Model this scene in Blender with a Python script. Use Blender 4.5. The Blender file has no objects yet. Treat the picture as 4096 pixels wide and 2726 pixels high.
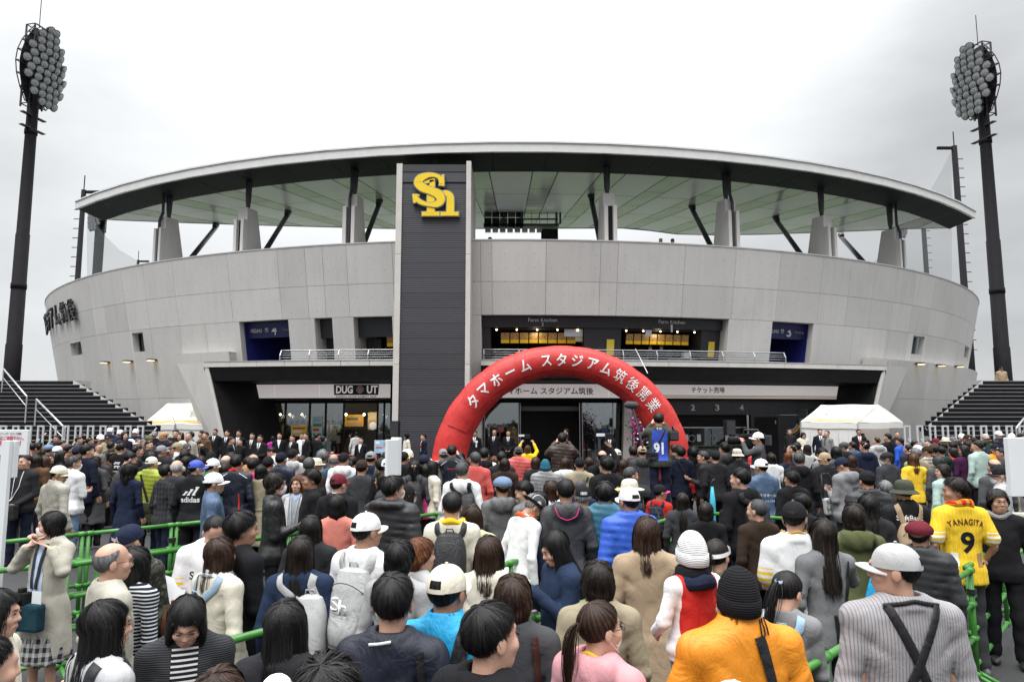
import bpy, bmesh, math, random
import numpy as np
from mathutils import Vector, Matrix
from mathutils.bvhtree import BVHTree
# ------------------------------------------------------------------ camera, sky, sun, exposure
scene = bpy.context.scene
COL = scene.collection
CAM_H = 2.33
PITCH = math.radians(6.20)
W0, H0, F0 = 4096.0, 2726.0, 4096.0 * 24 / 36
cam_data = bpy.data.cameras.new('camera')
cam_data.sensor_width = 36.0
cam_data.lens = 24.0
cam_data.clip_start = 0.05
cam_data.clip_end = 3000
cam = bpy.data.objects.new('camera', cam_data)
COL.objects.link(cam)
cam.location = (0, 0, CAM_H)
cam.rotation_euler = (math.pi / 2 + PITCH, 0, 0)
scene.camera = cam
world = bpy.data.worlds.new('World')
scene.world = world
world.use_nodes = True
nt = world.node_tree
nt.nodes.clear()
SUN_EL, SUN_AZ = 58.0, 205.0          # degrees; azimuth clockwise from +Y (behind the camera, a little to the left)
w_out = nt.nodes.new('ShaderNodeOutputWorld')
w_bg = nt.nodes.new('ShaderNodeBackground')
w_sky = nt.nodes.new('ShaderNodeTexSky')
w_sky.sky_type = 'NISHITA'
w_sky.sun_disc = False
w_sky.sun_elevation = math.radians(SUN_EL)
w_sky.sun_rotation = math.radians(SUN_AZ)
w_geo = nt.nodes.new('ShaderNodeTexCoord')
w_sep = nt.nodes.new('ShaderNodeSeparateXYZ')
nt.links.new(w_geo.outputs['Generated'], w_sep.inputs[0])
w_map = nt.nodes.new('ShaderNodeMapRange')
w_map.inputs['From Min'].default_value = 0.0
w_map.inputs['From Max'].default_value = 1.0
w_pow = nt.nodes.new('ShaderNodeMath'); w_pow.operation = 'POWER'; w_pow.inputs[1].default_value = 4.2
w_abs = nt.nodes.new('ShaderNodeMath'); w_abs.operation = 'MAXIMUM'; w_abs.inputs[1].default_value = 0.0
w_map.inputs['To Min'].default_value = 0.57
w_map.inputs['To Max'].default_value = 6.2
nt.links.new(w_sep.outputs['Z'], w_abs.inputs[0]); nt.links.new(w_abs.outputs[0], w_pow.inputs[0]); nt.links.new(w_pow.outputs[0], w_map.inputs['Value'])
w_m = nt.nodes.new('ShaderNodeMapping')
w_m.inputs['Scale'].default_value = (1.0, 1.0, 2.6)
w_m.inputs['Location'].default_value = (0.35, 0.1, 0.2)
nt.links.new(w_geo.outputs['Generated'], w_m.inputs[0])
w_n = nt.nodes.new('ShaderNodeTexNoise')
w_n.inputs['Scale'].default_value = 1.6
w_n.inputs['Detail'].default_value = 6.0
w_n.inputs['Roughness'].default_value = 0.52
nt.links.new(w_m.outputs[0], w_n.inputs['Vector'])
w_r = nt.nodes.new('ShaderNodeMapRange')
w_r.inputs['From Min'].default_value = 0.30
w_r.inputs['From Max'].default_value = 0.66
w_r.inputs['To Min'].default_value = 0.74
w_r.inputs['To Max'].default_value = 1.22
nt.links.new(w_n.outputs['Fac'], w_r.inputs['Value'])
w_mul = nt.nodes.new('ShaderNodeMath'); w_mul.operation = 'MULTIPLY'
nt.links.new(w_map.outputs[0], w_mul.inputs[0])
nt.links.new(w_r.outputs[0], w_mul.inputs[1])
w_col = nt.nodes.new('ShaderNodeVectorMath'); w_col.operation = 'SCALE'
w_col.inputs[0].default_value = (0.965, 0.985, 1.0)
w_dot = nt.nodes.new('ShaderNodeVectorMath'); w_dot.operation = 'DOT_PRODUCT'
w_dot.inputs[1].default_value = (-0.03, 0.80, 0.60)
nt.links.new(w_geo.outputs['Generated'], w_dot.inputs[0])
w_gl = nt.nodes.new('ShaderNodeMapRange'); w_gl.interpolation_type = 'SMOOTHSTEP'
for k_, v_ in (('From Min', 0.80), ('From Max', 1.0), ('To Min', 0.0), ('To Max', 0.40)): w_gl.inputs[k_].default_value = v_
nt.links.new(w_dot.outputs['Value'], w_gl.inputs['Value'])
w_add = nt.nodes.new('ShaderNodeMath'); w_add.operation = 'ADD'
nt.links.new(w_mul.outputs[0], w_add.inputs[0]); nt.links.new(w_gl.outputs[0], w_add.inputs[1])
nt.links.new(w_add.outputs[0], w_col.inputs['Scale'])
w_sk = nt.nodes.new('ShaderNodeVectorMath'); w_sk.operation = 'SCALE'
w_sk.inputs['Scale'].default_value = 0.06
nt.links.new(w_sky.outputs[0], w_sk.inputs[0])
w_mix = nt.nodes.new('ShaderNodeMix'); w_mix.data_type = 'RGBA'
w_mix.inputs['Factor'].default_value = 0.93
nt.links.new(w_sk.outputs[0], w_mix.inputs[6])
nt.links.new(w_col.outputs[0], w_mix.inputs[7])
nt.links.new(w_mix.outputs[2], w_bg.inputs['Color'])
w_bg.inputs['Strength'].default_value = 1.0
nt.links.new(w_bg.outputs[0], w_out.inputs['Surface'])
sun_data = bpy.data.lights.new('sun', 'SUN')
sun_data.energy = 1.4
sun_data.angle = math.radians(28)
sun_data.color = (1.0, 0.97, 0.93)
sun = bpy.data.objects.new('sun', sun_data)
COL.objects.link(sun)
_az, _el = math.radians(SUN_AZ), math.radians(SUN_EL)
_sd = Vector((math.sin(_az) * math.cos(_el), math.cos(_az) * math.cos(_el), math.sin(_el)))
sun.rotation_euler = _sd.to_track_quat('Z', 'Y').to_euler()
sun.location = (0, -20, 40)
scene.view_settings.view_transform = 'Standard'
scene.view_settings.look = 'None'
scene.view_settings.exposure = 0.38
scene.view_settings.gamma = 1.0
scene.view_settings.use_curve_mapping = False
scene.render.engine = 'CYCLES'
scene.cycles.use_denoising = True
scene.cycles.max_bounces = 6
scene.cycles.diffuse_bounces = 3
scene.cycles.glossy_bounces = 3
scene.cycles.transmission_bounces = 4
scene.cycles.transparent_max_bounces = 8
scene.cycles.caustics_reflective = False
scene.cycles.caustics_refractive = False
# ------------------------------------------------------------------ helpers
CP, SP = math.cos(PITCH), math.sin(PITCH)
def ray(px, py):
 a = (px - W0 / 2) / F0
 b = (H0 / 2 - py) / F0
 return Vector((a, CP - b * SP, SP + b * CP))
def at_y(px, py, Y):
 """point of the place seen at photo pixel (px, py) on the vertical plane y = Y"""
 r = ray(px, py); t = Y / r.y
 return Vector((r.x * t, Y, CAM_H + r.z * t))
def at_z(px, py, Z):
 r = ray(px, py); t = (Z - CAM_H) / r.z
 return Vector((r.x * t, r.y * t, Z))
def link(o, parent=None):
 COL.objects.link(o)
 if parent is not None: o.parent = parent
 return o
def mesh_from(name, v, f, smooth=False):
 me = bpy.data.meshes.new(name)
 me.from_pydata([tuple(p) for p in v], [], [tuple(q) for q in f])
 if smooth: me.polygons.foreach_set('use_smooth', [True] * len(me.polygons))
 me.update()
 return me
def mesh_np(name, V, Q, smooth=True):
 """fast mesh from numpy: V (n,3), Q (m,4) or (m,3)"""
 me = bpy.data.meshes.new(name)
 n, m, k = len(V), len(Q), Q.shape[1]
 me.vertices.add(n); me.vertices.foreach_set('co', np.asarray(V, np.float32).ravel())
 me.loops.add(m * k); me.loops.foreach_set('vertex_index', np.asarray(Q, np.int32).ravel())
 me.polygons.add(m)
 me.polygons.foreach_set('loop_start', np.arange(0, m * k, k, dtype=np.int32))
 me.polygons.foreach_set('loop_total', np.full(m, k, np.int32))
 if smooth: me.polygons.foreach_set('use_smooth', np.ones(m, bool))
 me.update(calc_edges=True)
 me.validate()
 return me
def obj(name, me, mat=None, parent=None, loc=None, rot=None):
 o = bpy.data.objects.new(name, me)
 if mat is not None and not me.materials: me.materials.append(mat)
 elif mat is not None:
  o.material_slots[0].link = 'OBJECT'; o.material_slots[0].material = mat
 if loc is not None: o.location = loc
 if rot is not None: o.rotation_euler = rot
 return link(o, parent)
def tag(o, label=None, cat=None, group=None, kind=None):
 if label: o['label'] = label
 if cat: o['category'] = cat
 if group: o['group'] = group
 if kind: o['kind'] = kind
 return o
def empty(name, loc=(0, 0, 0), rz=0.0, label=None, cat=None, group=None, kind=None):
 o = bpy.data.objects.new(name, None)
 o.empty_display_size = 0.2
 o.location = loc; o.rotation_euler = (0, 0, rz)
 link(o)
 return tag(o, label, cat, group, kind)
class MB:
 """collects boxes, tubes and grids of ONE part"""
 def __init__(s): s.v, s.f = [], []
 def add(s, v, f):
  n = len(s.v); s.v += [Vector(p) for p in v]; s.f += [tuple(i + n for i in q) for q in f]; return s
 def box(s, a, b, M=None):
  x0, y0, z0 = a; x1, y1, z1 = b
  v = [Vector((x, y, z)) for z in (z0, z1) for y in (y0, y1) for x in (x0, x1)]
  if M is not None: v = [M @ p for p in v]
  return s.add(v, [(0, 2, 3, 1), (4, 5, 7, 6), (0, 1, 5, 4), (2, 6, 7, 3), (0, 4, 6, 2), (1, 3, 7, 5)])
 def tube(s, pts, r, n=8, cap=True):
  pts = [Vector(p) for p in pts]
  rs = r if isinstance(r, (list, tuple)) else [r] * len(pts)
  v, f = [], []
  up = None
  for i, p in enumerate(pts):
   d = (pts[min(i + 1, len(pts) - 1)] - pts[max(i - 1, 0)]).normalized()
   if up is None: up = Vector((0, 0, 1)) if abs(d.z) < 0.9 else Vector((0, 1, 0))
   a = d.cross(up).normalized(); b = a.cross(d).normalized(); up = b
   for k in range(n):
    t = 2 * math.pi * k / n
    v.append(p + (a * math.cos(t) + b * math.sin(t)) * rs[i])
  for i in range(len(pts) - 1):
   for k in range(n):
    k2 = (k + 1) % n
    f.append((i * n + k, i * n + k2, (i + 1) * n + k2, (i + 1) * n + k))
  if cap:
   f.append(tuple(range(n))[::-1]); f.append(tuple((len(pts) - 1) * n + k for k in range(n)))
  return s.add(v, f)
 def bar(s, a, b, w, d, up=(0, 0, 1)):
  a, b = Vector(a), Vector(b)
  z = (b - a); L = z.length; z.normalize()
  u = Vector(up)
  if abs(z.dot(u)) > 0.95: u = Vector((0, 1, 0))
  x = u.cross(z).normalized(); y = z.cross(x)
  M = Matrix(((x.x, y.x, z.x, a.x), (x.y, y.y, z.y, a.y), (x.z, y.z, z.z, a.z), (0, 0, 0, 1)))
  return s.box((-w / 2, -d / 2, 0), (w / 2, d / 2, L), M)
 def prism(s, poly, a, b):
  """extrude list of points by two offset vectors a -> b"""
  n = len(poly); a, b = Vector(a), Vector(b)
  v = [Vector(p) + a for p in poly] + [Vector(p) + b for p in poly]
  f = [tuple(range(n))[::-1], tuple(range(n, 2 * n))] + [(i, (i + 1) % n, n + (i + 1) % n, n + i) for i in range(n)]
  return s.add(v, f)
 def grid(s, rows):
  """rows: list of equal-length point lists"""
  m = len(rows[0])
  v = [p for r in rows for p in r]
  f = [(i * m + j, i * m + j + 1, (i + 1) * m + j + 1, (i + 1) * m + j) for i in range(len(rows) - 1) for j in range(m - 1)]
  return s.add(v, f)
 def mesh(s, name, smooth=False): return mesh_from(name, s.v, s.f, smooth)
 def build(s, name, mat, parent=None, smooth=False, bevel=0.0, loc=None, rot=None):
  me = s.mesh(name, smooth)
  if bevel > 0:
   bm = bmesh.new(); bm.from_mesh(me)
   bmesh.ops.bevel(bm, geom=[e for e in bm.edges if e.calc_face_angle(0) > 0.5], offset=bevel, segments=2, affect='EDGES', profile=0.6, clamp_overlap=True)
   bm.to_mesh(me); bm.free()
  bm = bmesh.new(); bm.from_mesh(me); bmesh.ops.recalc_face_normals(bm, faces=bm.faces); bm.to_mesh(me); bm.free()
  return obj(name, me, mat, parent, loc, rot)
def bbox1(name, a, b, mat, parent=None, bevel=0.0):
 return MB().box(a, b).build(name, mat, parent, bevel=bevel)
# ------------------------------------------------------------------ materials
MATS = {}
def srgb(r, g=None, b=None):
 if g is None:
  if isinstance(r, str):
   r = r.lstrip('#'); r, g, b = (int(r[i:i + 2], 16) for i in (0, 2, 4))
  else: r, g, b = r
 f = lambda c: ((c / 255 + 0.055) / 1.055) ** 2.4 if c / 255 > 0.04045 else c / 255 / 12.92
 return (f(r), f(g), f(b), 1.0)
def newmat(name):
 m = bpy.data.materials.new(name); m.use_nodes = True
 t = m.node_tree; p = t.nodes['Principled BSDF']
 return m, t, p
def N(t, typ, **kw):
 n = t.nodes.new(typ)
 for k, v in kw.items(): setattr(n, k, v)
 return n
def coords(t, scale=(1, 1, 1), src='Object', rot=(0, 0, 0)):
 tc = N(t, 'ShaderNodeTexCoord'); mp = N(t, 'ShaderNodeMapping')
 mp.inputs['Scale'].default_value = scale; mp.inputs['Rotation'].default_value = rot
 t.links.new(tc.outputs[src], mp.inputs[0])
 return mp.outputs[0]
def noise(t, vec, scale, detail=4, rough=0.55, dist=0.0):
 n = N(t, 'ShaderNodeTexNoise')
 n.inputs['Scale'].default_value = scale; n.inputs['Detail'].default_value = detail
 n.inputs['Roughness'].default_value = rough; n.inputs['Distortion'].default_value = dist
 t.links.new(vec, n.inputs['Vector'])
 return n.outputs['Fac']
def ramp(t, fac, stops):
 r = N(t, 'ShaderNodeValToRGB')
 el = r.color_ramp.elements
 while len(el) < len(stops): el.new(0.5)
 for e, (p, c) in zip(el, stops): e.position = p; e.color = c if len(c) == 4 else (*c, 1)
 t.links.new(fac, r.inputs[0])
 return r.outputs[0]
def mixc(t, fac, a, b, blend='MIX'):
 m = N(t, 'ShaderNodeMix', data_type='RGBA', blend_type=blend)
 for s, v in ((0, fac), (6, a), (7, b)):
  if hasattr(v, 'is_output'): t.links.new(v, m.inputs[s])
  else: m.inputs[s].default_value = v
 return m.outputs[2]
def mth(t, op, a, b=0.0, c=0.0):
 m = N(t, 'ShaderNodeMath', operation=op)
 for s, v in enumerate((a, b, c)):
  if hasattr(v, 'is_output'): t.links.new(v, m.inputs[s])
  else: m.inputs[s].default_value = v
 return m.outputs[0]
def bump(t, p, h, strength=0.3, dist=0.01):
 b = N(t, 'ShaderNodeBump')
 b.inputs['Strength'].default_value = strength; b.inputs['Distance'].default_value = dist
 t.links.new(h, b.inputs['Height'])
 t.links.new(b.outputs[0], p.inputs['Normal'])
def sepxyz(t, vec):
 s = N(t, 'ShaderNodeSeparateXYZ'); t.links.new(vec, s.inputs[0]); return s.outputs
def paint(name, col, rough=0.5, metal=0.0, var=0.06, scale=3.0, bumpy=0.0, spec=0.5):
 """plain surface with a little uneven tone and roughness"""
 if name in MATS: return MATS[name]
 m, t, p = newmat(name)
 c = coords(t)
 n = noise(t, c, scale, 5)
 a = tuple(max(0, x * (1 - var)) for x in col[:3]) + (1,); b = tuple(x * (1 + var) for x in col[:3]) + (1,)
 t.links.new(ramp(t, n, [(0.3, a), (0.7, b)]), p.inputs['Base Color'])
 p.inputs['Roughness'].default_value = rough; p.inputs['Metallic'].default_value = metal
 p.inputs['Specular IOR Level'].default_value = spec
 if bumpy: bump(t, p, noise(t, c, scale * 12, 3), bumpy, 0.01)
 MATS[name] = m
 return m
def emit(name, col, strength):
 if name in MATS: return MATS[name]
 m, t, p = newmat(name)
 p.inputs['Base Color'].default_value = col
 p.inputs['Emission Color'].default_value = col; p.inputs['Emission Strength'].default_value = strength
 MATS[name] = m
 return m
# ------------------------------------------------------------------ lettering
def text_mesh(s, size=1.0, bold=0.0, extrude=0.0, shear=0.0, align='CENTER', res=3, spacing=1.0):
 """flat (or extruded) letters as a mesh in the xy plane, y up, centred"""
 cu = bpy.data.curves.new('lettering', 'FONT')
 cu.body = s; cu.size = size; cu.align_x = align; cu.align_y = 'CENTER'
 cu.offset = bold * size; cu.extrude = extrude; cu.shear = shear; cu.resolution_u = res
 cu.space_character = spacing
 o = bpy.data.objects.new('lettering', cu)
 COL.objects.link(o)
 dg = bpy.context.evaluated_depsgraph_get()
 me = bpy.data.meshes.new_from_object(o.evaluated_get(dg))
 COL.objects.unlink(o); bpy.data.objects.remove(o); bpy.data.curves.remove(cu)
 me.materials.clear()
 return me
def letter_on_plane(s, p0, xdir, ydir, width, mat, parent=None, height=None, bold=0.01, extrude=0.004, name='lettering', shear=0.0, lift=0.004, spacing=1.0):
 """letters centred at p0, fitted to width (and optionally height) along xdir / ydir"""
 me = text_mesh(s, 1.0, bold, 0.0, shear, spacing=spacing)
 co = np.empty(len(me.vertices) * 3, np.float32); me.vertices.foreach_get('co', co); co = co.reshape(-1, 3)
 lo, hi = co.min(0), co.max(0)
 co -= (lo + hi) / 2
 sx = width / (hi[0] - lo[0]); sy = (height / (hi[1] - lo[1])) if height else sx
 xd, yd = Vector(xdir).normalized(), Vector(ydir).normalized(); nd = xd.cross(yd)
 P = np.array(p0) + np.outer(co[:, 0] * sx, xd) + np.outer(co[:, 1] * sy, yd) + np.array(nd) * lift
 me.vertices.foreach_set('co', P.astype(np.float32).ravel()); me.update()
 if extrude:
  bm = bmesh.new(); bm.from_mesh(me)
  r = bmesh.ops.extrude_face_region(bm, geom=bm.faces[:])
  bmesh.ops.translate(bm, verts=[g for g in r['geom'] if isinstance(g, bmesh.types.BMVert)], vec=nd * extrude)
  bmesh.ops.recalc_face_normals(bm, faces=bm.faces)
  bm.to_mesh(me); bm.free()
 return obj(name, me, mat, parent)
# ------------------------------------------------------------------ people: signed-distance bodies turned into meshes
def surface_nets(F, xs, ys, zs):
 S = F < 0
 nx, ny, nz = F.shape
 c = np.zeros((nx - 1, ny - 1, nz - 1), np.int8)
 for dx in (0, 1):
  for dy in (0, 1):
   for dz in (0, 1):
    c += S[dx:nx - 1 + dx, dy:ny - 1 + dy, dz:nz - 1 + dz]
 act = (c > 0) & (c < 8)
 idx = np.full(act.shape, -1, np.int64)
 ijk = np.argwhere(act)
 idx[act] = np.arange(len(ijk))
 X = [xs, ys, zs]
 acc = np.zeros((len(ijk), 3)); cnt = np.zeros(len(ijk))
 for a in range(3):
  o1, o2 = [(1, 2), (0, 2), (0, 1)][a]
  for u in (0, 1):
   for w in (0, 1):
    p = ijk.copy(); p[:, o1] += u; p[:, o2] += w
    q = p.copy(); q[:, a] += 1
    f0 = F[p[:, 0], p[:, 1], p[:, 2]]; f1 = F[q[:, 0], q[:, 1], q[:, 2]]
    m = (f0 < 0) != (f1 < 0)
    t = np.where(m, f0 / np.where(m, f0 - f1, 1), 0)
    pt = np.stack([X[k][p[:, k]] for k in range(3)], 1).astype(float)
    pt[:, a] += t * (X[a][q[:, a]] - X[a][p[:, a]])
    acc += pt * m[:, None]; cnt += m
 V = acc / np.maximum(cnt, 1)[:, None]
 quads = []
 for a in range(3):
  o1, o2 = [(1, 2), (2, 0), (0, 1)][a]
  sl0 = [slice(None)] * 3; sl1 = [slice(None)] * 3
  sl0[a] = slice(0, -1); sl1[a] = slice(1, None)
  d = S[tuple(sl0)].astype(np.int8) - S[tuple(sl1)].astype(np.int8)
  e = np.argwhere(d != 0)
  e = e[(e[:, o1] > 0) & (e[:, o2] > 0) & (e[:, o1] < idx.shape[o1]) & (e[:, o2] < idx.shape[o2])]
  sg = d[e[:, 0], e[:, 1], e[:, 2]]
  def cell(u, w):
   p = e.copy(); p[:, o1] -= u; p[:, o2] -= w
   return idx[p[:, 0], p[:, 1], p[:, 2]]
  q = np.stack([cell(1, 1), cell(0, 1), cell(0, 0), cell(1, 0)], 1)
  q[sg < 0] = q[sg < 0][:, ::-1]
  quads.append(q)
 Q = np.concatenate(quads)
 Q = Q[(Q >= 0).all(1)]
 return V, Q
def smin(a, b, k):
 if np.isscalar(k) and k <= 0: return np.minimum(a, b)
 h = np.clip(0.5 + 0.5 * (b - a) / k, 0, 1)
 return b * (1 - h) + a * h - k * h * (1 - h)
def rcone(P, a, b, ra, rb):
 a = np.array(a); b = np.array(b); ba = b - a
 x, y, z = P
 t = ((x - a[0]) * ba[0] + (y - a[1]) * ba[1] + (z - a[2]) * ba[2]) / (ba @ ba)
 t = np.clip(t, 0, 1)
 d = np.sqrt((x - a[0] - t * ba[0]) ** 2 + (y - a[1] - t * ba[1]) ** 2 + (z - a[2] - t * ba[2]) ** 2)
 return d - (ra + (rb - ra) * t)
def ell(P, c, r):
 x, y, z = P
 k0 = np.sqrt(((x - c[0]) / r[0]) ** 2 + ((y - c[1]) / r[1]) ** 2 + ((z - c[2]) / r[2]) ** 2)
 k1 = np.sqrt(((x - c[0]) / r[0] ** 2) ** 2 + ((y - c[1]) / r[1] ** 2) ** 2 + ((z - c[2]) / r[2] ** 2) ** 2)
 return k0 * (k0 - 1) / np.maximum(k1, 1e-6)
def loft(P, prof, e=2.3):
 """prof: rows z, half width, half depth, y centre"""
 x, y, z = P
 pr = np.array(prof); o = np.argsort(pr[:, 0]); pr = pr[o]
 a = np.interp(z, pr[:, 0], pr[:, 1]); b = np.interp(z, pr[:, 0], pr[:, 2]); c = np.interp(z, pr[:, 0], pr[:, 3])
 k = (np.abs(x / a) ** e + np.abs((y - c) / b) ** e) ** (1 / e)
 d = (k - 1) * np.minimum(a, b)
 return np.maximum(d, np.maximum(pr[0, 0] - z, z - pr[-1, 0]))
def axis(lo, hi, h): return np.linspace(lo, hi, max(4, int(round((hi - lo) / h)) + 1))
def polygonise(fn, lo, hi, h):
 xs, ys, zs = (axis(lo[k], hi[k], h) for k in range(3))
 P = (xs[:, None, None], ys[None, :, None], zs[None, None, :])
 F = np.broadcast_to(fn(P), (len(xs), len(ys), len(zs))).astype(np.float64)
 F = F.copy()
 F[0], F[-1], F[:, 0], F[:, -1], F[:, :, 0], F[:, :, -1] = [np.maximum(q, 1e-3) for q in (F[0], F[-1], F[:, 0], F[:, -1], F[:, :, 0], F[:, :, -1])]
 return surface_nets(F, xs, ys, zs)
HEADZ = 1.570          # head centre for the 1.70 m reference figure
SH = (0.164, -0.014, 1.362)
def arms_of(pose):
 R = {'down': ((0.232, -0.045, 1.09), (0.240, 0.040, 0.85)),
         'pocket': ((0.248, -0.065, 1.10), (0.185, 0.08, 0.91)),
         'phonehi': ((0.20, 0.05, 1.12), (0.06, 0.26, 1.31)),
         'phone': ((0.200, 0.01, 1.08), (0.065, 0.225, 1.15)),
         'read': ((0.200, 0.02, 1.08), (0.06, 0.24, 1.06)),
         'cross': ((0.208, 0.02, 1.09), (-0.03, 0.175, 1.11)),
         'front': ((0.212, -0.02, 1.09), (0.065, 0.18, 0.93)),
         'back': ((0.245, -0.10, 1.12), (0.06, -0.17, 0.92)),
         'shoot': ((0.25, 0.14, 1.30), (0.10, 0.24, 1.50)),
         'raise': ((0.26, 0.10, 1.50), (0.17, 0.20, 1.72)),
         'neck': ((0.27, 0.10, 1.20), (0.13, 0.11, 1.40)),
         'hip': ((0.30, -0.12, 1.13), (0.17, 0.0, 1.0)),
         'carry': ((0.24, 0.03, 1.10), (0.10, 0.24, 1.12)),
         'bag': ((0.235, 0.01, 1.10), (0.215, 0.15, 0.98))}
 mixp = {'onephone': ('phone', 'down'), 'oneraise': ('raise', 'down'), 'oneneck': ('neck', 'down'), 'hipback': ('hip', 'down'), 'onecarry': ('down', 'carry'), 'onebag': ('down', 'bag'), 'oneshoot': ('shoot', 'phone')}
 a, b = mixp.get(pose, (pose, pose))
 out = []
 for s, k in ((1, a), (-1, b)):
  e, w = R[k]
  out.append(tuple(tuple(np.array(p) * (s, 1, 1)) for p in (SH, e, w)))
 return out
def head_sdf(P):
 x, y, z = P
 ax = np.abs(x)
 PA = (ax, y, z)
 d = ell(P, (0, -0.013, 0.028), (0.0765, 0.096, 0.089))
 d = smin(d, ell(P, (0, 0.022, -0.04), (0.0625, 0.072, 0.082)), 0.03)
 d = smin(d, ell(P, (0, 0.035, -0.088), (0.042, 0.047, 0.034)), 0.03)
 d = smin(d, ell(PA, (0.038, 0.062, -0.03), (0.026, 0.026, 0.024)), 0.02)
 d = smin(d, rcone(P, (0, 0.02, 0.018), (0, 0.088, 0.02), 0.01, 0.014) + 0.004 * 0, 0.03)
 d = -smin(-d, ell(PA, (0.031, 0.104, 0.002), (0.019, 0.013, 0.011)), 0.012)
 d = smin(d, rcone(P, (0, 0.089, 0.004), (0, 0.103, -0.03), 0.007, 0.0125), 0.012)
 d = smin(d, ell(PA, (0.012, 0.094, -0.034), (0.009, 0.009, 0.008)), 0.008)
 d = smin(d, ell(P, (0, 0.087, -0.066), (0.024, 0.013, 0.010)), 0.01)
 d = smin(d, ell(PA, (0.080, -0.012, -0.012), (0.009, 0.021, 0.033)), 0.010)
 d = smin(d, rcone(P, (0, -0.016, -0.06), (0, -0.032, -0.205), 0.052, 0.058), 0.028)
 d = smin(d, rcone(P, (-0.10, -0.035, -0.235), (0.10, -0.035, -0.235), 0.045, 0.045), 0.05)
 return d
BODY0 = {}
def hand_mesh(side, wrist, fdir, pdir, curl, h):
 """one hand: palm, four bent fingers and a thumb from the side of the palm. fdir: finger direction, pdir: palm facing"""
 f = np.array(fdir, float); f /= np.linalg.norm(f)
 p = np.array(pdir, float); p -= f * (p @ f); p /= np.linalg.norm(p)
 s = np.cross(f, p) * side
 w = np.array(wrist, float)
 L = lambda a, b, c: w + f * a + s * b + p * c
 def fn(P):
  d = rcone(P, L(-0.07, 0, 0), L(0.0, 0, 0), 0.027, 0.022)
  d = smin(d, rcone(P, L(0.03, -0.016, 0), L(0.075, -0.02, 0), 0.016, 0.015), 0.012)
  d = smin(d, rcone(P, L(0.03, 0.014, 0), L(0.078, 0.02, 0), 0.017, 0.015), 0.012)
  for k, (o, ln) in enumerate(((0.030, 0.066), (0.010, 0.076), (-0.010, 0.070), (-0.029, 0.054))):
   a = L(0.080, o, 0)
   b = a + (f * math.cos(curl * 0.6) + p * math.sin(curl * 0.6)) * ln * 0.5
   c = b + (f * math.cos(curl * 1.7) + p * math.sin(curl * 1.7)) * ln * 0.5
   d = smin(d, smin(rcone(P, a, b, 0.0095, 0.0088), rcone(P, b, c, 0.0088, 0.0075), 0.004), 0.006)
  a = L(0.025, 0.024, 0.006); b = L(0.058, 0.050, 0.018); c = L(0.085, 0.052, 0.030)
  d = smin(d, smin(rcone(P, a, b, 0.013, 0.0105), rcone(P, b, c, 0.0105, 0.0085), 0.004), 0.008)
  return d
 c = w + f * 0.05
 r = 0.14
 return polygonise(fn, c - r, c + r, h)
def body_base(pose, lod, skirt=False):
 key = (pose, lod, skirt)
 if key in BODY0: return BODY0[key]
 hh = (0.0062, 0.0095, 0.015)[lod]
 hf = lambda P: head_sdf((P[0], P[1], P[2] - HEADZ))
 V, Q = polygonise(hf, (-0.165, -0.14, HEADZ - 0.27), (0.165, 0.135, HEADZ + 0.135), hh)
 parts = [(V, Q)]
 A = arms_of(pose)
 def core(P):
  d = loft(P, [(0.86, 0.13, 0.08, 0), (1.05, 0.115, 0.075, 0.01), (1.25, 0.13, 0.085, 0), (1.36, 0.12, 0.06, -0.015), (1.40, 0.06, 0.045, -0.02)])
  for s, e, w in A: d = smin(d, np.minimum(rcone(P, s, e, 0.04, 0.034), rcone(P, e, w, 0.034, 0.026)), 0.02)
  for s in ((-1, 1) if skirt else ()):
   d = smin(d, np.minimum(rcone(P, (s * 0.085, 0, 0.88), (s * 0.095, 0.012, 0.47), 0.065, 0.045), rcone(P, (s * 0.095, 0.012, 0.47), (s * 0.10, -0.015, 0.06), 0.047, 0.034)), 0.03)
  return d
 if lod < 2 or skirt:
  parts.append(polygonise(core, (-0.42, -0.3, 0.03), (0.42, 0.42, 1.85), 0.034 if not skirt else 0.024))
 if lod < 2 or pose not in ('down', 'pocket'):
  hd = (0.0055, 0.008, 0.014)[lod]
  for (s, e, w), sd in zip(A, (1, -1)):
   e_, w_ = np.array(e), np.array(w)
   f = w_ - e_; f /= np.linalg.norm(f)
   if pose in ('down', 'bag', 'onebag') or w_[2] < 0.9: pd, curl = (-sd * 0.9, 0.3, 0.0), 0.45
   elif w_[2] > 1.3: pd, curl = (-sd * 0.6, 0.5, 0.2), 0.95
   else:
    pd, curl = (-sd * 0.5, -0.3, 0.9), 0.75
    f = np.array((f[0] * 0.5, f[1] + 0.4, f[2] + 0.15))
   parts.append(hand_mesh(sd, w_, f, pd, curl, hd))
 n = 0; VV, QQ = [], []
 for v, q in parts:
  VV.append(v); QQ.append(q + n); n += len(v)
 V = np.concatenate(VV); Q = np.concatenate(QQ)
 BODY0[key] = (V, Q)
 return V, Q
PIV = np.array((0, -0.028, HEADZ - 0.115))
def head_matrix(yaw, pitch, hs=1.0, tilt=0.0):
 return Matrix.Translation(PIV) @ Matrix.Rotation(math.radians(yaw), 4, 'Z') @ Matrix.Rotation(math.radians(-pitch), 4, 'X') @ Matrix.Rotation(math.radians(tilt), 4, 'Y') @ Matrix.Diagonal((hs, hs, hs, 1)) @ Matrix.Translation(-PIV)
BODIES = {}
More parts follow.
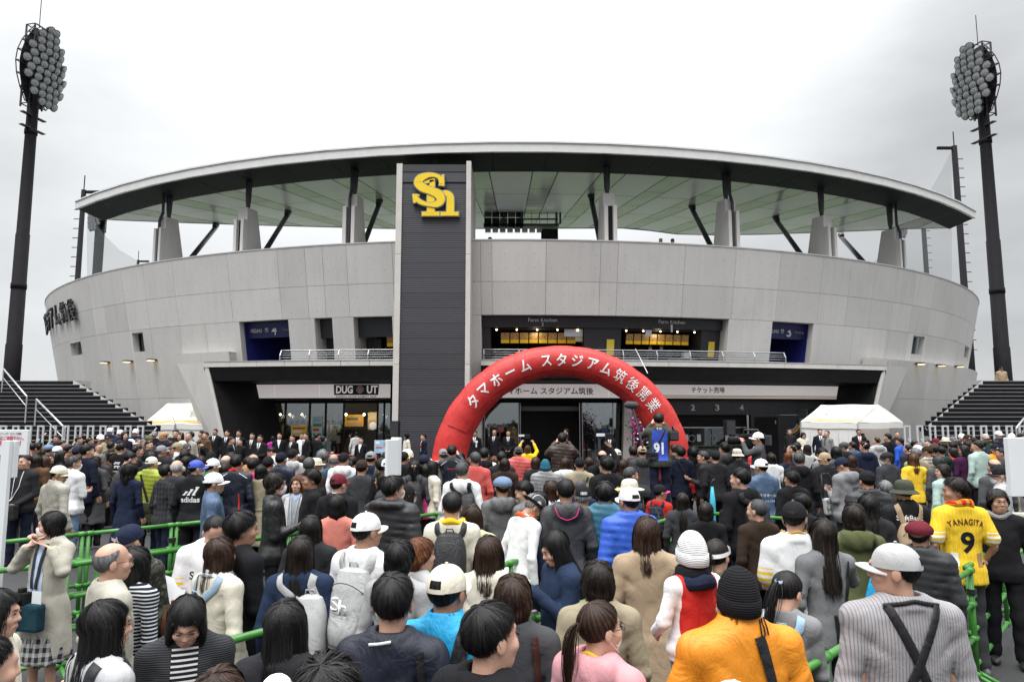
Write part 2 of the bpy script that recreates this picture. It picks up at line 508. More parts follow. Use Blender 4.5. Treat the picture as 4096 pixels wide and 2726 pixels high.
def body_mesh(pose, lod, yaw, pitch, hs, tilt=0, skirt=False):
 st = (10, 15, 30)[lod]
 yaw = round(yaw / st) * st; pitch = round(pitch / 10) * 10; tilt = round(tilt / 10) * 10
 key = (pose, lod, yaw, pitch, hs, tilt, skirt)
 if key in BODIES: return BODIES[key], yaw, pitch, tilt
 V, Q = body_base(pose, lod, skirt)
 M = np.array(head_matrix(yaw, pitch, hs, tilt))
 dy = np.abs(V[:, 0]) < 0.17
 w = np.clip((V[:, 2] - (HEADZ - 0.185)) / 0.085, 0, 1) * dy * (np.abs(V[:, 1]) < 0.14)
 w = w * w * (3 - 2 * w)
 T = V @ M[:3, :3].T + M[:3, 3]
 V2 = V * (1 - w[:, None]) + T * w[:, None]
 me = mesh_np('body', V2, Q)
 c = V[Q].mean(1) - (0, 0, HEADZ)
 lip = ((c[:, 0] / 0.023) ** 2 + ((c[:, 1] - 0.094) / 0.018) ** 2 + ((c[:, 2] + 0.067) / 0.0085) ** 2) < 1
 me.materials.append(None); me.materials.append(None)
 if len(me.polygons) == len(lip): me.polygons.foreach_set('material_index', lip.astype(np.int32))
 BODIES[key] = me
 return me, yaw, pitch, tilt
GARM = {}
def torso_profile(style, fem):
 w = 0.93 if fem else 1.0
 base = [(1.458, 0.076, 0.062, -0.028), (1.425, 0.110, 0.078, -0.024), (1.385, 0.140 * w, 0.088, -0.020), (1.33, 0.160 * w, 0.100, -0.012), (1.22, 0.164 * w, 0.110, -0.004),
   (1.10, 0.156 * w, 0.112, 0.004), (1.00, 0.157 * w if not fem else 0.150, 0.112, 0.002)]
 hem = {'jacket': [(0.90, 0.182, 0.130, -0.004), (0.80, 0.176, 0.125, -0.006)],
           'shirt': [(0.90, 0.186, 0.128, -0.004), (0.78, 0.188, 0.13, -0.006)],
           'suit': [(0.90, 0.180, 0.125, -0.004), (0.74, 0.186, 0.13, -0.006)],
           'hoodie': [(0.90, 0.188, 0.135, -0.004), (0.83, 0.184, 0.132, -0.006), (0.78, 0.168, 0.118, -0.006)],
           'puffer': [(0.90, 0.192, 0.138, -0.004), (0.80, 0.184, 0.132, -0.006)],
           'coat': [(0.90, 0.188, 0.132, -0.004), (0.60, 0.215, 0.155, -0.006), (0.46, 0.225, 0.165, -0.006)],
           'dress': [(0.95, 0.165, 0.118, 0), (0.80, 0.20, 0.14, -0.006), (0.5, 0.225, 0.165, -0.006)]}
 k = style.split('+')[0]
 return base + hem.get(k, hem['jacket'])
def garment(style, pose, lod, fem=False):
 key = (style, pose, lod, fem)
 if key in GARM: return GARM[key]
 rng = np.random.RandomState(abs(hash((style.count('a'), len(style), pose.count('o'), len(pose), fem))) % 9999)
 ph = rng.rand(12) * 6.28
 k0 = style.split('+')[0]
 fat = {'puffer': 0.022, 'coat': 0.008, 'hoodie': 0.010, 'jacket': 0.006, 'suit': 0.004, 'shirt': 0.0, 'dress': 0.0}.get(k0, 0.004)
 A = arms_of(pose)
 short = '+short' in style
 def fn(P):
  x, y, z = P
  if k0 != 'suit':
   cr = lambda q: 1 - 2 * np.abs(np.sin(q)) ** 0.6
   low = np.clip((1.22 - z) / 0.3, 0, 1); an = np.arctan2(x, -y)
   wob = 0.0016 * np.sin(13 * z + 9 * x + ph[0]) + 0.0042 * low * np.sin(7 * an + ph[1] + 1.2 * np.sin(6 * z + ph[4])) * np.abs(np.sin(3 * z + ph[5]))
   arm = np.exp(-(((np.abs(x) - 0.13) / 0.06) ** 2 + ((z - 1.24) / 0.10) ** 2))
   wob = wob + 0.0050 * arm * cr(26 * z - 20 * np.abs(x) + ph[2]) + 0.0026 * cr(9 * x - 7 * z + ph[3] + 1.5 * np.sin(8 * z + ph[4]))
   wob = wob + 0.0035 * np.exp(-((z - 0.98) / 0.06) ** 2) * cr(30 * z + 5 * x + ph[6])
   wob = wob * (0.45 if k0 == 'puffer' else 1.0)
  else: wob = 0.0028 * np.sin(17 * z + 7 * x + ph[0]) + 0.002 * np.sin(23 * x - 13 * z + ph[2])
  d = loft(P, torso_profile(style, fem)) - fat
  for (s, e, w), sd in zip(A, (1, -1)):
   e, w, s = np.array(e), np.array(w), np.array(s)
   nb = (sd * 0.050, -0.026, 1.412)
   d = smin(d, rcone(P, nb, s, 0.046 + fat * 0.4, 0.055 + fat), 0.05)
   if short:
    m = s + (e - s) * 0.72
    ar = rcone(P, s, m, 0.062 + fat, 0.068 + fat)
   else:
    c = e + (w - e) * 0.94
    ar = smin(rcone(P, s, e, 0.055 + fat, 0.045 + fat * 0.8), rcone(P, e, c, 0.045 + fat * 0.8, 0.035 + fat * 0.7), 0.02)
    rr = np.sqrt((x - e[0]) ** 2 + (y - e[1]) ** 2 + (z - e[2]) ** 2)
    ar = ar + 0.005 * np.sin(70 * z + 20 * y) * np.exp(-(rr / 0.09) ** 2)
   d = smin(d, ar, np.clip((z - 1.18) * 0.25, 0.008, 0.035))
  if k0 == 'puffer':
   d = d - 0.014 * (np.abs(np.sin(np.pi * (z + 0.02 * np.sin(6 * x)) / 0.062)) ** 0.55 - 0.5)
  if k0 == 'jacket' or k0 == 'hoodie': d = d - 0.008 * np.exp(-((z - 0.87) / 0.04) ** 2) * (1 + 0.3 * np.sin(60 * x + 40 * y))
  d = d + wob
  if '+hood' in style or k0 == 'hoodie':
   hd = ell(P, (0, -0.105, 1.395), (0.135, 0.062, 0.095))
   hd = smin(hd, rcone(P, (0.075, 0.02, 1.425), (0.10, -0.08, 1.43), 0.024, 0.034), 0.03)
   hd = smin(hd, rcone(P, (-0.075, 0.02, 1.425), (-0.10, -0.08, 1.43), 0.024, 0.034), 0.03)
   hd = np.maximum(hd, -ell(P, (0, -0.055, 1.475), (0.075, 0.065, 0.055)))
   d = smin(d, hd + 0.004 * np.sin(60 * x + 33 * z), 0.018)
  if '+fur' in style:
   fr = None
   for t0 in np.linspace(-2.4, 2.4, 9):
    t1 = t0 + 0.6
    q = lambda t: (0.135 * math.sin(t), -0.065 - 0.075 * math.cos(t), 1.43 + 0.012 * math.cos(t))
    g = rcone(P, q(t0), q(min(t1, 2.5)), 0.033, 0.033)
    fr = g if fr is None else np.minimum(fr, g)
   fr = fr + 0.008 * np.sin(95 * x + ph[1]) * np.sin(88 * y + ph[2]) * np.sin(92 * z) - 0.004
   d = np.minimum(d, fr)
  if '+stand' in style:
   cz = loft(P, [(1.40, 0.082, 0.078, -0.03), (1.495, 0.072, 0.070, -0.020)]) - 0.002
   d = smin(d, cz, 0.01)
  elif '+collar' in style or k0 in ('suit', 'coat'):
   cz = loft(P, [(1.41, 0.102, 0.092, -0.03), (1.445, 0.088, 0.080, -0.03), (1.475, 0.071, 0.066, -0.024)])
   d = smin(d, cz, 0.006)
  d = np.maximum(d, -(loft(P, [(1.43, 0.057, 0.055, -0.024), (1.60, 0.068, 0.07, -0.015)])))
  if not short:
   for s, e, w in A:
    e, w = np.array(e), np.array(w); u = (w - e) / np.linalg.norm(w - e)
    cut = (x - w[0]) * u[0] + (y - w[1]) * u[1] + (z - w[2]) * u[2]
    near = np.sqrt((x - w[0]) ** 2 + (y - w[1]) ** 2 + (z - w[2]) ** 2) < 0.085
    d = np.where(near, np.maximum(d, cut), d)
  return d
 h = (0.0135, 0.019, 0.03)[lod]
 lo_z = min(r[0] for r in torso_profile(style, fem)) - 0.03
 ws = [w for _, _, w in A]; es = [e for _, e, _ in A]
 zmax = max(1.53, max(w[2] for w in ws) + 0.08, max(e[2] for e in es) + 0.1)
 ymax = max(0.24, max(w[1] for w in ws) + 0.08)
 ymin = min(-0.26, min(min(w[1] for w in ws), min(e[1] for e in es)) - 0.1)
 lo_z = min(lo_z, min(w[2] for w in ws) - 0.06)
 V, Q = polygonise(fn, (-0.40, ymin, lo_z), (0.40, ymax, zmax), h)
 if lod > 0:   # a neckline that does not need the fine grid
  pass
 me = mesh_np('jacket', V, Q)
 GARM[key] = me
 return me
LEGS = {}
def legwear(style, lod, stance=0):
 key = (style, lod, stance)
 if key in LEGS: return LEGS[key]
 rng = np.random.RandomState(stance + 5)
 st = [(0.0, 0.0), (0.03, -0.03), (-0.03, 0.03)][stance % 3]
 def fn(P):
  x, y, z = P
  if style == 'skirt':
   pl = 0.012 * np.sin(14 * np.arctan2(y, x))* np.clip((0.95 - z) * 2, 0, 1)
   return loft(P, [(0.98, 0.15, 0.105, 0), (0.85, 0.175, 0.13, 0), (0.42, 0.24, 0.19, 0)]) + pl
  d = loft(P, [(0.80, 0.165, 0.115, -0.005), (0.92, 0.168, 0.118, -0.004), (1.0, 0.158, 0.11, 0)])
  for s, oy in ((-1, st[0]), (1, st[1])):
   hp, kn, an = (s * 0.088, 0, 0.86), (s * 0.098, oy + 0.018, 0.475), (s * 0.105, oy * 1.6 - 0.015, 0.065)
   lg = smin(rcone(P, hp, kn, 0.084, 0.066), rcone(P, kn, an, 0.066, 0.058), 0.03)
   lg = lg + 0.004 * np.sin(38 * z + 20 * y + s) + 0.003 * np.sin(75 * z + 13 * x) * np.exp(-((z - 0.13) / 0.1) ** 2)
   d = smin(d, lg, 0.02)
  return np.maximum(d, 0.045 - z)
 V, Q = polygonise(fn, (-0.28, -0.24, 0.02), (0.28, 0.24, 1.03), (0.02, 0.026, 0.036)[lod])
 me = mesh_np('trousers', V, Q)
 LEGS[key] = me
 return me
def shoes(lod, stance=0):
 key = ('shoes', lod, stance)
 if key in LEGS: return LEGS[key]
 st = [(0.0, 0.0), (0.03, -0.03), (-0.03, 0.03)][stance % 3]
 out = []
 for s, oy in ((-1, st[0]), (1, st[1])):
  cx, cy = s * 0.108, oy * 1.6
  def fn(P):
   d = smin(ell(P, (cx, cy - 0.04, 0.045), (0.042, 0.062, 0.052)), ell(P, (cx + s * 0.006, cy + 0.075, 0.032), (0.047, 0.105, 0.042)), 0.03)
   return np.maximum(d, 0.004 - P[2])
  V, Q = polygonise(fn, (cx - 0.08, cy - 0.15, -0.02), (cx + 0.08, cy + 0.23, 0.12), 0.018 if lod < 2 else 0.028)
  out.append(mesh_np('shoe', V, Q))
 LEGS[key] = out
 return out
# ------------------------------------------------------------------ hair: strands flowing from the crown
HC = np.array((0, -0.013, 0.026))
HAIRS = {}
def hair_mesh(style, lod, seed=0, hat=False):
 key = (style, lod, seed, hat)
 if key in HAIRS: return HAIRS[key]
 rng = np.random.RandomState(seed * 17 + len(style) * 3 + ord(style[0]))
 R0 = np.array((0.0775, 0.0970, 0.0905))
 crown = np.array((0, -0.42, 0.91)); crown /= np.linalg.norm(crown)
 e1 = np.array((0, crown[2], -crown[1])); e2 = np.array((1.0, 0, 0))
 D = {  # volume, front / temple / side / back end angle (deg from crown), hang length below ear line (m) side / back, messy
  'short':  (0.0095, 88, 90, 96, 121, 0, 0, 1.2),
  'crop':   (0.005, 80, 86, 94, 119, 0, 0, 0.8),
  'buzz':   (0.003, 78, 86, 100, 124, 0, 0, 0.3),
  'thick':  (0.0145, 94, 96, 104, 125, 0, 0, 1.7),
  'spiky':  (0.012, 86, 90, 97, 122, 0, 0, 2.8),
  'part':   (0.010, 90, 92, 97, 121, 0, 0, 0.9),
  'shaggy': (0.015, 100, 104, 112, 118, 0.06, 0.10, 1.6),
  'bob':    (0.014, 96, 100, 100, 104, 0.115, 0.125, 0.6),
  'shortbob': (0.016, 96, 100, 102, 108, 0.06, 0.085, 0.8),
  'medium': (0.013, 96, 98, 100, 104, 0.20, 0.24, 0.9),
  'long':   (0.012, 96, 94, 98, 102, 0.34, 0.42, 0.9),
  'longwavy': (0.014, 96, 94, 98, 102, 0.34, 0.42, 1.6),
  'curly':  (0.026, 96, 98, 104, 112, 0.10, 0.16, 3.2),
  'pony':   (0.007, 88, 94, 108, 122, 0, 0, 0.25),
  'halfup': (0.012, 90, 94, 98, 102, 0.22, 0.26, 0.5),
  'bun':    (0.007, 88, 94, 106, 122, 0, 0, 0.3),
  'fringe': (0.006, 0, 0, 0, 126, 0, 0, 0.6),     # bald top
  'thin':   (0.004, 58, 80, 100, 126, 0, 0, 0.5), # receding
  'wisp':   (0.008, 86, 90, 100, 128, 0, 0, 0.8)}
 vol, fa, ta, sa, ba, hs_, hb, mess = D[style]
 if hat: vol = min(vol, 0.012) * 0.75; mess = 0.0
 long_ = max(hs_, hb) > 0.03
 lp = rng.rand(3) * 6.28; lump = min(0.42, 0.16 + 0.10 * mess) * (0 if hat or style in ('fringe', 'buzz', 'thin') else 1)
 def ends(phi):
  a = abs(((phi + math.pi) % (2 * math.pi)) - math.pi)      # 0 = front, pi = back
  xs = [0, 0.55, 0.95, 1.6, 2.5, math.pi]
  am = np.interp(a, xs, [fa, fa, ta, sa, ba - 4, ba])
  hang = np.interp(a, xs, [0, 0, hs_ * 0.85, hs_, hb, hb])
  if style in ('fringe',): am = np.interp(a, xs, [0, 0, 70, 100, 122, 126])
  return math.radians(am), hang
 def start(phi):
  a = abs(((phi + math.pi) % (2 * math.pi)) - math.pi)
  if hat: return math.radians(np.interp(a, [0, 1.0, 1.6, math.pi], [82, 84, 80, 22 if hat == 2 else 84]) if style != 'pony' else 70)
  if style == 'fringe': return math.radians(np.interp(a, [0, 1.0, 1.6, math.pi], [90, 62, 62, 48]))
  return 0.0
 def path(phi, n, lift, jl=1.0, jphi=0.0, wave=0.0, ph0=0.0, s0=None):
  am, hang = ends(phi)
  a0 = start(phi) if s0 is None else max(s0, start(phi))
  if (style == 'fringe' or hat) and am < a0 + 0.10: return None
  am = a0 + (am - a0) * jl if not long_ else am * (1 + (jl - 1) * 0.35)
  out = []
  na = n if hang <= 0.005 else max(4, int(n * 0.55))
  for i in range(na):
   t = i / (na - 1)
   al = a0 + (am - a0) * t
   p2 = phi + jphi * t + wave * 0.25 * math.sin(5 * t + ph0)
   dr = math.cos(al) * crown + math.sin(al) * (math.cos(p2) * e1 + math.sin(p2) * e2)
   v = vol * (0.55 + 0.45 * math.sin(min(1, t * 1.3) * math.pi * 0.5)) if not long_ else vol * (0.6 + 0.4 * t)
   v *= 1 + lump * (math.sin(3 * p2 + lp[0] + 2.2 * al) + 0.8 * math.sin(7 * p2 + lp[1] - 3 * al) + 0.5 * math.sin(13 * p2 + lp[2] + 5 * al))
   taper = 1.0 if long_ else (1 - 0.75 * max(0, t - 0.65) / 0.35)
   r = 1 / np.sqrt(((dr / (R0 + v * taper + lift)) ** 2).sum())
   q = HC + dr * r
   out.append(q)
  if hang > 0.005:
   q = out[-1].copy(); ax = 1 if q[0] > 0 else -1
   nh = n - na
   L = hang * (0.75 + 0.3 * (jl - 0.8) / 0.4)
   rad = math.hypot(q[0], q[1] + 0.013)
   for j in range(1, nh + 1):
    t = j / nh
    w = wave * 0.010 * math.sin(9 * t * hang / 0.3 + ph0)
    pull = 0.012 * math.sin(t * math.pi) if hang < 0.2 else 0.010 * math.sin(t * 2.2)
    inn = -0.016 * t if hang < 0.15 else 0.0
    f = 1 + (pull + inn) / rad
    back = -0.035 * max(0, (t * hang - 0.10)) / 0.3 if q[1] < 0.02 else 0.05 * max(0, t * hang - 0.14) / 0.2
    out.append(np.array((q[0] * f + w, (q[1] + 0.013) * f - 0.013 + back + w * 0.5, q[2] - L * t)))
  return out
 V, Q = [], []
 n = 0
 nphi = (56, 40, 24)[lod]; ns = (16, 12, 8)[lod]
 rows = []
 for i in range(nphi):
  phi = 2 * math.pi * i / nphi
  p = path(phi, ns, -0.0015, 1.0)
  rows.append(p)
 jit = (0.0028, 0.004, 0.005)[lod] * (mess if style not in ('fringe', 'buzz', 'thin') else 0.1)
 for i in range(nphi):
  a, b = rows[i], rows[(i + 1) % nphi]
  if a is None or b is None: continue
  base = n
  for p in (a, b):
   V += [np.array(q) for q in p]; n += ns
  for j in range(ns - 1): Q.append((base + j, base + ns + j, base + ns + j + 1, base + j + 1))
 V = np.array(V); Q = list(Q)
 nz = np.sin(V[:, 0] * 210 + seed) * np.sin(V[:, 1] * 190 + 1.3 * seed) + 0.6 * np.sin(V[:, 2] * 120 + V[:, 0] * 160)
 V = V + (V - HC) / np.linalg.norm(V - HC, axis=1)[:, None] * (nz * jit)[:, None]
 VV = [V]
 nst = (1900, 520, 0)[lod] if style not in ('fringe', 'buzz') else (700, 200, 0)[lod]
 wd = (0.0042, 0.0075, 0.01)[lod]
 seg = 8 if not long_ else 10
 sv = []; tints = [np.full(len(V), 0.32) + (0.18 if style not in ('fringe', 'thin', 'buzz') else 0.03) * np.sin(np.arctan2(V[:, 0], V[:, 1]) * 17 + seed) * np.sin(np.arctan2(V[:, 0], V[:, 1]) * 41)]
 for k in range(nst):
  phi = rng.rand() * 2 * math.pi
  s0 = 0.0
  if rng.rand() < 0.6: s0 = rng.rand() * 0.9 + (1.2 if hat else 0)
  p = path(phi, seg, rng.rand() * (0.002 if hat else 0.005) + 0.001 * mess, 0.86 + rng.rand() * 0.3, rng.randn() * 0.10 * mess, mess * 0.5 * rng.rand(), rng.rand() * 6.28, s0)
  if p is None: continue
  p = np.array(p)
  if mess > 1.2 and not long_ :
   dr = (p - HC) / np.linalg.norm(p - HC, axis=1)[:, None]
   p = p + dr * (np.linspace(0, 1, len(p)) ** 2 * rng.rand() * 0.009 * mess)[:, None]
  if style == 'curly':
   tt = np.linspace(0, 14, len(p)) + rng.rand() * 6
   p = p + np.stack([np.sin(tt), np.cos(tt * 1.1), np.sin(tt * 0.7)], 1) * 0.008
  tg = np.gradient(p, axis=0); nr = p - HC
  sd = np.cross(tg, nr); sd /= np.maximum(np.linalg.norm(sd, axis=1), 1e-6)[:, None]
  ww = wd * np.linspace(1.0, 0.35, len(p))[:, None]
  if rng.rand() < 0.05: p = p + (p - HC) / np.linalg.norm(p - HC, axis=1)[:, None] * (np.linspace(0, 1, len(p)) ** 1.5 * 0.010 * mess)[:, None]
  sv.append((p - sd * ww * 0.5, p + sd * ww * 0.5)); tints.append(np.full(2 * len(p), np.clip(0.5 + (0.3 if style not in ('fringe', 'thin', 'buzz') else 0.0) * math.sin(phi * 23 + seed) + 0.18 * rng.randn(), 0, 1)))
 for a, b in sv:
  m = len(a); base = n
  VV.append(a); VV.append(b); n += 2 * m
  Q += [(base + j, base + m + j, base + m + j + 1, base + j + 1) for j in range(m - 1)]
 if style in ('pony', 'bun', 'halfup'):
  if style == 'pony': tie = np.array((0, -0.122, 0.035)); L = 0.30
  elif style == 'halfup': tie = np.array((0, -0.128, 0.03)); L = 0.24
  else: tie = np.array((0, -0.105, 0.05)); L = 0
  if L:
   for k in range((160, 60, 16)[lod]):
    o = rng.randn(3) * (0.013, 0.010, 0.010); ln = L * (0.75 + 0.3 * rng.rand())
    pts = []
    for j in range(9):
     t = j / 8
     spread = 0.35 + 1.0 * math.sin(t * 2.6)
     pts.append(tie + o * spread + np.array((0.006 * math.sin(4 * t + k), -0.045 * math.sin(min(1, t * 1.6) * 1.6) - 0.01, 0.012 * math.sin(t * 4) * (t < 0.4) - ln * t ** 1.25)))
    p = np.array(pts)
    sd = np.array((math.cos(k), math.sin(k), 0.0))
    ww = (0.006, 0.011, 0.03)[lod] * np.linspace(1, 0.4, 9)[:, None]
    base = n
    VV.append(p - sd * ww * 0.5); VV.append(p + sd * ww * 0.5); n += 18
    Q += [(base + j, base + 9 + j, base + 9 + j + 1, base + j + 1) for j in range(8)]
  else:
   us = []
   for i in range(9):
    for j in range(14):
     th, ph = math.pi * i / 8, 2 * math.pi * j / 14
     r = 0.036 * (1 + 0.08 * math.sin(5 * ph + 3 * th))
     us.append(tie + np.array((r * math.sin(th) * math.cos(ph), r * math.cos(th) - 0.02, r * math.sin(th) * math.sin(ph))))
   base = n; VV.append(np.array(us)); n += len(us)
   Q += [(base + i * 14 + j, base + i * 14 + (j + 1) % 14, base + (i + 1) * 14 + (j + 1) % 14, base + (i + 1) * 14 + j) for i in range(8) for j in range(14)]
 VA = np.concatenate(VV); TA = np.concatenate(tints)
 TA = np.concatenate([TA, 0.5 + 0.35 * np.sin(np.arange(len(VA) - len(TA)) * 0.35)])
 me = mesh_np('hair', VA, np.array(Q))
 if len(me.vertices) == len(TA): me.attributes.new('tint', 'FLOAT', 'POINT').data.foreach_set('value', TA.astype(np.float32))
 HAIRS[key] = me
 return me
# ------------------------------------------------------------------ headwear (head space: origin at the head centre, +y is the face)
HATS = {}
def dome(rx, ry, rz, zc, z0, nphi=28, nr=8, yc=-0.013, skip=None, panels=0, p=2.0, cy=0.0):
 v, f = [], []
 for i in range(nr + 1):
  for j in range(nphi):
   t = (i / nr) * math.pi / 2; ph = 2 * math.pi * j / nphi
   s = math.sin(t) ** (2 / p); c = math.cos(t) ** (2 / p)
   w = 1 + (panels and 0.012 * abs(math.cos(3 * ph)))
   v.append(Vector((rx * s * math.cos(ph) * w, yc + cy * (1 - s) + ry * s * math.sin(ph) * w, zc + z0 + (rz - z0) * c)))
 for i in range(nr):
  for j in range(nphi):
   if skip and skip(i, j): continue
   f.append((i * nphi + j, (i + 1) * nphi + j, (i + 1) * nphi + (j + 1) % nphi, i * nphi + (j + 1) % nphi))
 return v, f
def ball(rx, ry, rz, n=12, m=8):
 v = [Vector((rx * math.sin(math.pi * i / m) * math.cos(2 * math.pi * j / n), ry * math.sin(math.pi * i / m) * math.sin(2 * math.pi * j / n), rz * math.cos(math.pi * i / m))) for i in range(m + 1) for j in range(n)]
 return v, [(i * n + j, (i + 1) * n + j, (i + 1) * n + (j + 1) % n, i * n + (j + 1) % n) for i in range(m) for j in range(n)]
def hat_parts(kind, lod):
 """dict part name -> mesh"""
 key = (kind, lod)
 if key in HATS: return HATS[key]
 out = {}
 npz = (36, 28, 18)[lod]; nr = (10, 7, 5)[lod]
 if kind in ('cap', 'capback'):
  hole = (lambda i, j: i >= nr * 0.68 and abs(((2 * math.pi * (j + 0.5) / npz) - 1.5 * math.pi)) < 0.42) if lod < 2 else None
  v, f = dome(0.0875, 0.1065, 0.095, 0.026, -0.012, npz, nr, skip=hole, panels=1, p=2.25)
  out['crown'] = mesh_from('crown', v, f, True)
  m = MB()
  rows = []
  nb = (16, 12, 8)[lod]
  for top in (0, 1):
   for r in range(5):
    row = []
    for j in range(nb + 1):
     a = math.radians(22 + 136 * j / nb)
     bx, by = 0.086 * math.cos(a), -0.013 + 0.104 * math.sin(a)
     ext = 0.072 * (math.sin(math.pi * j / nb) ** 0.55) * r / 4
     x = bx * (1 + 0.05 * r / 4); y = by + ext
     z = 0.012 + 0.004 * r - 0.030 * (x / 0.09) ** 2 - 0.018 * (r / 4) ** 2 + (0.004 if top else 0)
     row.append(Vector((x, y, z)))
    rows.append(row)
  m.grid(rows[:5]); m.grid(rows[5:]); m.grid([rows[4], rows[9]])
  out['brim'] = m.mesh('brim', True)
  if lod < 2:
   st = MB()
   st.grid([[Vector((0.0895 * math.cos(a), -0.013 + 0.108 * math.sin(a), z)) for a in [math.radians(240 + 60 * k / 12) for k in range(13)]] for z in (0.012, 0.032)])
   out['strap'] = st.mesh('strap', True)
   b = MB(); b.add(*dome(0.008, 0.008, 0.005, 0.127, 0, 8, 3)); out['button'] = b.mesh('button', True)
 elif kind == 'beanie':
  v, f = dome(0.090, 0.109, 0.116, 0.012, -0.03, npz, nr + 2, p=2.15)
  v = [p * (1 + 0.008 * math.sin(26 * math.atan2(p.y + 0.013, p.x))) for p in v]
  out['crown'] = mesh_from('crown', v, f, True)
  c = MB(); rows = []
  for z, g in ((-0.062, 1.02), (-0.06, 1.06), (-0.02, 1.075), (0.004, 1.06), (0.006, 1.0)):
   rows.append([Vector((0.088 * g * math.cos(a), -0.013 + 0.107 * g * math.sin(a), z + 0.012 * math.sin(a))) for a in [2 * math.pi * k / npz for k in range(npz + 1)]])
  c.grid(rows); out['cuff'] = c.mesh('cuff', True)
 elif kind in ('fedora', 'bucket', 'boater', 'capeline'):
  top = {'fedora': 0.125, 'bucket': 0.105, 'boater': 0.105, 'capeline': 0.11}[kind]
  v, f = dome(0.0915, 0.112, top, 0.02, -0.0, npz, nr, p=3.2)
  if kind == 'fedora': v = [Vector((p.x, p.y, p.z - 0.022 * math.exp(-(p.x / 0.03) ** 2) * (p.z > 0.11))) for p in v]
  out['crown'] = mesh_from('crown', v, f, True)
  w, dr = {'fedora': (0.045, 0.008), 'bucket': (0.05, -0.035), 'boater': (0.05, 0.0), 'capeline': (0.075, -0.02)}[kind]
  m = MB(); rows = []
  for r in range(4):
   rows.append([Vector(((0.0915 + w * r / 3) * math.cos(a), -0.013 + (0.112 + w * r / 3) * math.sin(a), 0.02 + dr * (r / 3) + (0.012 * abs(math.cos(a)) * r / 3 if kind == 'fedora' else 0))) for a in [2 * math.pi * k / npz for k in range(npz + 1)]])
  m.grid(rows); m.grid([[p + Vector((0, 0, 0.004)) for p in r] for r in rows]); m.grid([rows[-1], [p + Vector((0, 0, 0.004)) for p in rows[-1]]])
  out['brim'] = m.mesh('brim', True)
  b = MB(); b.grid([[Vector((0.094 * math.cos(a), -0.013 + 0.1145 * math.sin(a), z)) for a in [2 * math.pi * k / npz for k in range(npz + 1)]] for z in (0.022, 0.048)])
  out['band'] = b.mesh('band', True)
 elif kind in ('casquette', 'beret', 'hunting'):
  v, f = dome(0.116, 0.130, 0.105, 0.02, -0.0, npz, nr, p=2.1, cy=0.0)
  v2 = []
  for p in v:
   k = max(0, (0.055 - p.z)) / 0.055
   g = 1 - 0.20 * k
   v2.append(Vector((p.x * g, (p.y + 0.013) * g - 0.018, p.z + 0.004 * math.sin(60 * p.x) * math.sin(50 * p.y) - (0.018 * max(0, p.y / 0.1) if kind == 'hunting' else 0))))
  out['crown'] = mesh_from('crown', v2, f, True)
  if kind != 'beret':
   m = MB(); rows = []
   for r in range(4):
    rows.append([Vector((0.085 * math.cos(a) * (1 + 0.03 * r), -0.013 + 0.105 * math.sin(a) + 0.045 * math.sin(math.pi * j / 10) ** 0.6 * r / 3, 0.014 - 0.02 * (math.cos(a)) ** 2 - 0.006 * r)) for j, a in enumerate([math.radians(25 + 130 * j / 10) for j in range(11)])])
   m.grid(rows); m.grid([[p + Vector((0, 0, 0.004)) for p in r] for r in rows]); m.grid([rows[-1], [p + Vector((0, 0, 0.004)) for p in rows[-1]]])
   out['brim'] = m.mesh('brim', True)
 elif kind == 'helmet':
  v, f = dome(0.118, 0.135, 0.125, 0.015, -0.03, npz, nr, p=2.3)
  out['crown'] = mesh_from('crown', v, f, True)
 elif kind == 'headband':
  b = MB(); b.grid([[Vector((0.0985 * math.cos(a), -0.013 + 0.119 * math.sin(a), z + 0.02 * math.sin(a))) for a in [2 * math.pi * k / npz for k in range(npz + 1)]] for z in (0.02, 0.05)])
  out['band'] = b.mesh('band', True)
 elif kind == 'visor':
  b = MB(); b.grid([[Vector((0.094 * math.cos(a), -0.013 + 0.113 * math.sin(a), z)) for a in [2 * math.pi * k / npz for k in range(npz + 1)]] for z in (0.02, 0.06)])
  out['band'] = b.mesh('band', True)
  out['brim'] = hat_parts('cap', lod)['brim']
 HATS[key] = out
 return out
def mask_mesh(lod):
 key = ('mask', lod)
 if key in HATS: return HATS[key]
 m = MB(); rows = []
 for z, y, w in ((-0.016, 0.111, 0.026), (-0.03, 0.1185, 0.040), (-0.05, 0.115, 0.052), (-0.075, 0.109, 0.054), (-0.10, 0.096, 0.049), (-0.118, 0.074, 0.040)):
  row = []
  for j in range(9):
   t = (j - 4) / 4
   row.append(Vector((w * math.sin(t * 1.35) * 1.06, y - 0.062 * (1 - math.cos(t * 1.35)) - 0.012 * abs(t) + 0.0015 * math.sin(z * 260), z + 0.006 * t * t)))
  rows.append(row)
 m.grid(rows)
 for s in (-1, 1):
  for z, zz in ((-0.03, 0.012), (-0.10, -0.035)):
   m.tube([(s * 0.058, 0.06, z), (s * 0.078, 0.02, (z + zz) / 2), (s * 0.088, -0.012, zz)], 0.0018, 4, False)
 HATS[key] = m.mesh('mask', True)
 return HATS[key]
def glasses_mesh():
 if 'glasses' in HATS: return HATS['glasses']
 m = MB()
 for s in (-1, 1):
  m.tube([(s * (0.033 + 0.025 * math.cos(t)), 0.108 - 0.012 * abs(math.cos(t)) * (math.cos(t) > 0), 0.0 + 0.017 * math.sin(t)) for t in [2 * math.pi * k / 14 for k in range(15)]], 0.0019, 5, False)
  m.tube([(s * 0.058, 0.098, 0.004), (s * 0.079, 0.05, 0.006), (s * 0.083, -0.01, 0.004)], 0.0019, 5, False)
 m.tube([(-0.009, 0.110, 0.003), (0.009, 0.110, 0.003)], 0.0018, 5, False)
 HATS['glasses'] = m.mesh('glasses', True)
 return HATS['glasses']
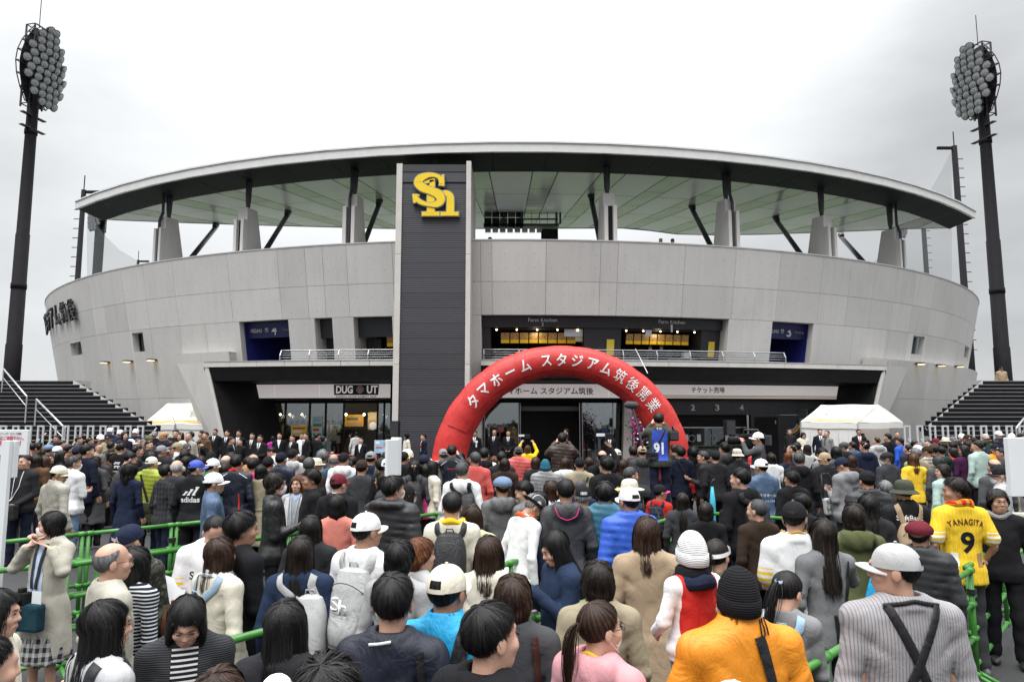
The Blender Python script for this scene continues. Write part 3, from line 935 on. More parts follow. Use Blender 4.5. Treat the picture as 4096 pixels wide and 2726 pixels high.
def eye_mesh(s):
 key = ('eye', s)
 if key in HATS: return HATS[key]
 m = MB(); m.add(*ball(0.0140, 0.0045, 0.0050, 10, 6))
 m.v = [Vector((p.x + s * 0.0315, p.y + 0.0955, p.z + 0.002 + 0.0015 * p.x * s / 0.013)) for p in m.v]
 HATS[key] = m.mesh('eye', True)
 return HATS[key]
def brow_mesh(s):
 key = ('brow', s)
 if key in HATS: return HATS[key]
 m = MB(); m.tube([(s * 0.015, 0.1005, 0.0185), (s * 0.030, 0.0985, 0.0225), (s * 0.047, 0.088, 0.0175)], [0.0026, 0.003, 0.0014], 5)
 HATS[key] = m.mesh('eyebrow', True)
 return HATS[key]
# ------------------------------------------------------------------ cloth, skin, hair materials
PAL = dict(black=(0.012, 0.012, 0.014), soot=(0.022, 0.022, 0.025), charcoal=(0.045, 0.046, 0.05), navy=(0.014, 0.019, 0.042), darknavy=(0.010, 0.013, 0.026), blue=(0.03, 0.10, 0.50), royal=(0.03, 0.07, 0.42),
           shirtline=(0.16, 0.16, 0.19), shirtgrey=(0.33, 0.315, 0.32), denim=(0.014, 0.024, 0.050), ltdenim=(0.11, 0.16, 0.24), steel=(0.065, 0.11, 0.19), grey=(0.22, 0.22, 0.23), ltgrey=(0.42, 0.42, 0.42), midgrey=(0.13, 0.13, 0.135), dkgrey=(0.07, 0.07, 0.075), white=(0.74, 0.74, 0.75), cream=(0.62, 0.58, 0.48),
           beige=(0.36, 0.27, 0.18), tan=(0.36, 0.22, 0.11), brown=(0.10, 0.055, 0.03), dkbrown=(0.035, 0.022, 0.016), stone=(0.40, 0.38, 0.32), khaki=(0.30, 0.26, 0.18), olive=(0.09, 0.10, 0.045), army=(0.055, 0.06, 0.045),
           lime=(0.28, 0.33, 0.03), yellow=(0.78, 0.50, 0.02), orange=(0.75, 0.26, 0.015), red=(0.50, 0.03, 0.025), salmon=(0.55, 0.10, 0.09), pink=(0.58, 0.28, 0.30), hotpink=(0.62, 0.05, 0.22), coral=(0.60, 0.20, 0.16), purple=(0.05, 0.012, 0.045), magenta=(0.42, 0.02, 0.26), maroon=(0.12, 0.015, 0.025),
           teal=(0.03, 0.13, 0.19), sky=(0.22, 0.42, 0.68), cyan=(0.02, 0.36, 0.68), mint=(0.38, 0.50, 0.46), green=(0.03, 0.16, 0.05), dkgreen=(0.02, 0.05, 0.04), ltyellow=(0.68, 0.68, 0.36), ltblue=(0.45, 0.55, 0.72), petrol=(0.02, 0.06, 0.09), aqua=(0.30, 0.60, 0.72))
def col4(c): return tuple(PAL[c]) + (1,) if isinstance(c, str) and c in PAL else (srgb(c) if isinstance(c, str) else tuple(c[:3]) + (1,))
def cloth(kind, c, c2=None):
 key = ('cloth', kind, c, c2)
 if key in MATS: return MATS[key]
 m, t, p = newmat(kind + '_' + str(c))
 a = col4(c); co = coords(t)
 rough = dict(bands=0.62, pinband=0.62, nylon=0.42, leather=0.33, puffer=0.5, jersey=0.62, vinyl=0.5).get(kind, 0.88)
 p.inputs['Roughness'].default_value = rough
 p.inputs['Specular IOR Level'].default_value = 0.14 if rough > 0.6 else 0.40
 n1 = noise(t, co, 6.0, 4)
 var = 0.16
 base = ramp(t, n1, [(0.3, tuple(x * (1 - var) for x in a[:3])), (0.72, tuple(x * (1 + var * 0.7) for x in a[:3]))])
 fold = noise(t, coords(t, (1.0, 1.0, 0.7)), 7.0, 5, 0.55, 1.3)
 fine = noise(t, co, 420.0, 2)
 hgt = mth(t, 'ADD', mth(t, 'MULTIPLY', fold, 1.0), mth(t, 'MULTIPLY', fine, 0.08))
 st, ds = 0.6, 0.022
 if kind in ('nylon', 'leather'): st, ds = 0.85, 0.028
 if kind == 'puffer': st, ds = 0.5, 0.016
 if kind == 'knit':
  s = sepxyz(t, co)
  rib = mth(t, 'SINE', mth(t, 'MULTIPLY', s[2], 620.0))
  base = mixc(t, mth(t, 'MULTIPLY_ADD', rib, 0.25, 0.25), base, tuple(x * 0.55 for x in a[:3]) + (1,))
  hgt = mth(t, 'ADD', hgt, mth(t, 'MULTIPLY', rib, 0.12))
 elif kind == 'marl':
  sp = noise(t, coords(t, (1, 1, 2.2)), 190.0, 2, 0.7)
  base = mixc(t, mth(t, 'MULTIPLY', sp, 0.9), base, tuple(x * 0.45 for x in a[:3]) + (1,))
 elif kind == 'denim':
  sp = noise(t, coords(t, (1, 1, 0.3)), 260.0, 2, 0.7)
  base = mixc(t, mth(t, 'MULTIPLY', sp, 0.6), base, tuple(min(1, x * 1.9) for x in a[:3]) + (1,))
 elif kind in ('pin', 'stripe', 'hstripe'):
  s = sepxyz(t, co)
  fr = {'pin': 34.0, 'stripe': 88.0, 'hstripe': 42.0}[kind]
  w = mth(t, 'FRACT', mth(t, 'MULTIPLY', s[2] if kind == 'hstripe' else s[0], fr))
  k = mth(t, 'LESS_THAN', w, {'pin': 0.14, 'stripe': 0.34, 'hstripe': 0.4}[kind])
  base = mixc(t, mth(t, 'MULTIPLY', k, 0.75), base, col4(c2 or 'white'))
 elif kind == 'plaid':
  s = sepxyz(t, co)
  k1 = mth(t, 'LESS_THAN', mth(t, 'FRACT', mth(t, 'MULTIPLY', mth(t, 'ADD', s[0], mth(t, 'MULTIPLY', s[1], 0.6)), 16.0)), 0.45)
  k2 = mth(t, 'LESS_THAN', mth(t, 'FRACT', mth(t, 'MULTIPLY', s[2], 14.0)), 0.45)
  base = mixc(t, mth(t, 'MULTIPLY', mth(t, 'ADD', k1, k2), 0.42), base, col4(c2 or 'white'))
 elif kind == 'camo':
  k = noise(t, co, 16.0, 3, 0.5, 0.4)
  base = ramp(t, k, [(0.42, a), (0.46, tuple(x * 0.4 for x in a[:3])), (0.56, tuple(x * 0.55 for x in a[:3])), (0.6, tuple(x * 1.7 for x in a[:3]))])
 elif kind == 'fairisle':
  s = sepxyz(t, co)
  b1 = mth(t, 'SINE', mth(t, 'MULTIPLY', s[2], 90.0)); z1 = mth(t, 'SINE', mth(t, 'MULTIPLY', s[0], 150.0))
  k = mth(t, 'GREATER_THAN', mth(t, 'ADD', b1, mth(t, 'MULTIPLY', z1, 0.7)), 0.25)
  base = mixc(t, mth(t, 'MULTIPLY', k, 0.8), base, col4(c2 or 'charcoal'))
 if kind in ('raglan', 'bands', 'pinband'):
  s = sepxyz(t, co)
  k = mth(t, 'GREATER_THAN', mth(t, 'ABSOLUTE', s[0]), 0.168 if kind != 'raglan' else 0.15)
  if kind == 'pinband': base = mixc(t, mth(t, 'MULTIPLY', mth(t, 'LESS_THAN', mth(t, 'FRACT', mth(t, 'MULTIPLY', s[0], 34.0)), 0.12), 0.4), base, (0.75, 0.68, 0.35, 1))
  if kind != 'raglan': k = mth(t, 'MULTIPLY', k, mth(t, 'MULTIPLY', mth(t, 'LESS_THAN', s[2], 1.225), mth(t, 'LESS_THAN', mth(t, 'FRACT', mth(t, 'DIVIDE', s[2], 0.042)), 0.5)))
  base = mixc(t, k, base, col4(c2 or 'white'))
 elif kind == 'leather':
  p.inputs['Coat Weight'].default_value = 0.15
 t.links.new(base, p.inputs['Base Color'])
 bump(t, p, hgt, st, ds)
 MATS[key] = m
 return m
SKINS = {'light': (0.56, 0.34, 0.25), 'mid': (0.50, 0.30, 0.215), 'tan': (0.38, 0.215, 0.145)}
def skin(k='mid', lips=False):
 key = ('skin', k, lips)
 if key in MATS: return MATS[key]
 m, t, p = newmat('skin_' + k)
 a = SKINS[k]
 if lips: a = (a[0] * 0.86, a[1] * 0.55, a[2] * 0.58)
 n = noise(t, coords(t), 24.0, 3)
 t.links.new(ramp(t, n, [(0.3, (a[0] * 0.9, a[1] * 0.85, a[2] * 0.82)), (0.7, (a[0] * 1.06, a[1] * 1.04, a[2] * 1.04))]), p.inputs['Base Color'])
 p.inputs['Roughness'].default_value = 0.48
 MATS[key] = m
 return m
HAIRC = {'black': (0.0062, 0.0055, 0.0055), 'dark': (0.010, 0.007, 0.0055), 'brown': (0.022, 0.011, 0.007), 'ltbrown': (0.055, 0.024, 0.012), 'auburn': (0.075, 0.026, 0.010), 'grey': (0.16, 0.16, 0.165), 'white': (0.45, 0.45, 0.45), 'pepper': (0.06, 0.06, 0.062)}
def hairmat(k):
 key = ('hair', k)
 if key in MATS: return MATS[key]
 m, t, p = newmat('hair_' + k)
 a = HAIRC[k]
 st = noise(t, coords(t, (1, 1, 0.12)), 240.0, 3, 0.65)
 lo, hi = (0.35, 3.4) if k not in ('grey', 'pepper', 'white') else (0.3, 1.7)
 at_ = N(t, 'ShaderNodeAttribute'); at_.attribute_name = 'tint'
 fac = mth(t, 'ADD', mth(t, 'MULTIPLY', at_.outputs['Fac'], 0.65), mth(t, 'MULTIPLY', st, 0.35))
 t.links.new(ramp(t, fac, [(0.22, tuple(x * lo for x in a)), (0.5, a), (0.85, tuple(x * hi for x in a))]), p.inputs['Base Color'])
 p.inputs['Roughness'].default_value = 0.46
 p.inputs['Specular IOR Level'].default_value = 0.24
 bump(t, p, st, 0.5, 0.004)
 MATS[key] = m
 return m
def slot(o, i, mat):
 o.material_slots[i].link = 'OBJECT'; o.material_slots[i].material = mat
def mobj(name, me, mat, parent, M=None):
 """object with its own material on shared mesh data"""
 o = bpy.data.objects.new(name, me)
 if not me.materials: me.materials.append(None)
 link(o, parent)
 slot(o, 0, mat)
 if M is not None: o.matrix_local = M
 return o
EYE = None
PEOPLE = []
class Person: pass
def person(label, x, y, h=1.70, rot=0, yaw=0, pitch=0, tilt=0, top=('jacket+collar', 'cotton', 'black'), legs=('trousers', 'cotton', 'soot'), hair=('short', 'black'), hat=None, mask=False, glasses=False, pose='down',
           skin_='mid', fem=False, build=1.0, hs=0.955, d=None, lean=0, group='people waiting in the queue', z0=0.0, at=None, face=None, eyes=None, lod=None, seed=None, under=None, kneel=0.0):
 """x, y: photo pixel of the crown of the head; the spot on the ground follows from the stature h"""
 hatlift = {None: 0.012, 'beanie': 0.025, 'fedora': 0.035, 'casquette': 0.02}.get(hat[0] if hat else None, 0.018)
 if at is not None: gx, gy = at
 else:
  if d is None: P = at_z(x, y, z0 + h + hatlift)
  else:
   r = ray(x, y); P = Vector((0, 0, CAM_H)) + r * (d / r.y); z0 = P.z - h - hatlift
  gx, gy = P.x, P.y
 dist = math.hypot(gx, gy)
 if lod is None: lod = 0 if dist < 5.2 else (1 if dist < 15.5 else 2)
 s = h / 1.70
 if seed is None: seed = (len(PEOPLE) * 7) % 3
 root = empty('person', (gx, gy, z0), math.radians(rot), label, 'person', group)
 root.rotation_euler = (math.radians(-lean), 0, math.radians(rot))
 root.scale = (s, s, s)
 skirt = legs[0] == 'skirt'
 bm_, yaw, pitch, tilt = body_mesh(pose, lod, yaw, pitch, hs, tilt, skirt)
 b = bpy.data.objects.new('body', bm_); link(b, root)
 slot(b, 0, skin(skin_)); slot(b, 1, skin(skin_, True))
 HM = head_matrix(yaw, pitch, hs, tilt) @ Matrix.Translation((0, 0, HEADZ))
 pr = Person(); pr.root, pr.lod, pr.s, pr.HM, pr.dist, pr.body = root, lod, s, HM, dist, b
 pr.jacket = mobj('jacket', garment(top[0], pose, lod, fem), cloth(*top[1:]), root)
 pr.js = (build, 0.5 + build * 0.5, 1.0); pr.jacket.scale = pr.js
 if dist < 16 or z0 != 0 or at is not None or lod < 2:
  pr.legs = mobj('skirt' if skirt else 'trousers', legwear('skirt' if skirt else 'trousers', lod, seed), cloth(*legs[1:]), root)
  pr.legs.scale = pr.js
  if dist < 14:
   for k, sm in enumerate(shoes(lod, seed)): mobj('shoe', sm, cloth('leather', 'soot' if seed else 'dkgrey'), root)
 else:
  pr.legs = mobj('trousers', legwear('trousers', 2, 0), cloth(*legs[1:]), root)
 if hair:
  pr.hair = mobj('hair', hair_mesh(hair[0], lod, seed if hair[0] in ('short', 'thick', 'spiky', 'long', 'part', 'bob', 'medium') else 0, 0 if not hat or hat[0] in ('headband', 'visor') else (2 if hat[0] == 'cap' else 1)), hairmat(hair[1]), root, HM)
 if hat:
  kind, hm = hat[0], cloth(*hat[1:3])
  hp = hat_parts(kind, lod)
  cz = Matrix.Identity(4)
  pr.hat = mobj({'cap': 'cap', 'beanie': 'beanie', 'helmet': 'helmet', 'headband': 'headband', 'visor': 'visor'}.get(kind, 'hat'), hp.get('crown') or hp['band'], hm, root, HM)
  for nm in ('brim', 'cuff', 'strap', 'button', 'band'):
   if nm in hp and hp[nm] is not pr.hat.data:
    mobj(nm, hp[nm], cloth(*(hat[3:5] if len(hat) > 4 and nm in ('brim', 'band') else hat[1:3])), pr.hat)
 facing = (180 - abs(((rot + yaw) % 360) - 180))   # 0 = back to the camera
 if mask: mobj('mask', mask_mesh(0), cloth('cotton', 'white'), root, HM)
 if glasses: mobj('glasses', glasses_mesh(), paint('spectacle_frame', (0.02, 0.018, 0.018, 1), 0.3), root, HM)
 if facing > 50 and dist < 30:
  for sd in (-1, 1):
   mobj('eye', eye_mesh(sd), paint('eye_dark', (0.02, 0.014, 0.012, 1), 0.15), root, HM)
   mobj('eyebrow', brow_mesh(sd), hairmat('black' if not hair or hair[1] not in ('grey', 'white') else 'grey'), root, HM)
 if top[0].startswith('suit') and facing > 60:
  shirt_front(pr, under or ('white', 'navy'))
 pr.pos = Vector((gx, gy, z0)); pr.h = h; pr.label = label
 PEOPLE.append(pr)
 return pr
BVHS = {}
def bvh(me):
 if me.name not in BVHS:
  BVHS[me.name] = BVHTree.FromPolygons([v.co for v in me.vertices], [tuple(p.vertices) for p in me.polygons])
 return BVHS[me.name]
def hit(pr, x, z, side=-1, me=None):
 """surface of the jacket at (x, z) seen from the back (side -1) or the front (side +1), person space"""
 r = bvh(me or pr.jacket.data).ray_cast(Vector((x, side * 1.0, z)), Vector((0, -side, 0)))
 q = r[0] if r[0] is not None else Vector((x, side * 0.1, z))
 return Vector((q.x * pr.js[0], q.y * pr.js[1], q.z))
def strap(pr, pts, width, mat, name='strap', lift=0.006, parent=None, n=14, side=-1):
 """band laid on the jacket through (x, z[, side]) points"""
 P = []
 for i in range(len(pts) - 1):
  a, b = pts[i], pts[i + 1]
  for k in range(n):
   t = k / n
   sa = a[2] if len(a) > 2 else side
   P.append((a[0] + (b[0] - a[0]) * t, a[1] + (b[1] - a[1]) * t, sa))
 P.append((pts[-1][0], pts[-1][1], pts[-1][2] if len(pts[-1]) > 2 else side))
 Q = []
 for x, z, s in P:
  q = hit(pr, x, z, s); Q.append(Vector((q.x, q.y + s * lift, q.z)))
 for _ in range(3):
  Q = [Q[0]] + [(Q[i - 1] + Q[i] * 2 + Q[i + 1]) / 4 for i in range(1, len(Q) - 1)] + [Q[-1]]
 rows = [[], [], [], []]
 for i, q in enumerate(Q):
  d = (Q[min(i + 1, len(Q) - 1)] - Q[max(i - 1, 0)]).normalized()
  nrm = Vector((q.x * 2.0, P[i][2] * 0.3, 0)).normalized() if abs(q.x) > 0.12 else Vector((q.x, P[i][2] * 0.25, 0)).normalized()
  w = d.cross(nrm).normalized() * width / 2
  rows[0].append(q - w); rows[1].append(q - w * 0.8 + nrm * 0.004); rows[2].append(q + w * 0.8 + nrm * 0.004); rows[3].append(q + w)
 m = MB(); m.grid(rows)
 return obj(name, m.mesh(name, True), mat, parent or pr.root)
def decal(pr, s, cx, cz, width, mat, height=None, bold=0.015, arc=0.0, name='lettering', side=-1, shear=0.0, spacing=1.0, mesh=None, lift=0.004, rot=0.0):
 """print on the jacket: flat letters wrapped onto the cloth"""
 me = mesh or text_mesh(s, 1.0, bold, 0, shear, spacing=spacing)
 bm = bmesh.new(); bm.from_mesh(me)
 bmesh.ops.triangulate(bm, faces=bm.faces)
 co = np.array([v.co for v in bm.verts]); lo, hi = co.min(0), co.max(0); c = (lo + hi) / 2
 sx = width / (hi[0] - lo[0]); sy = height / (hi[1] - lo[1]) if height else sx
 mx = max(0.02, width / 14)
 for v in bm.verts:
  px, pz = (v.co.x - c[0]) * sx, (v.co.y - c[1]) * sy
  if arc:
   a = px / arc; px, pz = (arc + pz) * math.sin(a), (arc + pz) * math.cos(a) - arc
  if rot: px, pz = px * math.cos(rot) - pz * math.sin(rot), px * math.sin(rot) + pz * math.cos(rot)
  X = cx + (px if side < 0 else -px); Z = cz + pz
  q = hit(pr, X, Z, side)
  v.co = (q.x, q.y + side * lift, q.z)
 bm.to_mesh(me); bm.free()
 return obj(name, me, mat, pr.root)
def patch(pr, poly_fn, x0, x1, z0, z1, mat, name, nx=12, nz=12, lift=0.004, side=-1):
 """patch of cloth lying on the jacket, poly_fn(u, v) -> keep"""
 v, f, ids = [], [], {}
 for i in range(nx + 1):
  for j in range(nz + 1):
   q = hit(pr, x0 + (x1 - x0) * i / nx, z0 + (z1 - z0) * j / nz, side)
   v.append(Vector((q.x, q.y + side * lift, q.z)))
 for i in range(nx):
  for j in range(nz):
   if poly_fn is None or poly_fn((i + 0.5) / nx, (j + 0.5) / nz):
    f.append((i * (nz + 1) + j, (i + 1) * (nz + 1) + j, (i + 1) * (nz + 1) + j + 1, i * (nz + 1) + j + 1))
 return obj(name, mesh_from(name, v, f, True), mat, pr.root)
SF = {}
def shirt_front(pr, cols):
 """white shirt triangle and tie showing in the opening of a suit"""
 key = (pr.jacket.data.name,)
 if key not in SF:
  a = MB(); rows = []
  for z in np.linspace(1.445, 1.16, 9):
   w = 0.062 * (z - 1.14) / 0.31
   row = []
   for k in range(7):
    x = w * (k - 3) / 3
    q = hit(pr, x, z, 1)
    row.append(Vector((x, max(q.y, 0.045) + 0.007, z)))
   rows.append(row)
  a.grid(rows)
  b = MB(); rows = []
  for z in np.linspace(1.43, 1.15, 10):
   w = 0.016 if z > 1.415 else 0.011 + 0.017 * (1.42 - z) / 0.27
   row = []
   for k in range(3):
    q = hit(pr, 0, z, 1)
    row.append(Vector((w * (k - 1), max(q.y, 0.045) + 0.012 + 0.003 * (k == 1), z)))
   rows.append(row)
  b.grid(rows)
  SF[key] = (a.mesh('shirt', True), b.mesh('necktie', True))
 a, b = SF[key]
 mobj('shirt', a, cloth('cotton', cols[0]), pr.root)
 if cols[1]: mobj('necktie', b, cloth('nylon', cols[1]), pr.root)
def wpt(pr, p):
 """person space -> world"""
 return pr.root.matrix_basis @ Vector(p)
def backpack(pr, label, c, kind='nylon', w=0.27, h=0.40, dep=0.14, zc=1.15, xc=0.0, c2=None, strapc=None, pocket=True, sag=0.0):
 root = empty('backpack', (0, 0, 0), 0, label, 'backpack', 'backpacks on the people in the queue')
 root.matrix_basis = pr.root.matrix_basis.copy()
 back = min(hit(pr, xc, zc + 0.1).y, hit(pr, xc, zc - 0.1).y, hit(pr, xc, zc).y) + 0.01
 m = MB(); rows = []
 nz = 10
 for i in range(nz + 1):
  t = i / nz
  z = zc - h / 2 + h * t
  ww = w / 2 * (0.98 - 0.30 * max(0, t - 0.62) ** 2 / 0.145 - 0.02 * (1 - t)) ; dd = dep * (0.95 - 0.55 * t ** 2.2 + sag * (1 - t))
  row = []
  for k in range(17):
   a = math.pi * k / 16
   row.append(Vector((xc + ww * math.copysign(abs(math.cos(a)) ** 0.55, math.cos(a)), back - dd * math.sin(a) ** 0.6, z)))
  rows.append(row)
 m.grid(rows)
 top = [Vector((xc + (p.x - xc) * 0.5, back + (p.y - back) * 0.4, p.z + 0.022)) for p in rows[-1]]
 m.grid([rows[-1], top, [Vector((xc, back, top[0].z + 0.004))] * 17])
 m.grid([[Vector((xc, back - dep * 0.4, zc - h / 2 - 0.004))] * 17, rows[0]])
 mat = cloth(kind, c)
 obj('sack', m.mesh('sack', True), mat, root)
 if pocket:
  q = MB(); rows = []
  for i in range(6):
   t = i / 5; z = zc - h * 0.44 + h * 0.40 * t
   dd = dep * 0.97 + 0.03 * math.sin(math.pi * (0.15 + 0.85 * t))
   rows.append([Vector((xc + w * 0.40 * math.cos(math.pi * k / 10), back - dd * math.sin(math.pi * k / 10) ** 0.35 - 0.006, z)) for k in range(11)])
  q.grid(rows); obj('pocket', q.mesh('pocket', True), cloth(kind, c2 or c), root)
  zp = MB(); zp.tube([Vector((xc + w * 0.41 * math.cos(math.pi * k / 12), back - dep * 0.86 * math.sin(math.pi * k / 12) ** 0.5 - 0.012, zc + h * 0.18 + 0.09 * math.sin(math.pi * k / 12))) for k in range(13)], 0.003, 5)
  obj('zip', zp.mesh('zip', True), cloth('nylon', 'dkgrey' if c in ('black', 'soot') else 'soot'), root)
 g = MB(); g.tube([(xc - 0.035, back - 0.01, zc + h / 2 + 0.01), (xc - 0.025, back - 0.02, zc + h / 2 + 0.05), (xc + 0.025, back - 0.02, zc + h / 2 + 0.05), (xc + 0.035, back - 0.01, zc + h / 2 + 0.01)], 0.006, 6)
 obj('handle', g.mesh('handle', True), cloth('nylon', strapc or c), root)
 for s in (-1, 1):
  st = strap(pr, [(xc + s * 0.06, zc + h / 2 - 0.03), (s * 0.105, 1.37), (s * 0.115, 1.44, -1)], 0.052, cloth(kind, strapc or c), 'shoulder_strap', 0.010, root, 8)
  strap(pr, [(s * 0.115, 1.44, 1), (s * 0.125, 1.30, 1), (s * 0.150, 1.08, 1)], 0.050, cloth(kind, strapc or c), 'shoulder_strap', 0.010, root, 6)
 return root
def crossbody(pr, label, c, kind='nylon', hi=(0.10, 1.41), lo=(-0.17, 0.98), bag=True, size=(0.26, 0.20, 0.08), off=0.0, sc=None, sw=0.036, bz=0.0):
 """shoulder bag worn across the back: strap over one shoulder and the bag at the other hip"""
 root = empty('shoulder_bag', (0, 0, 0), 0, label, 'bag', 'bags worn by the people in the queue')
 root.matrix_basis = pr.root.matrix_basis.copy()
 strap(pr, [(hi[0], hi[1]), ((hi[0] + lo[0]) / 2, (hi[1] + lo[1]) / 2), lo], sw, cloth(kind, sc or c), 'strap', 0.008, root)
 strap(pr, [(hi[0], hi[1] + 0.01, 1), (hi[0] * 0.8, 1.25, 1), (lo[0], 1.02, 1)], sw, cloth(kind, sc or c), 'strap', 0.008, root, 8)
 if bag:
  w, h, dp = size
  s = 1 if lo[0] > 0 else -1
  cx, cz = lo[0] + s * (0.03 + off), lo[1] - h / 2 + 0.02 + bz
  q = hit(pr, lo[0], lo[1])
  m = MB(); rows = []
  for i in range(7):
   t = i / 6; z = cz - h / 2 + h * t
   rows.append([Vector((cx + w / 2 * math.copysign(abs(math.cos(a)) ** 0.4, math.cos(a)), q.y + 0.02 - dp * 0.6 + dp / 2 * math.copysign(abs(math.sin(a)) ** 0.6, math.sin(a)) * (1 - 0.25 * t), z - 0.01 * math.sin(t * 3) * math.cos(2 * a))) for a in [2 * math.pi * k / 20 for k in range(21)]])
  m.grid(rows); m.add(rows[0][:-1], [tuple(range(20))]); m.add(rows[-1][:-1], [tuple(range(20))])
  obj('pouch', m.mesh('pouch', True), cloth(kind, c), root)
  f = MB(); fr = []
  for i in range(4):
   z = cz + h * 0.52 - h * 0.5 * i / 3
   fr.append([Vector((cx + w * 0.47 * (k - 4) / 4, q.y + 0.02 - dp * 1.13 - 0.004 * math.sin(i), z)) for k in range(9)])
  f.grid(fr); obj('flap', f.mesh('flap', True), cloth(kind, c), root)
 return root
def scarf(pr, mat, name='scarf', z=1.445, r=0.085, th=0.022, tail=False, back=0.0):
 m = MB(); rows = []
 for i in range(25):
  a = 2 * math.pi * i / 24
  c = Vector(((r + 0.008) * math.cos(a), -0.02 + r * 0.95 * math.sin(a) - back * max(0, -math.sin(a)), z + 0.012 * math.sin(3 * a) - 0.02 * max(0, math.sin(a))))
  rows.append([c + Vector((math.cos(a) * th * 0.8 * math.cos(b), math.sin(a) * th * 0.8 * math.cos(b), th * 1.25 * math.sin(b))) * (1 + 0.12 * math.sin(5 * a + 2 * b)) for b in [2 * math.pi * k / 10 for k in range(11)]])
 m.grid(rows)
 if tail:
  for s in (-1, 1):
   m.grid([[Vector((s * 0.05 + dx, hit(pr, s * 0.05, zz, 1).y + 0.012, zz)) for dx in (-0.035, 0, 0.035)] for zz in (1.40, 1.3, 1.2, 1.1)])
 return obj(name, m.mesh(name, True), mat, pr.root)
def held(name, label, cat, group=None):
 return empty(name, (0, 0, 0), 0, label, cat, group)
def smartphone(pr, label, c='white', p=None, r=(50, 0, 0), group='phones in hands'):
 if p is None:
  w = Vector(arms_of('phone')[0][2]); p = (0.0, w.y + 0.09, w.z + 0.05)
 o = MB().box((-0.036, -0.072, -0.005), (0.036, 0.072, 0.005)).build('smartphone', paint('phone_shell_' + str(c), col4(c), 0.25), None, bevel=0.004)
 tag(o, label, 'phone', group)
 o.matrix_basis = pr.root.matrix_basis @ Matrix.Translation(p) @ Matrix.Rotation(math.radians(r[2]), 4, 'Z') @ Matrix.Rotation(math.radians(r[0]), 4, 'X')
 sc = MB().box((-0.032, -0.064, 0.0052), (0.032, 0.064, 0.0062)).build('screen', paint('phone_screen', (0.03, 0.035, 0.05, 1), 0.08), o)
 return o
# ------------------------------------------------------------------ the place: ground, stadium, stairs, towers
S_ = 4096 / 2356.0
def dy(x, y, Y): return at_y(x * S_, y * S_, Y)
def dz(x, y, Z): return at_z(x * S_, y * S_, Z)
def concrete(name, base=(0.53, 0.52, 0.505), uv=True, holes=True, dark=1.0):
 if name in MATS: return MATS[name]
 m, t, p = newmat(name)
 tc = N(t, 'ShaderNodeTexCoord')
 vec = tc.outputs['UV'] if uv else tc.outputs['Object']
 oi = N(t, 'ShaderNodeObjectInfo')
 base = tuple(b * dark for b in base)
 n1 = noise(t, tc.outputs['Object'], 0.55, 5, 0.6, 0.3)
 mp = N(t, 'ShaderNodeMapping'); mp.inputs['Scale'].default_value = (3.0, 3.0, 0.35) if not uv else (3.0, 0.35, 1.0)
 t.links.new(vec, mp.inputs[0])
 n2 = noise(t, mp.outputs[0], 1.3, 5, 0.6)
 n3 = noise(t, tc.outputs['Object'], 22.0, 4, 0.6)
 f = mth(t, 'ADD', mth(t, 'MULTIPLY', n1, 0.42), mth(t, 'ADD', mth(t, 'MULTIPLY', n2, 0.43), mth(t, 'MULTIPLY', n3, 0.15)))
 c = ramp(t, f, [(0.30, tuple(b * 0.87 for b in base)), (0.49, base), (0.68, tuple(min(1, b * 1.07) for b in base))])
 rnd = mth(t, 'MULTIPLY_ADD', oi.outputs['Random'], 0.14, 0.93)
 cc = N(t, 'ShaderNodeVectorMath', operation='SCALE'); t.links.new(c, cc.inputs[0]); t.links.new(rnd, cc.inputs['Scale'])
 out = cc.outputs[0]
 if holes and uv:
  s = sepxyz(t, vec)
  fx = mth(t, 'SUBTRACT', mth(t, 'FRACT', mth(t, 'DIVIDE', s[0], 0.60)), 0.5)
  fz = mth(t, 'SUBTRACT', mth(t, 'FRACT', mth(t, 'DIVIDE', s[1], 0.52)), 0.5)
  dx2 = mth(t, 'POWER', mth(t, 'MULTIPLY', fx, 0.60), 2.0); dz2 = mth(t, 'POWER', mth(t, 'MULTIPLY', fz, 0.52), 2.0)
  k = mth(t, 'LESS_THAN', mth(t, 'SQRT', mth(t, 'ADD', dx2, dz2)), 0.022)
  l1 = mth(t, 'LESS_THAN', mth(t, 'ABSOLUTE', mth(t, 'SUBTRACT', mth(t, 'FRACT', mth(t, 'DIVIDE', s[0], 0.90)), 0.5)), 0.008)
  k2 = mth(t, 'MULTIPLY', l1, 0.16)
  out = mixc(t, mth(t, 'MAXIMUM', mth(t, 'MULTIPLY', k, 0.55), k2), out, tuple(b * 0.30 for b in base) + (1,))
 t.links.new(out, p.inputs['Base Color'])
 p.inputs['Roughness'].default_value = 0.86
 bump(t, p, n3, 0.12, 0.01)
 MATS[name] = m
 return m
M_CONC = concrete('cast_concrete')
M_CONC2 = concrete('cast_concrete_plain', uv=False, holes=False)
M_CORE = paint('joint_backing', (0.10, 0.10, 0.10, 1), 0.9)  # dark grey shell behind the wall panels, seen in the joints
M_WHITE = paint('white_metal', (0.62, 0.62, 0.61, 1), 0.45, var=0.05)
M_TRIM = paint('pale_trim', (0.52, 0.50, 0.47, 1), 0.6, var=0.06)
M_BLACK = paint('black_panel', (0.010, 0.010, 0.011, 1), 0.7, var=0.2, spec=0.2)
M_CHAR = paint('charcoal_panel', (0.026, 0.027, 0.032, 1), 0.5, var=0.12)
M_STEEL = paint('dark_steel', (0.030, 0.030, 0.036, 1), 0.45, 0.2, var=0.15)
M_RAIL = paint('rail_grey', (0.46, 0.47, 0.48, 1), 0.35, 0.5, var=0.05)
M_PLASTW = paint('white_board', (0.68, 0.70, 0.72, 1), 0.5, var=0.03)
M_INK = paint('black_ink', (0.008, 0.008, 0.009, 1), 0.6)
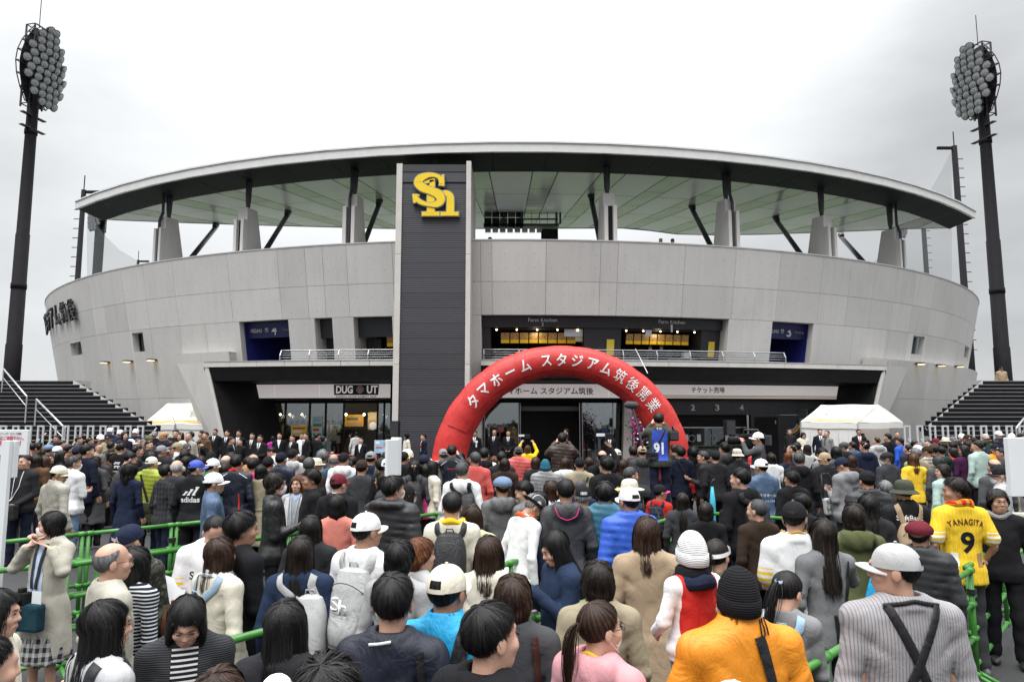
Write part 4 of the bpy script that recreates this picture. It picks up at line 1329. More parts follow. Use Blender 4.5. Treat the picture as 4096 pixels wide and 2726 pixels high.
M_WINK = paint('white_ink', (0.75, 0.75, 0.75, 1), 0.6)
M_BLUE = paint('gate_blue', (0.022, 0.026, 0.20, 1), 0.5, var=0.1)
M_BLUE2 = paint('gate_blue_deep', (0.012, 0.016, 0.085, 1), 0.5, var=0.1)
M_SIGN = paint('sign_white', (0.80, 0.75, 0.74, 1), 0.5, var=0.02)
M_SIGN.node_tree.nodes['Principled BSDF'].inputs['Emission Color'].default_value = (0.80, 0.74, 0.73, 1); M_SIGN.node_tree.nodes['Principled BSDF'].inputs['Emission Strength'].default_value = 0.28   # slight glow added so the sign bands look brighter under the canopy
M_YEL = paint('logo_yellow', (0.80, 0.56, 0.01, 1), 0.4, var=0.02)
M_GREYB = paint('logo_border', (0.22, 0.22, 0.23, 1), 0.4)
def glassmat():
 m, t, p = newmat('shop_glass')
 t.nodes.remove(p)
 o = t.nodes['Material Output']
 tr = N(t, 'ShaderNodeBsdfTransparent'); tr.inputs[0].default_value = (0.72, 0.76, 0.76, 1)
 gl = N(t, 'ShaderNodeBsdfGlossy'); gl.inputs['Roughness'].default_value = 0.03
 gl.inputs[0].default_value = (0.9, 0.95, 1.0, 1)
 fr = N(t, 'ShaderNodeFresnel'); fr.inputs[0].default_value = 1.7
 mx = N(t, 'ShaderNodeMixShader')
 t.links.new(mth(t, 'MULTIPLY_ADD', fr.outputs[0], 1.0, 0.10), mx.inputs[0])
 t.links.new(tr.outputs[0], mx.inputs[1]); t.links.new(gl.outputs[0], mx.inputs[2])
 t.links.new(mx.outputs[0], o.inputs['Surface'])
 return m
M_GLASS = glassmat()
def asphalt():
 m, t, p = newmat('asphalt')
 co = coords(t)
 n = noise(t, co, 0.7, 6, 0.6); g = noise(t, co, 160.0, 3, 0.7)
 f = mth(t, 'ADD', mth(t, 'MULTIPLY', n, 0.65), mth(t, 'MULTIPLY', g, 0.35))
 t.links.new(ramp(t, f, [(0.3, (0.014, 0.014, 0.016)), (0.5, (0.026, 0.026, 0.028)), (0.75, (0.05, 0.049, 0.048))]), p.inputs['Base Color'])
 p.inputs['Roughness'].default_value = 0.75
 bump(t, p, g, 0.5, 0.008)
 return m
ground = MB().grid([[Vector((x, y, 0)) for x in (-900, -60, -20, 0, 20, 60, 900)] for y in (-60, 0, 20, 60, 300, 1400)]).build('ground', asphalt())
tag(ground, kind='structure')
WCY, WR, WZT, LEAN = 60.35, 34.35, 9.09, 0.20
def wallR(z, off=0.0): return WR - LEAN * (WZT - z) + off
def wp(th, z, off=0.0):
 r = wallR(z, off); return Vector((r * math.sin(th), WCY - r * math.cos(th), z))
def wall_hit(xD, yD, off=0.0):
 """angle and height where the bowl wall is seen at the given spot of the photograph"""
 r = ray(xD * S_, yD * S_); o = Vector((0, 0, CAM_H)); best = None
 for i in range(2400):
  q = o + r * (18 + i * 0.012)
  if math.hypot(q.x, q.y - WCY) <= wallR(q.z, off): best = q; break
 if best is None: best = q
 return math.atan2(best.x, WCY - best.y), best.z
def arc_block(name, t0, t1, z0, z1, mat, parent, th=0.28, off=0.0, gap=0.006, seg=None, vertical=False):
 """curved slab of the leaning bowl wall, with uv = metres"""
 R = wallR((z0 + z1) / 2, off); g = gap / R
 a, b = t0 + g, t1 - g
 if b <= a: return None
 n = seg or max(1, int(math.ceil((b - a) * R / 0.9)))
 v, f, uv = [], [], []
 for i in range(n + 1):
  t = a + (b - a) * i / n
  for (z, o) in ((z0 + gap, off), (z1 - gap, off), (z1 - gap, off - th), (z0 + gap, off - th)):
   v.append(wp(t, z, o)); uv.append((t * WR, z))
 for i in range(n):
  k, l = i * 4, i * 4 + 4
  for e in range(4): f.append((k + e, l + e, l + (e + 1) % 4, k + (e + 1) % 4))
 f.append((0, 1, 2, 3)); f.append((n * 4 + 3, n * 4 + 2, n * 4 + 1, n * 4))
 me = mesh_from(name, v, f)
 l = me.uv_layers.new(name='UVMap')
 for lp in me.loops: l.data[lp.index].uv = uv[lp.vertex_index]
 bm = bmesh.new(); bm.from_mesh(me); bmesh.ops.recalc_face_normals(bm, faces=bm.faces); bm.to_mesh(me); bm.free()
 return obj(name, me, mat, parent)
def arc_core(name, t0, t1, z0, z1, mat, parent, off=-0.03, th=0.2):
 return arc_block(name, t0, t1, z0, z1, mat, parent, th, off, 0.0)
stadium = empty('stadium', (0, 26, 0), 0, 'curved grey concrete baseball stadium with a wide white-edged roof', 'stadium')
stadium.location = (0, 0, 0)
wall = arc_core('bowl_wall', math.radians(-78), math.radians(78), 6.30, 9.0, M_CORE, stadium, -0.04, 0.25)
JD = [207, 236, 280, 331, 399, 527, 642, 705, 745, 800, 905]
JL = [wall_hit(x, 640 if x > 240 else 680)[0] for x in JD]
JR = [wall_hit(x, 620 if x < 2000 else 660)[0] for x in (1106, 1132, 1256, 1381, 1421, 1574, 1691, 1794, 1893, 1958, 2010, 2060, 2105, 2150, 2190, 2225)]
JALL = JL + [(JL[-1] + JR[0]) / 2] + JR
stepL = math.radians(3.4)
JALL = [JALL[0] - stepL * k for k in range(8, 0, -1)] + JALL + [JALL[-1] + stepL * k for k in range(1, 9)]
for a, b in zip(JALL[:-1], JALL[1:]):
 arc_block('wall_panel', a, b, 7.53, WZT, M_CONC, wall)
 arc_block('wall_panel', a, b, 6.25, 7.53, M_CONC, wall)
cop = arc_block('coping', math.radians(-78), math.radians(78), WZT + 0.004, WZT + 0.05, M_CONC2, wall, 0.34, 0.02, 0.0, 90)
FL = 3.75
O = {}   # openings of the upper floor: angle ranges
for nm, x0, x1 in (('gate4', 556, 668), ('door', 728, 768), ('kit0', 817, 905), ('kitchen', 1108, 1672), ('gate3', 1772, 1866)):
 O[nm] = (wall_hit(x0, 800)[0], wall_hit(x1, 800)[0])
TL, TR = JALL[0], JALL[-1]
end_l, end_r = wall_hit(470, 833, 0.3)[0], wall_hit(2045, 840, 0.3)[0]
def tier(a, b, z0, z1, every=2.05):
 n = max(1, round((b - a) * WR / every))
 for k in range(n): arc_block('wall_panel', a + (b - a) * k / n, a + (b - a) * (k + 1) / n, z0, z1, M_CONC, wall)
edges = [end_l, O['gate4'], O['door'], O['kit0'], O['kitchen'], O['gate3'], end_r]
prev = end_l
for k in ('gate4', 'door', 'kit0', 'kitchen', 'gate3'):
 if O[k][0] - prev > 0.004:
  arc_core('wall_core', prev + 0.002, O[k][0] - 0.002, FL, 6.3, M_CONC2, wall, -0.04, 0.3)
  tier(prev, O[k][0], FL, 6.25)
 prev = O[k][1]
arc_core('wall_core', prev + 0.002, end_r, FL, 6.3, M_CONC2, wall, -0.04, 0.3); tier(prev, end_r, FL, 6.25)
WIN = [(160, 189, 787, 817), (306, 331, 765, 809), (2099, 2125, 773, 815), (2214, 2233, 796, 823)]
wn = []
for x0, x1, y0, y1 in WIN:
 ym = (y0 + y1) / 2
 a, b = wall_hit(x0, ym)[0], wall_hit(x1, ym)[0]
 z1 = wall_hit((x0 + x1) / 2, y0)[1]; z0 = wall_hit((x0 + x1) / 2, y1)[1]
 wn.append((min(a, b), max(a, b), z0, z1))
def outer(a0, b0):
 js = [j for j in JALL if a0 < j < b0]
 bnd = [a0] + js + [b0]
 for a, b in zip(bnd[:-1], bnd[1:]):
  ws = [w for w in wn if a < (w[0] + w[1]) / 2 < b]
  if not ws:
   arc_block('wall_panel', a, b, 3.1, 6.25, M_CONC, wall)
  else:
   w = ws[0]; w0, w1 = max(w[0], a + 0.003), min(w[1], b - 0.003)
   arc_block('wall_panel', a, w0, 3.1, 6.25, M_CONC, wall); arc_block('wall_panel', w1, b, 3.1, 6.25, M_CONC, wall)
   arc_block('wall_panel', w0, w1, 3.1, w[2], M_CONC, wall, gap=0.001); arc_block('wall_panel', w0, w1, w[3], 6.25, M_CONC, wall, gap=0.001)
   q = arc_block('window', w0 - 0.004, w1 + 0.004, w[2] - 0.1, w[3] + 0.1, M_GLASS, wall, 0.02, -0.34, 0.0)
   arc_block('window_room', w0 - 0.01, w1 + 0.01, w[2] - 0.2, w[3] + 0.2, M_CHAR, wall, 0.05, -0.9, 0.0)
   arc_block('shutter', w0 + (w1 - w0) * 0.35, w1, w[2], w[3], paint('window_red', (0.16, 0.012, 0.02, 1), 0.5), wall, 0.02, -0.7, 0.0)
  arc_block('wall_panel', a, b, 0.0, 3.1, M_CONC, wall)
  arc_block('wall_core', a + 0.001, b - 0.001, 0.0, 3.1, M_CORE, wall, 0.2, -0.04, 0.0)
outer(TL, end_l); outer(end_r, TR)
for a, b in ((TL, wn[0][0] - .006), (wn[0][1] + .006, wn[1][0] - .006), (wn[1][1] + .006, end_l), (end_r, wn[2][0] - .006), (wn[2][1] + .006, wn[3][0] - .006), (wn[3][1] + .006, TR)):
 arc_block('wall_core', a, b, 3.1, 6.25, M_CORE, wall, 0.2, -0.04, 0.0)
# ---- upper floor: slab, gates, kitchens
slab = MB(); rows = []
for o in (0.45, -4.2): rows.append([wp(end_l + (end_r - end_l) * k / 40, FL, o) for k in range(41)])
slab.grid(rows); slab.build('upper_floor', paint('deck_grey', (0.16, 0.16, 0.165, 1), 0.8), stadium)
def recess(nm, name, depth, mat_side, mat_back, zt=6.25, header=None, mat_head=None):
 a, b = O[nm]
 r = bpy.data.objects.new(name, None); link(r, stadium)
 arc_block('back_wall', a - 0.02, b + 0.02, FL, zt + 0.3, mat_back, r, 0.1, -depth, 0.0)
 for t, s in ((a, 1), (b, -1)):
  m = MB(); m.add([wp(t - s * 0.0005, FL, -0.31), wp(t - s * 0.0005, zt + 0.2, -0.31), wp(t - s * 0.0005, zt + 0.2, -depth), wp(t - s * 0.0005, FL, -depth)], [(0, 1, 2, 3)])
  m.build('side_wall', mat_side, r)
 m = MB(); m.grid([[wp(a + (b - a) * k / 12, zt + 0.02, -0.31) for k in range(13)], [wp(a + (b - a) * k / 12, zt + 0.02, -depth) for k in range(13)]]); m.build('ceiling', M_BLACK, r)
 if header:
  arc_block('header', a, b, zt - header, zt - 0.002, mat_head or M_CHAR, r, 0.12, -0.45, 0.0)
 return r
def along(th, z, off): 
 """tangent / up directions and point on the wall for lettering"""
 p = wp(th, z, off); q = wp(th + 0.01, z, off); return p, (q - p).normalized()
g4 = recess('gate4', 'gate_recess', 2.6, M_BLUE, M_BLUE2, header=0.65, mat_head=M_BLUE2)
g3 = recess('gate3', 'gate_recess', 2.6, M_BLUE, M_BLUE2, header=0.65, mat_head=M_BLUE2)
for nm, dg in (('gate4', '4'), ('gate3', '3')):
 a, b = O[nm]
 par = g4 if nm == 'gate4' else g3
 for s, u, w, h in ((dg, 0.58, 0.26, 0.44), ('MIZUHO', 0.20, 0.56, 0.17), ('Premium seat', 0.86, 0.5, 0.11), ('通路', 0.42, 0.17, 0.09), ('GATE', 0.42, 0.16, 0.045)):
  th = a + (b - a) * u
  z = 5.91 + (0.05 if s == '通路' else (-0.05 if s == 'GATE' else 0))
  p, xd = along(th, z, -0.448)
  letter_on_plane(s, p, xd, (0, 0, 1), w, M_WINK if s != 'Premium seat' else paint('dull_gold', (0.30, 0.28, 0.26, 1), 0.6), par, h, 0.006, 0.006)
 m = MB(); m.tube([wp(a + (b - a) * 0.62, FL + 0.5, -1.0), wp(b - 0.002, FL + 1.5, -1.4)], 0.025); m.build('handrail', M_STEEL, par)
dr = recess('door', 'door_recess', 0.9, M_CONC2, M_CHAR, header=0.75)
k0 = recess('kit0', 'kitchen_recess', 2.4, M_CONC2, M_CHAR, header=0.75)
kt = recess('kitchen', 'kitchen_recess', 3.2, M_CONC2, M_BLACK, header=0.42)
a, b = O['kitchen']
TH = lambda x, y=765, off=-0.5: wall_hit(x, y, off)[0]
for s, x, n in (('Farm Kitchen', 1248, '2'), ('Farm Kitchen', 1543, '1')):
 th = TH(x)
 p, xd = along(th, 6.12, -0.448); letter_on_plane(s, p, xd, (0, 0, 1), 1.16, M_WINK, kt, None, 0.012, 0.006)
 p, xd = along(th, 5.945, -0.448); letter_on_plane(n, p, xd, (0, 0, 1), 0.085, M_WINK, kt, None, 0.012, 0.006)
def foodmat():
 if 'menu_print' in MATS: return MATS['menu_print']
 m, t, p = newmat('menu_print')
 tc = N(t, 'ShaderNodeTexCoord'); oi = N(t, 'ShaderNodeObjectInfo')
 s = sepxyz(t, tc.outputs['Generated'])
 n = noise(t, coords(t, (1, 1, 1)), 9.0, 3, 0.6, 0.5)
 n = noise(t, coords(t, (1, 1, 1)), 26.0, 3, 0.6, 0.5)
 dish = ramp(t, n, [(0.3, srgb(60, 40, 20)), (0.45, srgb(150, 95, 40)), (0.58, srgb(190, 165, 110)), (0.72, srgb(60, 70, 40))])
 k = mth(t, 'GREATER_THAN', s[2], 0.32)
 c = mixc(t, k, srgb(240, 190, 30), dish)
 t.links.new(c, p.inputs['Base Color']); t.links.new(c, p.inputs['Emission Color']); p.inputs['Emission Strength'].default_value = 0.12
 p.inputs['Roughness'].default_value = 0.4
 MATS['menu_print'] = m
 return m
def kit_box(name, x0, x1, z0, z1, o0, o1, mat, seg=4):
 return arc_block(name, TH(x0), TH(x1), z0, z1, mat, kt, o0 - o1, o0, 0.0, seg)
kit_box('front_wall', 1108, 1128, FL, 6.1, -0.55, -2.8, M_CHAR); kit_box('front_wall', 1345, 1430, FL, 6.1, -0.55, -2.8, M_CHAR); kit_box('front_wall', 1617, 1665, FL, 6.1, -0.60, -2.8, M_CHAR)
for x0, x1 in ((1130, 1343), (1432, 1615)):
 kit_box('counter', x0, x1, FL, FL + 0.95, -0.75, -1.4, paint('counter_steel', (0.28, 0.28, 0.29, 1), 0.35, 0.6), 8)
 kit_box('soffit', x0, x1, 5.80, 5.95, -0.60, -1.4, M_BLACK, 8)
 n = 8
 for k in range(n):
  w = (x1 - x0 - 30) / n
  xa = x0 + 20 + k * w
  q = kit_box('menu_board', xa + 1.4, xa + w - 1.4, 5.28, 5.70, -1.2, -1.24, foodmat(), 2)
 for k in range(5):
  xx = x0 + 12 + k * (x1 - x0 - 24) / 4
  p = wp(TH(xx), 5.76, -0.70); l = MB(); l.add(*ball(0.035, 0.035, 0.035, 8, 6)); 
  o = l.build('spot_lamp', emit('warm_bulb', (1.0, 0.85, 0.5, 1), 6.0), kt, True); o.location = p
 lp_ = bpy.data.lights.new('kitchen_lamp', 'POINT'); lp_.energy = 5; lp_.color = (1.0, 0.86, 0.6); lp_.shadow_soft_size = 0.1; lo_ = bpy.data.objects.new('lamp_light', lp_); link(lo_, kt); lo_.location = wp(TH((x0 + x1) / 2), 5.6, -0.95)
 for k in range(4):
  xx = x0 + 30 + k * (x1 - x0 - 50) / 3.2
  kit_box('till', xx, xx + 14, FL + 0.955, FL + 1.2, -0.85, -1.1, M_PLASTW if k % 2 else M_CHAR, 1)
kit_box('paper_notice', 1300, 1343, 5.50, 5.80, -0.72, -0.73, M_PLASTW, 2); kit_box('paper_notice', 1326, 1343, 5.30, 5.49, -0.72, -0.73, paint('notice_cream', (0.6, 0.52, 0.35, 1)), 1)
kit_box('wall_poster', 1397, 1414, 4.75, 5.38, -0.50, -0.52, paint('poster_yellow', (0.75, 0.55, 0.06, 1)), 1); kit_box('wall_poster', 1634, 1648, 4.75, 5.38, -0.56, -0.58, paint('poster_yellow', (0.75, 0.55, 0.06, 1)), 1)
kit_box('wall_poster', 1487, 1501, 5.55, 5.8, -0.58, -0.59, M_PLASTW, 1)
m = MB(); arc_block('menu_board', TH(872), TH(899), 5.2, 5.65, foodmat(), k0, 0.03, -1.4, 0.0)
arc_block('cardboard_box', TH(866), TH(878), FL, FL + 0.75, paint('cardboard', (0.42, 0.24, 0.08, 1)), k0, 0.3, -0.6, 0.0); arc_block('cardboard_box', TH(880), TH(892), FL, FL + 0.72, paint('cardboard', (0.42, 0.24, 0.08, 1)), k0, 0.3, -0.6, 0.0)
arc_block('door', TH(826), TH(862), FL, 5.5, M_CHAR, k0, 0.05, -1.2, 0.0)
# ---- canopy over the ground floor
CCX, CCY, CR, CZ = -1.86, 83.23, 56.8, 4.45
def cp(x, z, back=0.0):
 """point on the canopy edge arc at width x, moved back (m) from it"""
 y = CCY - math.sqrt(CR ** 2 - (x - CCX) ** 2)
 return Vector((x, y + back, z))
XL, XR = dz(470, 833, CZ).x, dz(2045, 840, CZ).x
TWL, TWR, TWY = -4.40, -1.56, 25.2      # tower left, right, front
def canopy_part(x0, x1, name):
 r = bpy.data.objects.new(name, None); link(r, stadium)
 n = 14
 X = [x0 + (x1 - x0) * k / n for k in range(n + 1)]
 for k in range(0, n, 2):
  m = MB()
  m.grid([[cp(x, CZ) for x in (X[k] + 0.008, X[k + 1], X[k + 2] - 0.008)], [cp(x, CZ - 0.20) for x in (X[k] + 0.008, X[k + 1], X[k + 2] - 0.008)]])
  m.grid([[cp(x, CZ) for x in (X[k] + 0.008, X[k + 1], X[k + 2] - 0.008)], [cp(x, CZ, 0.5) for x in (X[k] + 0.008, X[k + 1], X[k + 2] - 0.008)]])
  m.grid([[cp(x, CZ - 0.20) for x in (X[k] + 0.008, X[k + 1], X[k + 2] - 0.008)], [cp(x, CZ - 0.20, 0.25) for x in (X[k] + 0.008, X[k + 1], X[k + 2] - 0.008)]])
  m.build('edge_panel', M_TRIM, r)
 m = MB(); m.grid([[cp(x, CZ + 0.03, -0.02) for x in X], [cp(x, CZ + 0.03, 0.45) for x in X]]); m.grid([[cp(x, CZ + 0.03, -0.02) for x in X], [cp(x, CZ + 0.004, -0.02) for x in X]])
 m.build('flashing', M_RAIL, r)
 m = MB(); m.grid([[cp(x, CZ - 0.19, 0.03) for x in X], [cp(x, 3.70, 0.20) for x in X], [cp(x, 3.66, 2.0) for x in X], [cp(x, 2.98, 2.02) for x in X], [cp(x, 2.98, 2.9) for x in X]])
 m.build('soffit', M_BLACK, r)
 m = MB(); m.grid([[cp(x, CZ + 0.001, 0.5) for x in X], [cp(x, FL, 0.5) for x in X]]); m.build('upstand', M_TRIM, r)
 return r
canL = canopy_part(XL, TWL - 0.02, 'canopy'); canR = canopy_part(TWR + 0.35, XR, 'canopy')
for par, x0, xb, s in ((canL, XL, dy(533, 1046, 27.5).x, -1), (canR, XR, dy(1986, 1046, 29.2).x, 1)):
 y0 = cp(x0, 0).y
 top_o, bot_o = Vector((x0, y0, CZ)), Vector((xb - (xb - x0) * 0.02, y0 - 0.02, 0))
 w = 0.13
 m = MB(); m.prism([top_o, bot_o, bot_o - Vector((s * w * 1.1, 0, 0)), top_o - Vector((s * w * 1.1, 0, 0))], (0, 0.0, 0), (0, 3.4, 0)); m.build('side_frame', M_TRIM, par)
 m = MB(); a_, b_ = top_o - Vector((s * (w * 1.1 + 0.004), -0.02, 0.2)), bot_o - Vector((s * (w * 1.1 + 0.004), -0.02, 0))
 e_ = Vector((-s * 1.6, 2.2, 0))
 m.add([a_, b_, b_ + e_, a_ + e_], [(0, 1, 2, 3)]); m.build('reveal', M_BLACK, par)
 m = MB(); m.prism([top_o + Vector((0, 0.02, 0)), bot_o + Vector((0, 0.02, 0)), bot_o + Vector((s * 0.9, 0.9, 0)), top_o + Vector((s * 1.6, 1.1, 0))], (0, 0, 0), (0, 0.4, 0)); m.build('cheek_wall', M_CONC2, par)
r0 = wall_hit(2051, 812, 0.35)[0]
ledge = bpy.data.objects.new('ledge_wall', None); link(ledge, stadium)
rE = wall_hit(2276, 832, 0.55)[0]
nn = 6
for k in range(nn):
 a, b = end_r - 0.012 + (rE - end_r) * k / nn, end_r - 0.012 + (rE - end_r) * (k + 1) / nn
 arc_block('wall_panel', a, b, 3.1, 4.86, M_CONC, ledge, 0.5, 0.52, 0.005)
 arc_block('wall_panel', a, b, 0.0, 3.1, M_CONC, ledge, 0.5, 0.52, 0.005)
arc_block('wall_panel', end_l - 0.05, end_l + 0.045, 4.47, 5.0, M_CONC, ledge, 0.4, 0.40, 0.005)
arc_block('wall_panel', end_r - 0.05, end_r - 0.013, 4.47, 4.88, M_CONC, ledge, 0.4, 0.50, 0.005)
# ---- balcony railings: horizontal rails on outward-leaning brackets
def railing(x0, x1, label):
 r = empty('balcony_railing', (0, 0, 0), 0, label, 'railing', 'railings on the balcony edge')
 n = max(2, int(round((x1 - x0) / 1.35)))
 def pt(x, h, lean): return cp(x, CZ + h, 0.36 - lean)
 for k in range(n + 1):
  x = x0 + (x1 - x0) * k / n
  m = MB(); m.bar(pt(x, 0.0, 0), pt(x, 0.26, 0.02), 0.03, 0.05); m.bar(pt(x, 0.25, 0.02), pt(x, 0.47, -0.16), 0.03, 0.05); m.build('bracket', M_RAIL, r)
 X = [x0 + (x1 - x0) * k / 24 for k in range(25)]
 for h, l, rad in ((0.07, 0.0, 0.012), (0.17, 0.01, 0.012), (0.27, 0.0, 0.012), (0.36, -0.07, 0.012), (0.47, -0.16, 0.026)):
  MB().tube([pt(x, h, l) for x in X], rad, 6).build('rail', M_RAIL, r, True)
 return r
railing(dz(556, 812, CZ).x, TWL - 0.1, 'grey metal balcony railing between the blue gate and the tall dark tower')
railing(TWR + 0.45, dz(1940, 812, CZ).x, 'long grey metal balcony railing in front of the food counters')
# ---- tower with the logo
tower = empty('entrance_tower', (0, 0, 0), 0, 'tall charcoal clad entrance tower carrying the yellow letter logo', 'tower')
TWT = 11.86
def ribbed():
 m, t, p = newmat('ribbed_cladding')
 co = coords(t); s = sepxyz(t, co)
 rib = mth(t, 'ABSOLUTE', mth(t, 'SINE', mth(t, 'MULTIPLY', s[2], math.pi / 0.082)))
 n = noise(t, co, 1.2, 5)
 oi = N(t, 'ShaderNodeObjectInfo')
 c = ramp(t, mth(t, 'MULTIPLY_ADD', rib, 0.55, mth(t, 'MULTIPLY', n, 0.3)), [(0.1, (0.024, 0.024, 0.028)), (0.45, (0.038, 0.039, 0.046)), (0.9, (0.048, 0.049, 0.057))])
 cc = N(t, 'ShaderNodeVectorMath', operation='SCALE'); t.links.new(c, cc.inputs[0]); t.links.new(mth(t, 'MULTIPLY_ADD', oi.outputs['Random'], 0.22, 0.9), cc.inputs['Scale'])
 t.links.new(cc.outputs[0], p.inputs['Base Color'])
 p.inputs['Roughness'].default_value = 0.5; p.inputs['Metallic'].default_value = 0.1
 bump(t, p, mth(t, 'POWER', rib, 0.5), 0.45, 0.015)
 return m
M_RIB = ribbed()
MB().box((TWL + 0.10, TWY + 0.12, 0), (TWR - 0.10, TWY + 3.2, TWT - 0.1)).build('core', M_CHAR, tower)
zz = 0.0
while zz < TWT - 0.75:
 h = min(0.574, TWT - 0.70 - zz)
 MB().box((TWL + 0.225, TWY + 0.06, zz + 0.004), (TWR - 0.185, TWY + 0.115, zz + h - 0.004)).build('cladding_panel', M_RIB, tower)
 zz += 0.574
for x0, x1, top, nm in ((TWL, TWL + 0.22, TWT + 0.02, 'edge_fin'), (TWR - 0.18, TWR, TWT + 0.12, 'edge_fin')):
 for z0, z1 in ((0, 4.2), (4.2, 8.35), (8.35, top)):
  MB().box((x0, TWY - 0.02, z0 + 0.005), (x1, TWY + 3.3, z1 - 0.005)).build(nm, M_TRIM, tower, bevel=0.006)
MB().box((TWL + 0.222, TWY + 0.0, TWT - 0.30), (TWR - 0.182, TWY + 3.0, TWT - 0.02)).build('top_band', M_CHAR, tower)
MB().box((TWL + 0.222, TWY + 0.02, TWT - 0.71), (TWR - 0.182, TWY + 0.10, TWT - 0.31)).build('upper_panel', M_RIB, tower)
def lg(x, y): return dy((1500 + x / 1.9633) / S_, (500 + y / 1.9633) / S_, TWY)
def stroke(pts, ws, y0, y1, grow, mat, name, par):
 P = [lg(*p) for p in pts]; n = len(P)
 L, Rr = [], []
 k = 25.2 / 2730.67 / 1.9633 * 1.03
 for i in range(n):
  d = (P[min(i + 1, n - 1)] - P[max(i - 1, 0)]); d.y = 0; d.normalize()
  w = Vector((-d.z, 0, d.x)) * (ws[i] * k * 0.46 - 0.006 + grow)
  e = d * grow * (-1 if i == 0 else (1 if i == n - 1 else 0))
  L.append(P[i] + w + e); Rr.append(P[i] - w + e)
 m = MB()
 f = lambda pts, y: [Vector((p.x, TWY + y, p.z)) for p in pts]
 m.grid([f(L, y1), f(L, y0), f(Rr, y0), f(Rr, y1)])
 for q in (0, n - 1): m.add([Vector((p.x, TWY + y, p.z)) for p, y in ((L[q], y1), (L[q], y0), (Rr[q], y0), (Rr[q], y1))], [(0, 1, 2, 3)])
 return m.build(name, mat, par)
def smooth(pts, n=5):
 out = []
 P = [pts[0]] + list(pts) + [pts[-1]]
 for i in range(1, len(P) - 2):
  for k in range(n):
   t = k / n; a, b, c, d = P[i - 1], P[i], P[i + 1], P[i + 2]
   out.append(tuple(0.5 * ((2 * b[q]) + (-a[q] + c[q]) * t + (2 * a[q] - 5 * b[q] + 4 * c[q] - d[q]) * t * t + (-a[q] + 3 * b[q] - 3 * c[q] + d[q]) * t ** 3) for q in range(len(b))))
 out.append(pts[-1])
 return out
logo = empty('wall_logo', (0, 0, 0), 0, 'large yellow interlocked letter logo high on the dark tower', 'logo')
Sp = smooth([(524, 470, 34), (512, 425, 36), (470, 404, 34), (415, 405, 46), (362, 428, 70), (346, 465, 78), (380, 502, 72), (440, 526, 66), (500, 552, 78), (520, 595, 72), (490, 630, 56), (430, 634, 34), (370, 618, 38), (332, 590, 40), (316, 560, 36)])
hs = [[(441, 500, 66), (441, 700, 66)], [(386, 462, 20), (438, 447, 30), (474, 436, 20)], [(452, 440, 46), (452, 500, 46)]]
hb = [[(372, 704, 38), (508, 704, 38)]]
arch = smooth([(476, 575, 26), (510, 548, 34), (555, 540, 44), (588, 562, 58), (594, 610, 64), (592, 700, 64)])
hb2 = [[(518, 704, 36), (657, 704, 36)]]
for lay, (ya, yb, g, mat, nm) in enumerate(((-0.10, 0.05, 0.034, M_GREYB, 'letter_border'), (-0.125, 0.0, 0.0, M_YEL, 'letter_face'))):
 for pts in hs + hb + hb2: stroke([p[:2] for p in pts], [p[2] for p in pts], ya + 0.004 * (pts in hb), yb, g, mat, nm, logo)
 stroke([p[:2] for p in arch], [p[2] for p in arch], ya + 0.002, yb, g, mat, nm, logo)
for (ya, yb, g, mat, nm) in ((-0.135, 0.05, 0.034, M_GREYB, 'letter_border'), (-0.155, 0.0, 0.0, M_YEL, 'letter_face')):
 stroke([p[:2] for p in Sp], [p[2] for p in Sp], ya, yb, g, mat, nm, logo)
 stroke([(506, 478), (546, 484)], [18, 14], ya + 0.001, yb, g * 0.7, mat, nm, logo); stroke([(536, 400), (538, 484)], [22, 22], ya + 0.002, yb, g * 0.7, mat, nm, logo); stroke([(302, 556), (350, 562)], [16, 16], ya + 0.001, yb, g * 0.7, mat, nm, logo); stroke([(306, 556), (316, 620)], [20, 24], ya + 0.002, yb, g * 0.7, mat, nm, logo)
# ---- roof
roof = bpy.data.objects.new('roof', None); link(roof, stadium)
RCX, RCY, RR, RZ = 0.23, 60.66, 35.51, 12.34
t0, t1 = math.asin((-21.35 - RCX) / RR), math.asin((23.75 - RCX) / RR)
NF = 22
ths = [t0 + (t1 - t0) * k / NF for k in range(NF + 1)]
def rp(t, z, o=0.0): return Vector((RCX + (RR + o) * math.sin(t), RCY - (RR + o) * math.cos(t), z))
def bandp(x, z=RZ + 0.12):
 y = 63.68 - math.sqrt(36.02 ** 2 - (x - 0.29) ** 2); return Vector((x, y, z))
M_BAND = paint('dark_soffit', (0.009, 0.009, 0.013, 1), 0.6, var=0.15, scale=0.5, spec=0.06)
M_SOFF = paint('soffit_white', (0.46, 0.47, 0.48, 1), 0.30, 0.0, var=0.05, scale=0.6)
M_STRIP = paint('soffit_reflected_green', (0.33, 0.345, 0.33, 1), 0.16, 0.1, var=0.15, scale=0.5)  # green reflection of the field is put into the strip colour
for k in range(NF):
 a, b = ths[k], ths[k + 1]
 m = MB(); m.grid([[rp(a, RZ + 0.40, 0.05), rp(b, RZ + 0.40, 0.05)], [rp(a, RZ + 0.34, 0.05), rp(b, RZ + 0.34, 0.05)], [rp(a, RZ + 0.33, 0.0), rp(b, RZ + 0.33, 0.0)], [rp(a, RZ + 0.02), rp(b, RZ + 0.02)], [rp(a, RZ), rp(b, RZ)], [rp(a, RZ, -0.12), rp(b, RZ, -0.12)]])
 m.grid([[rp(a, RZ + 0.40, 0.05), rp(b, RZ + 0.40, 0.05)], [rp(a, RZ + 0.42, -0.4), rp(b, RZ + 0.42, -0.4)]])
 m.build('fascia_panel', M_WHITE, roof)
bx0, bx1 = -21.43, 23.98
BX = [bx0 + (bx1 - bx0) * k / NF for k in range(NF + 1)]
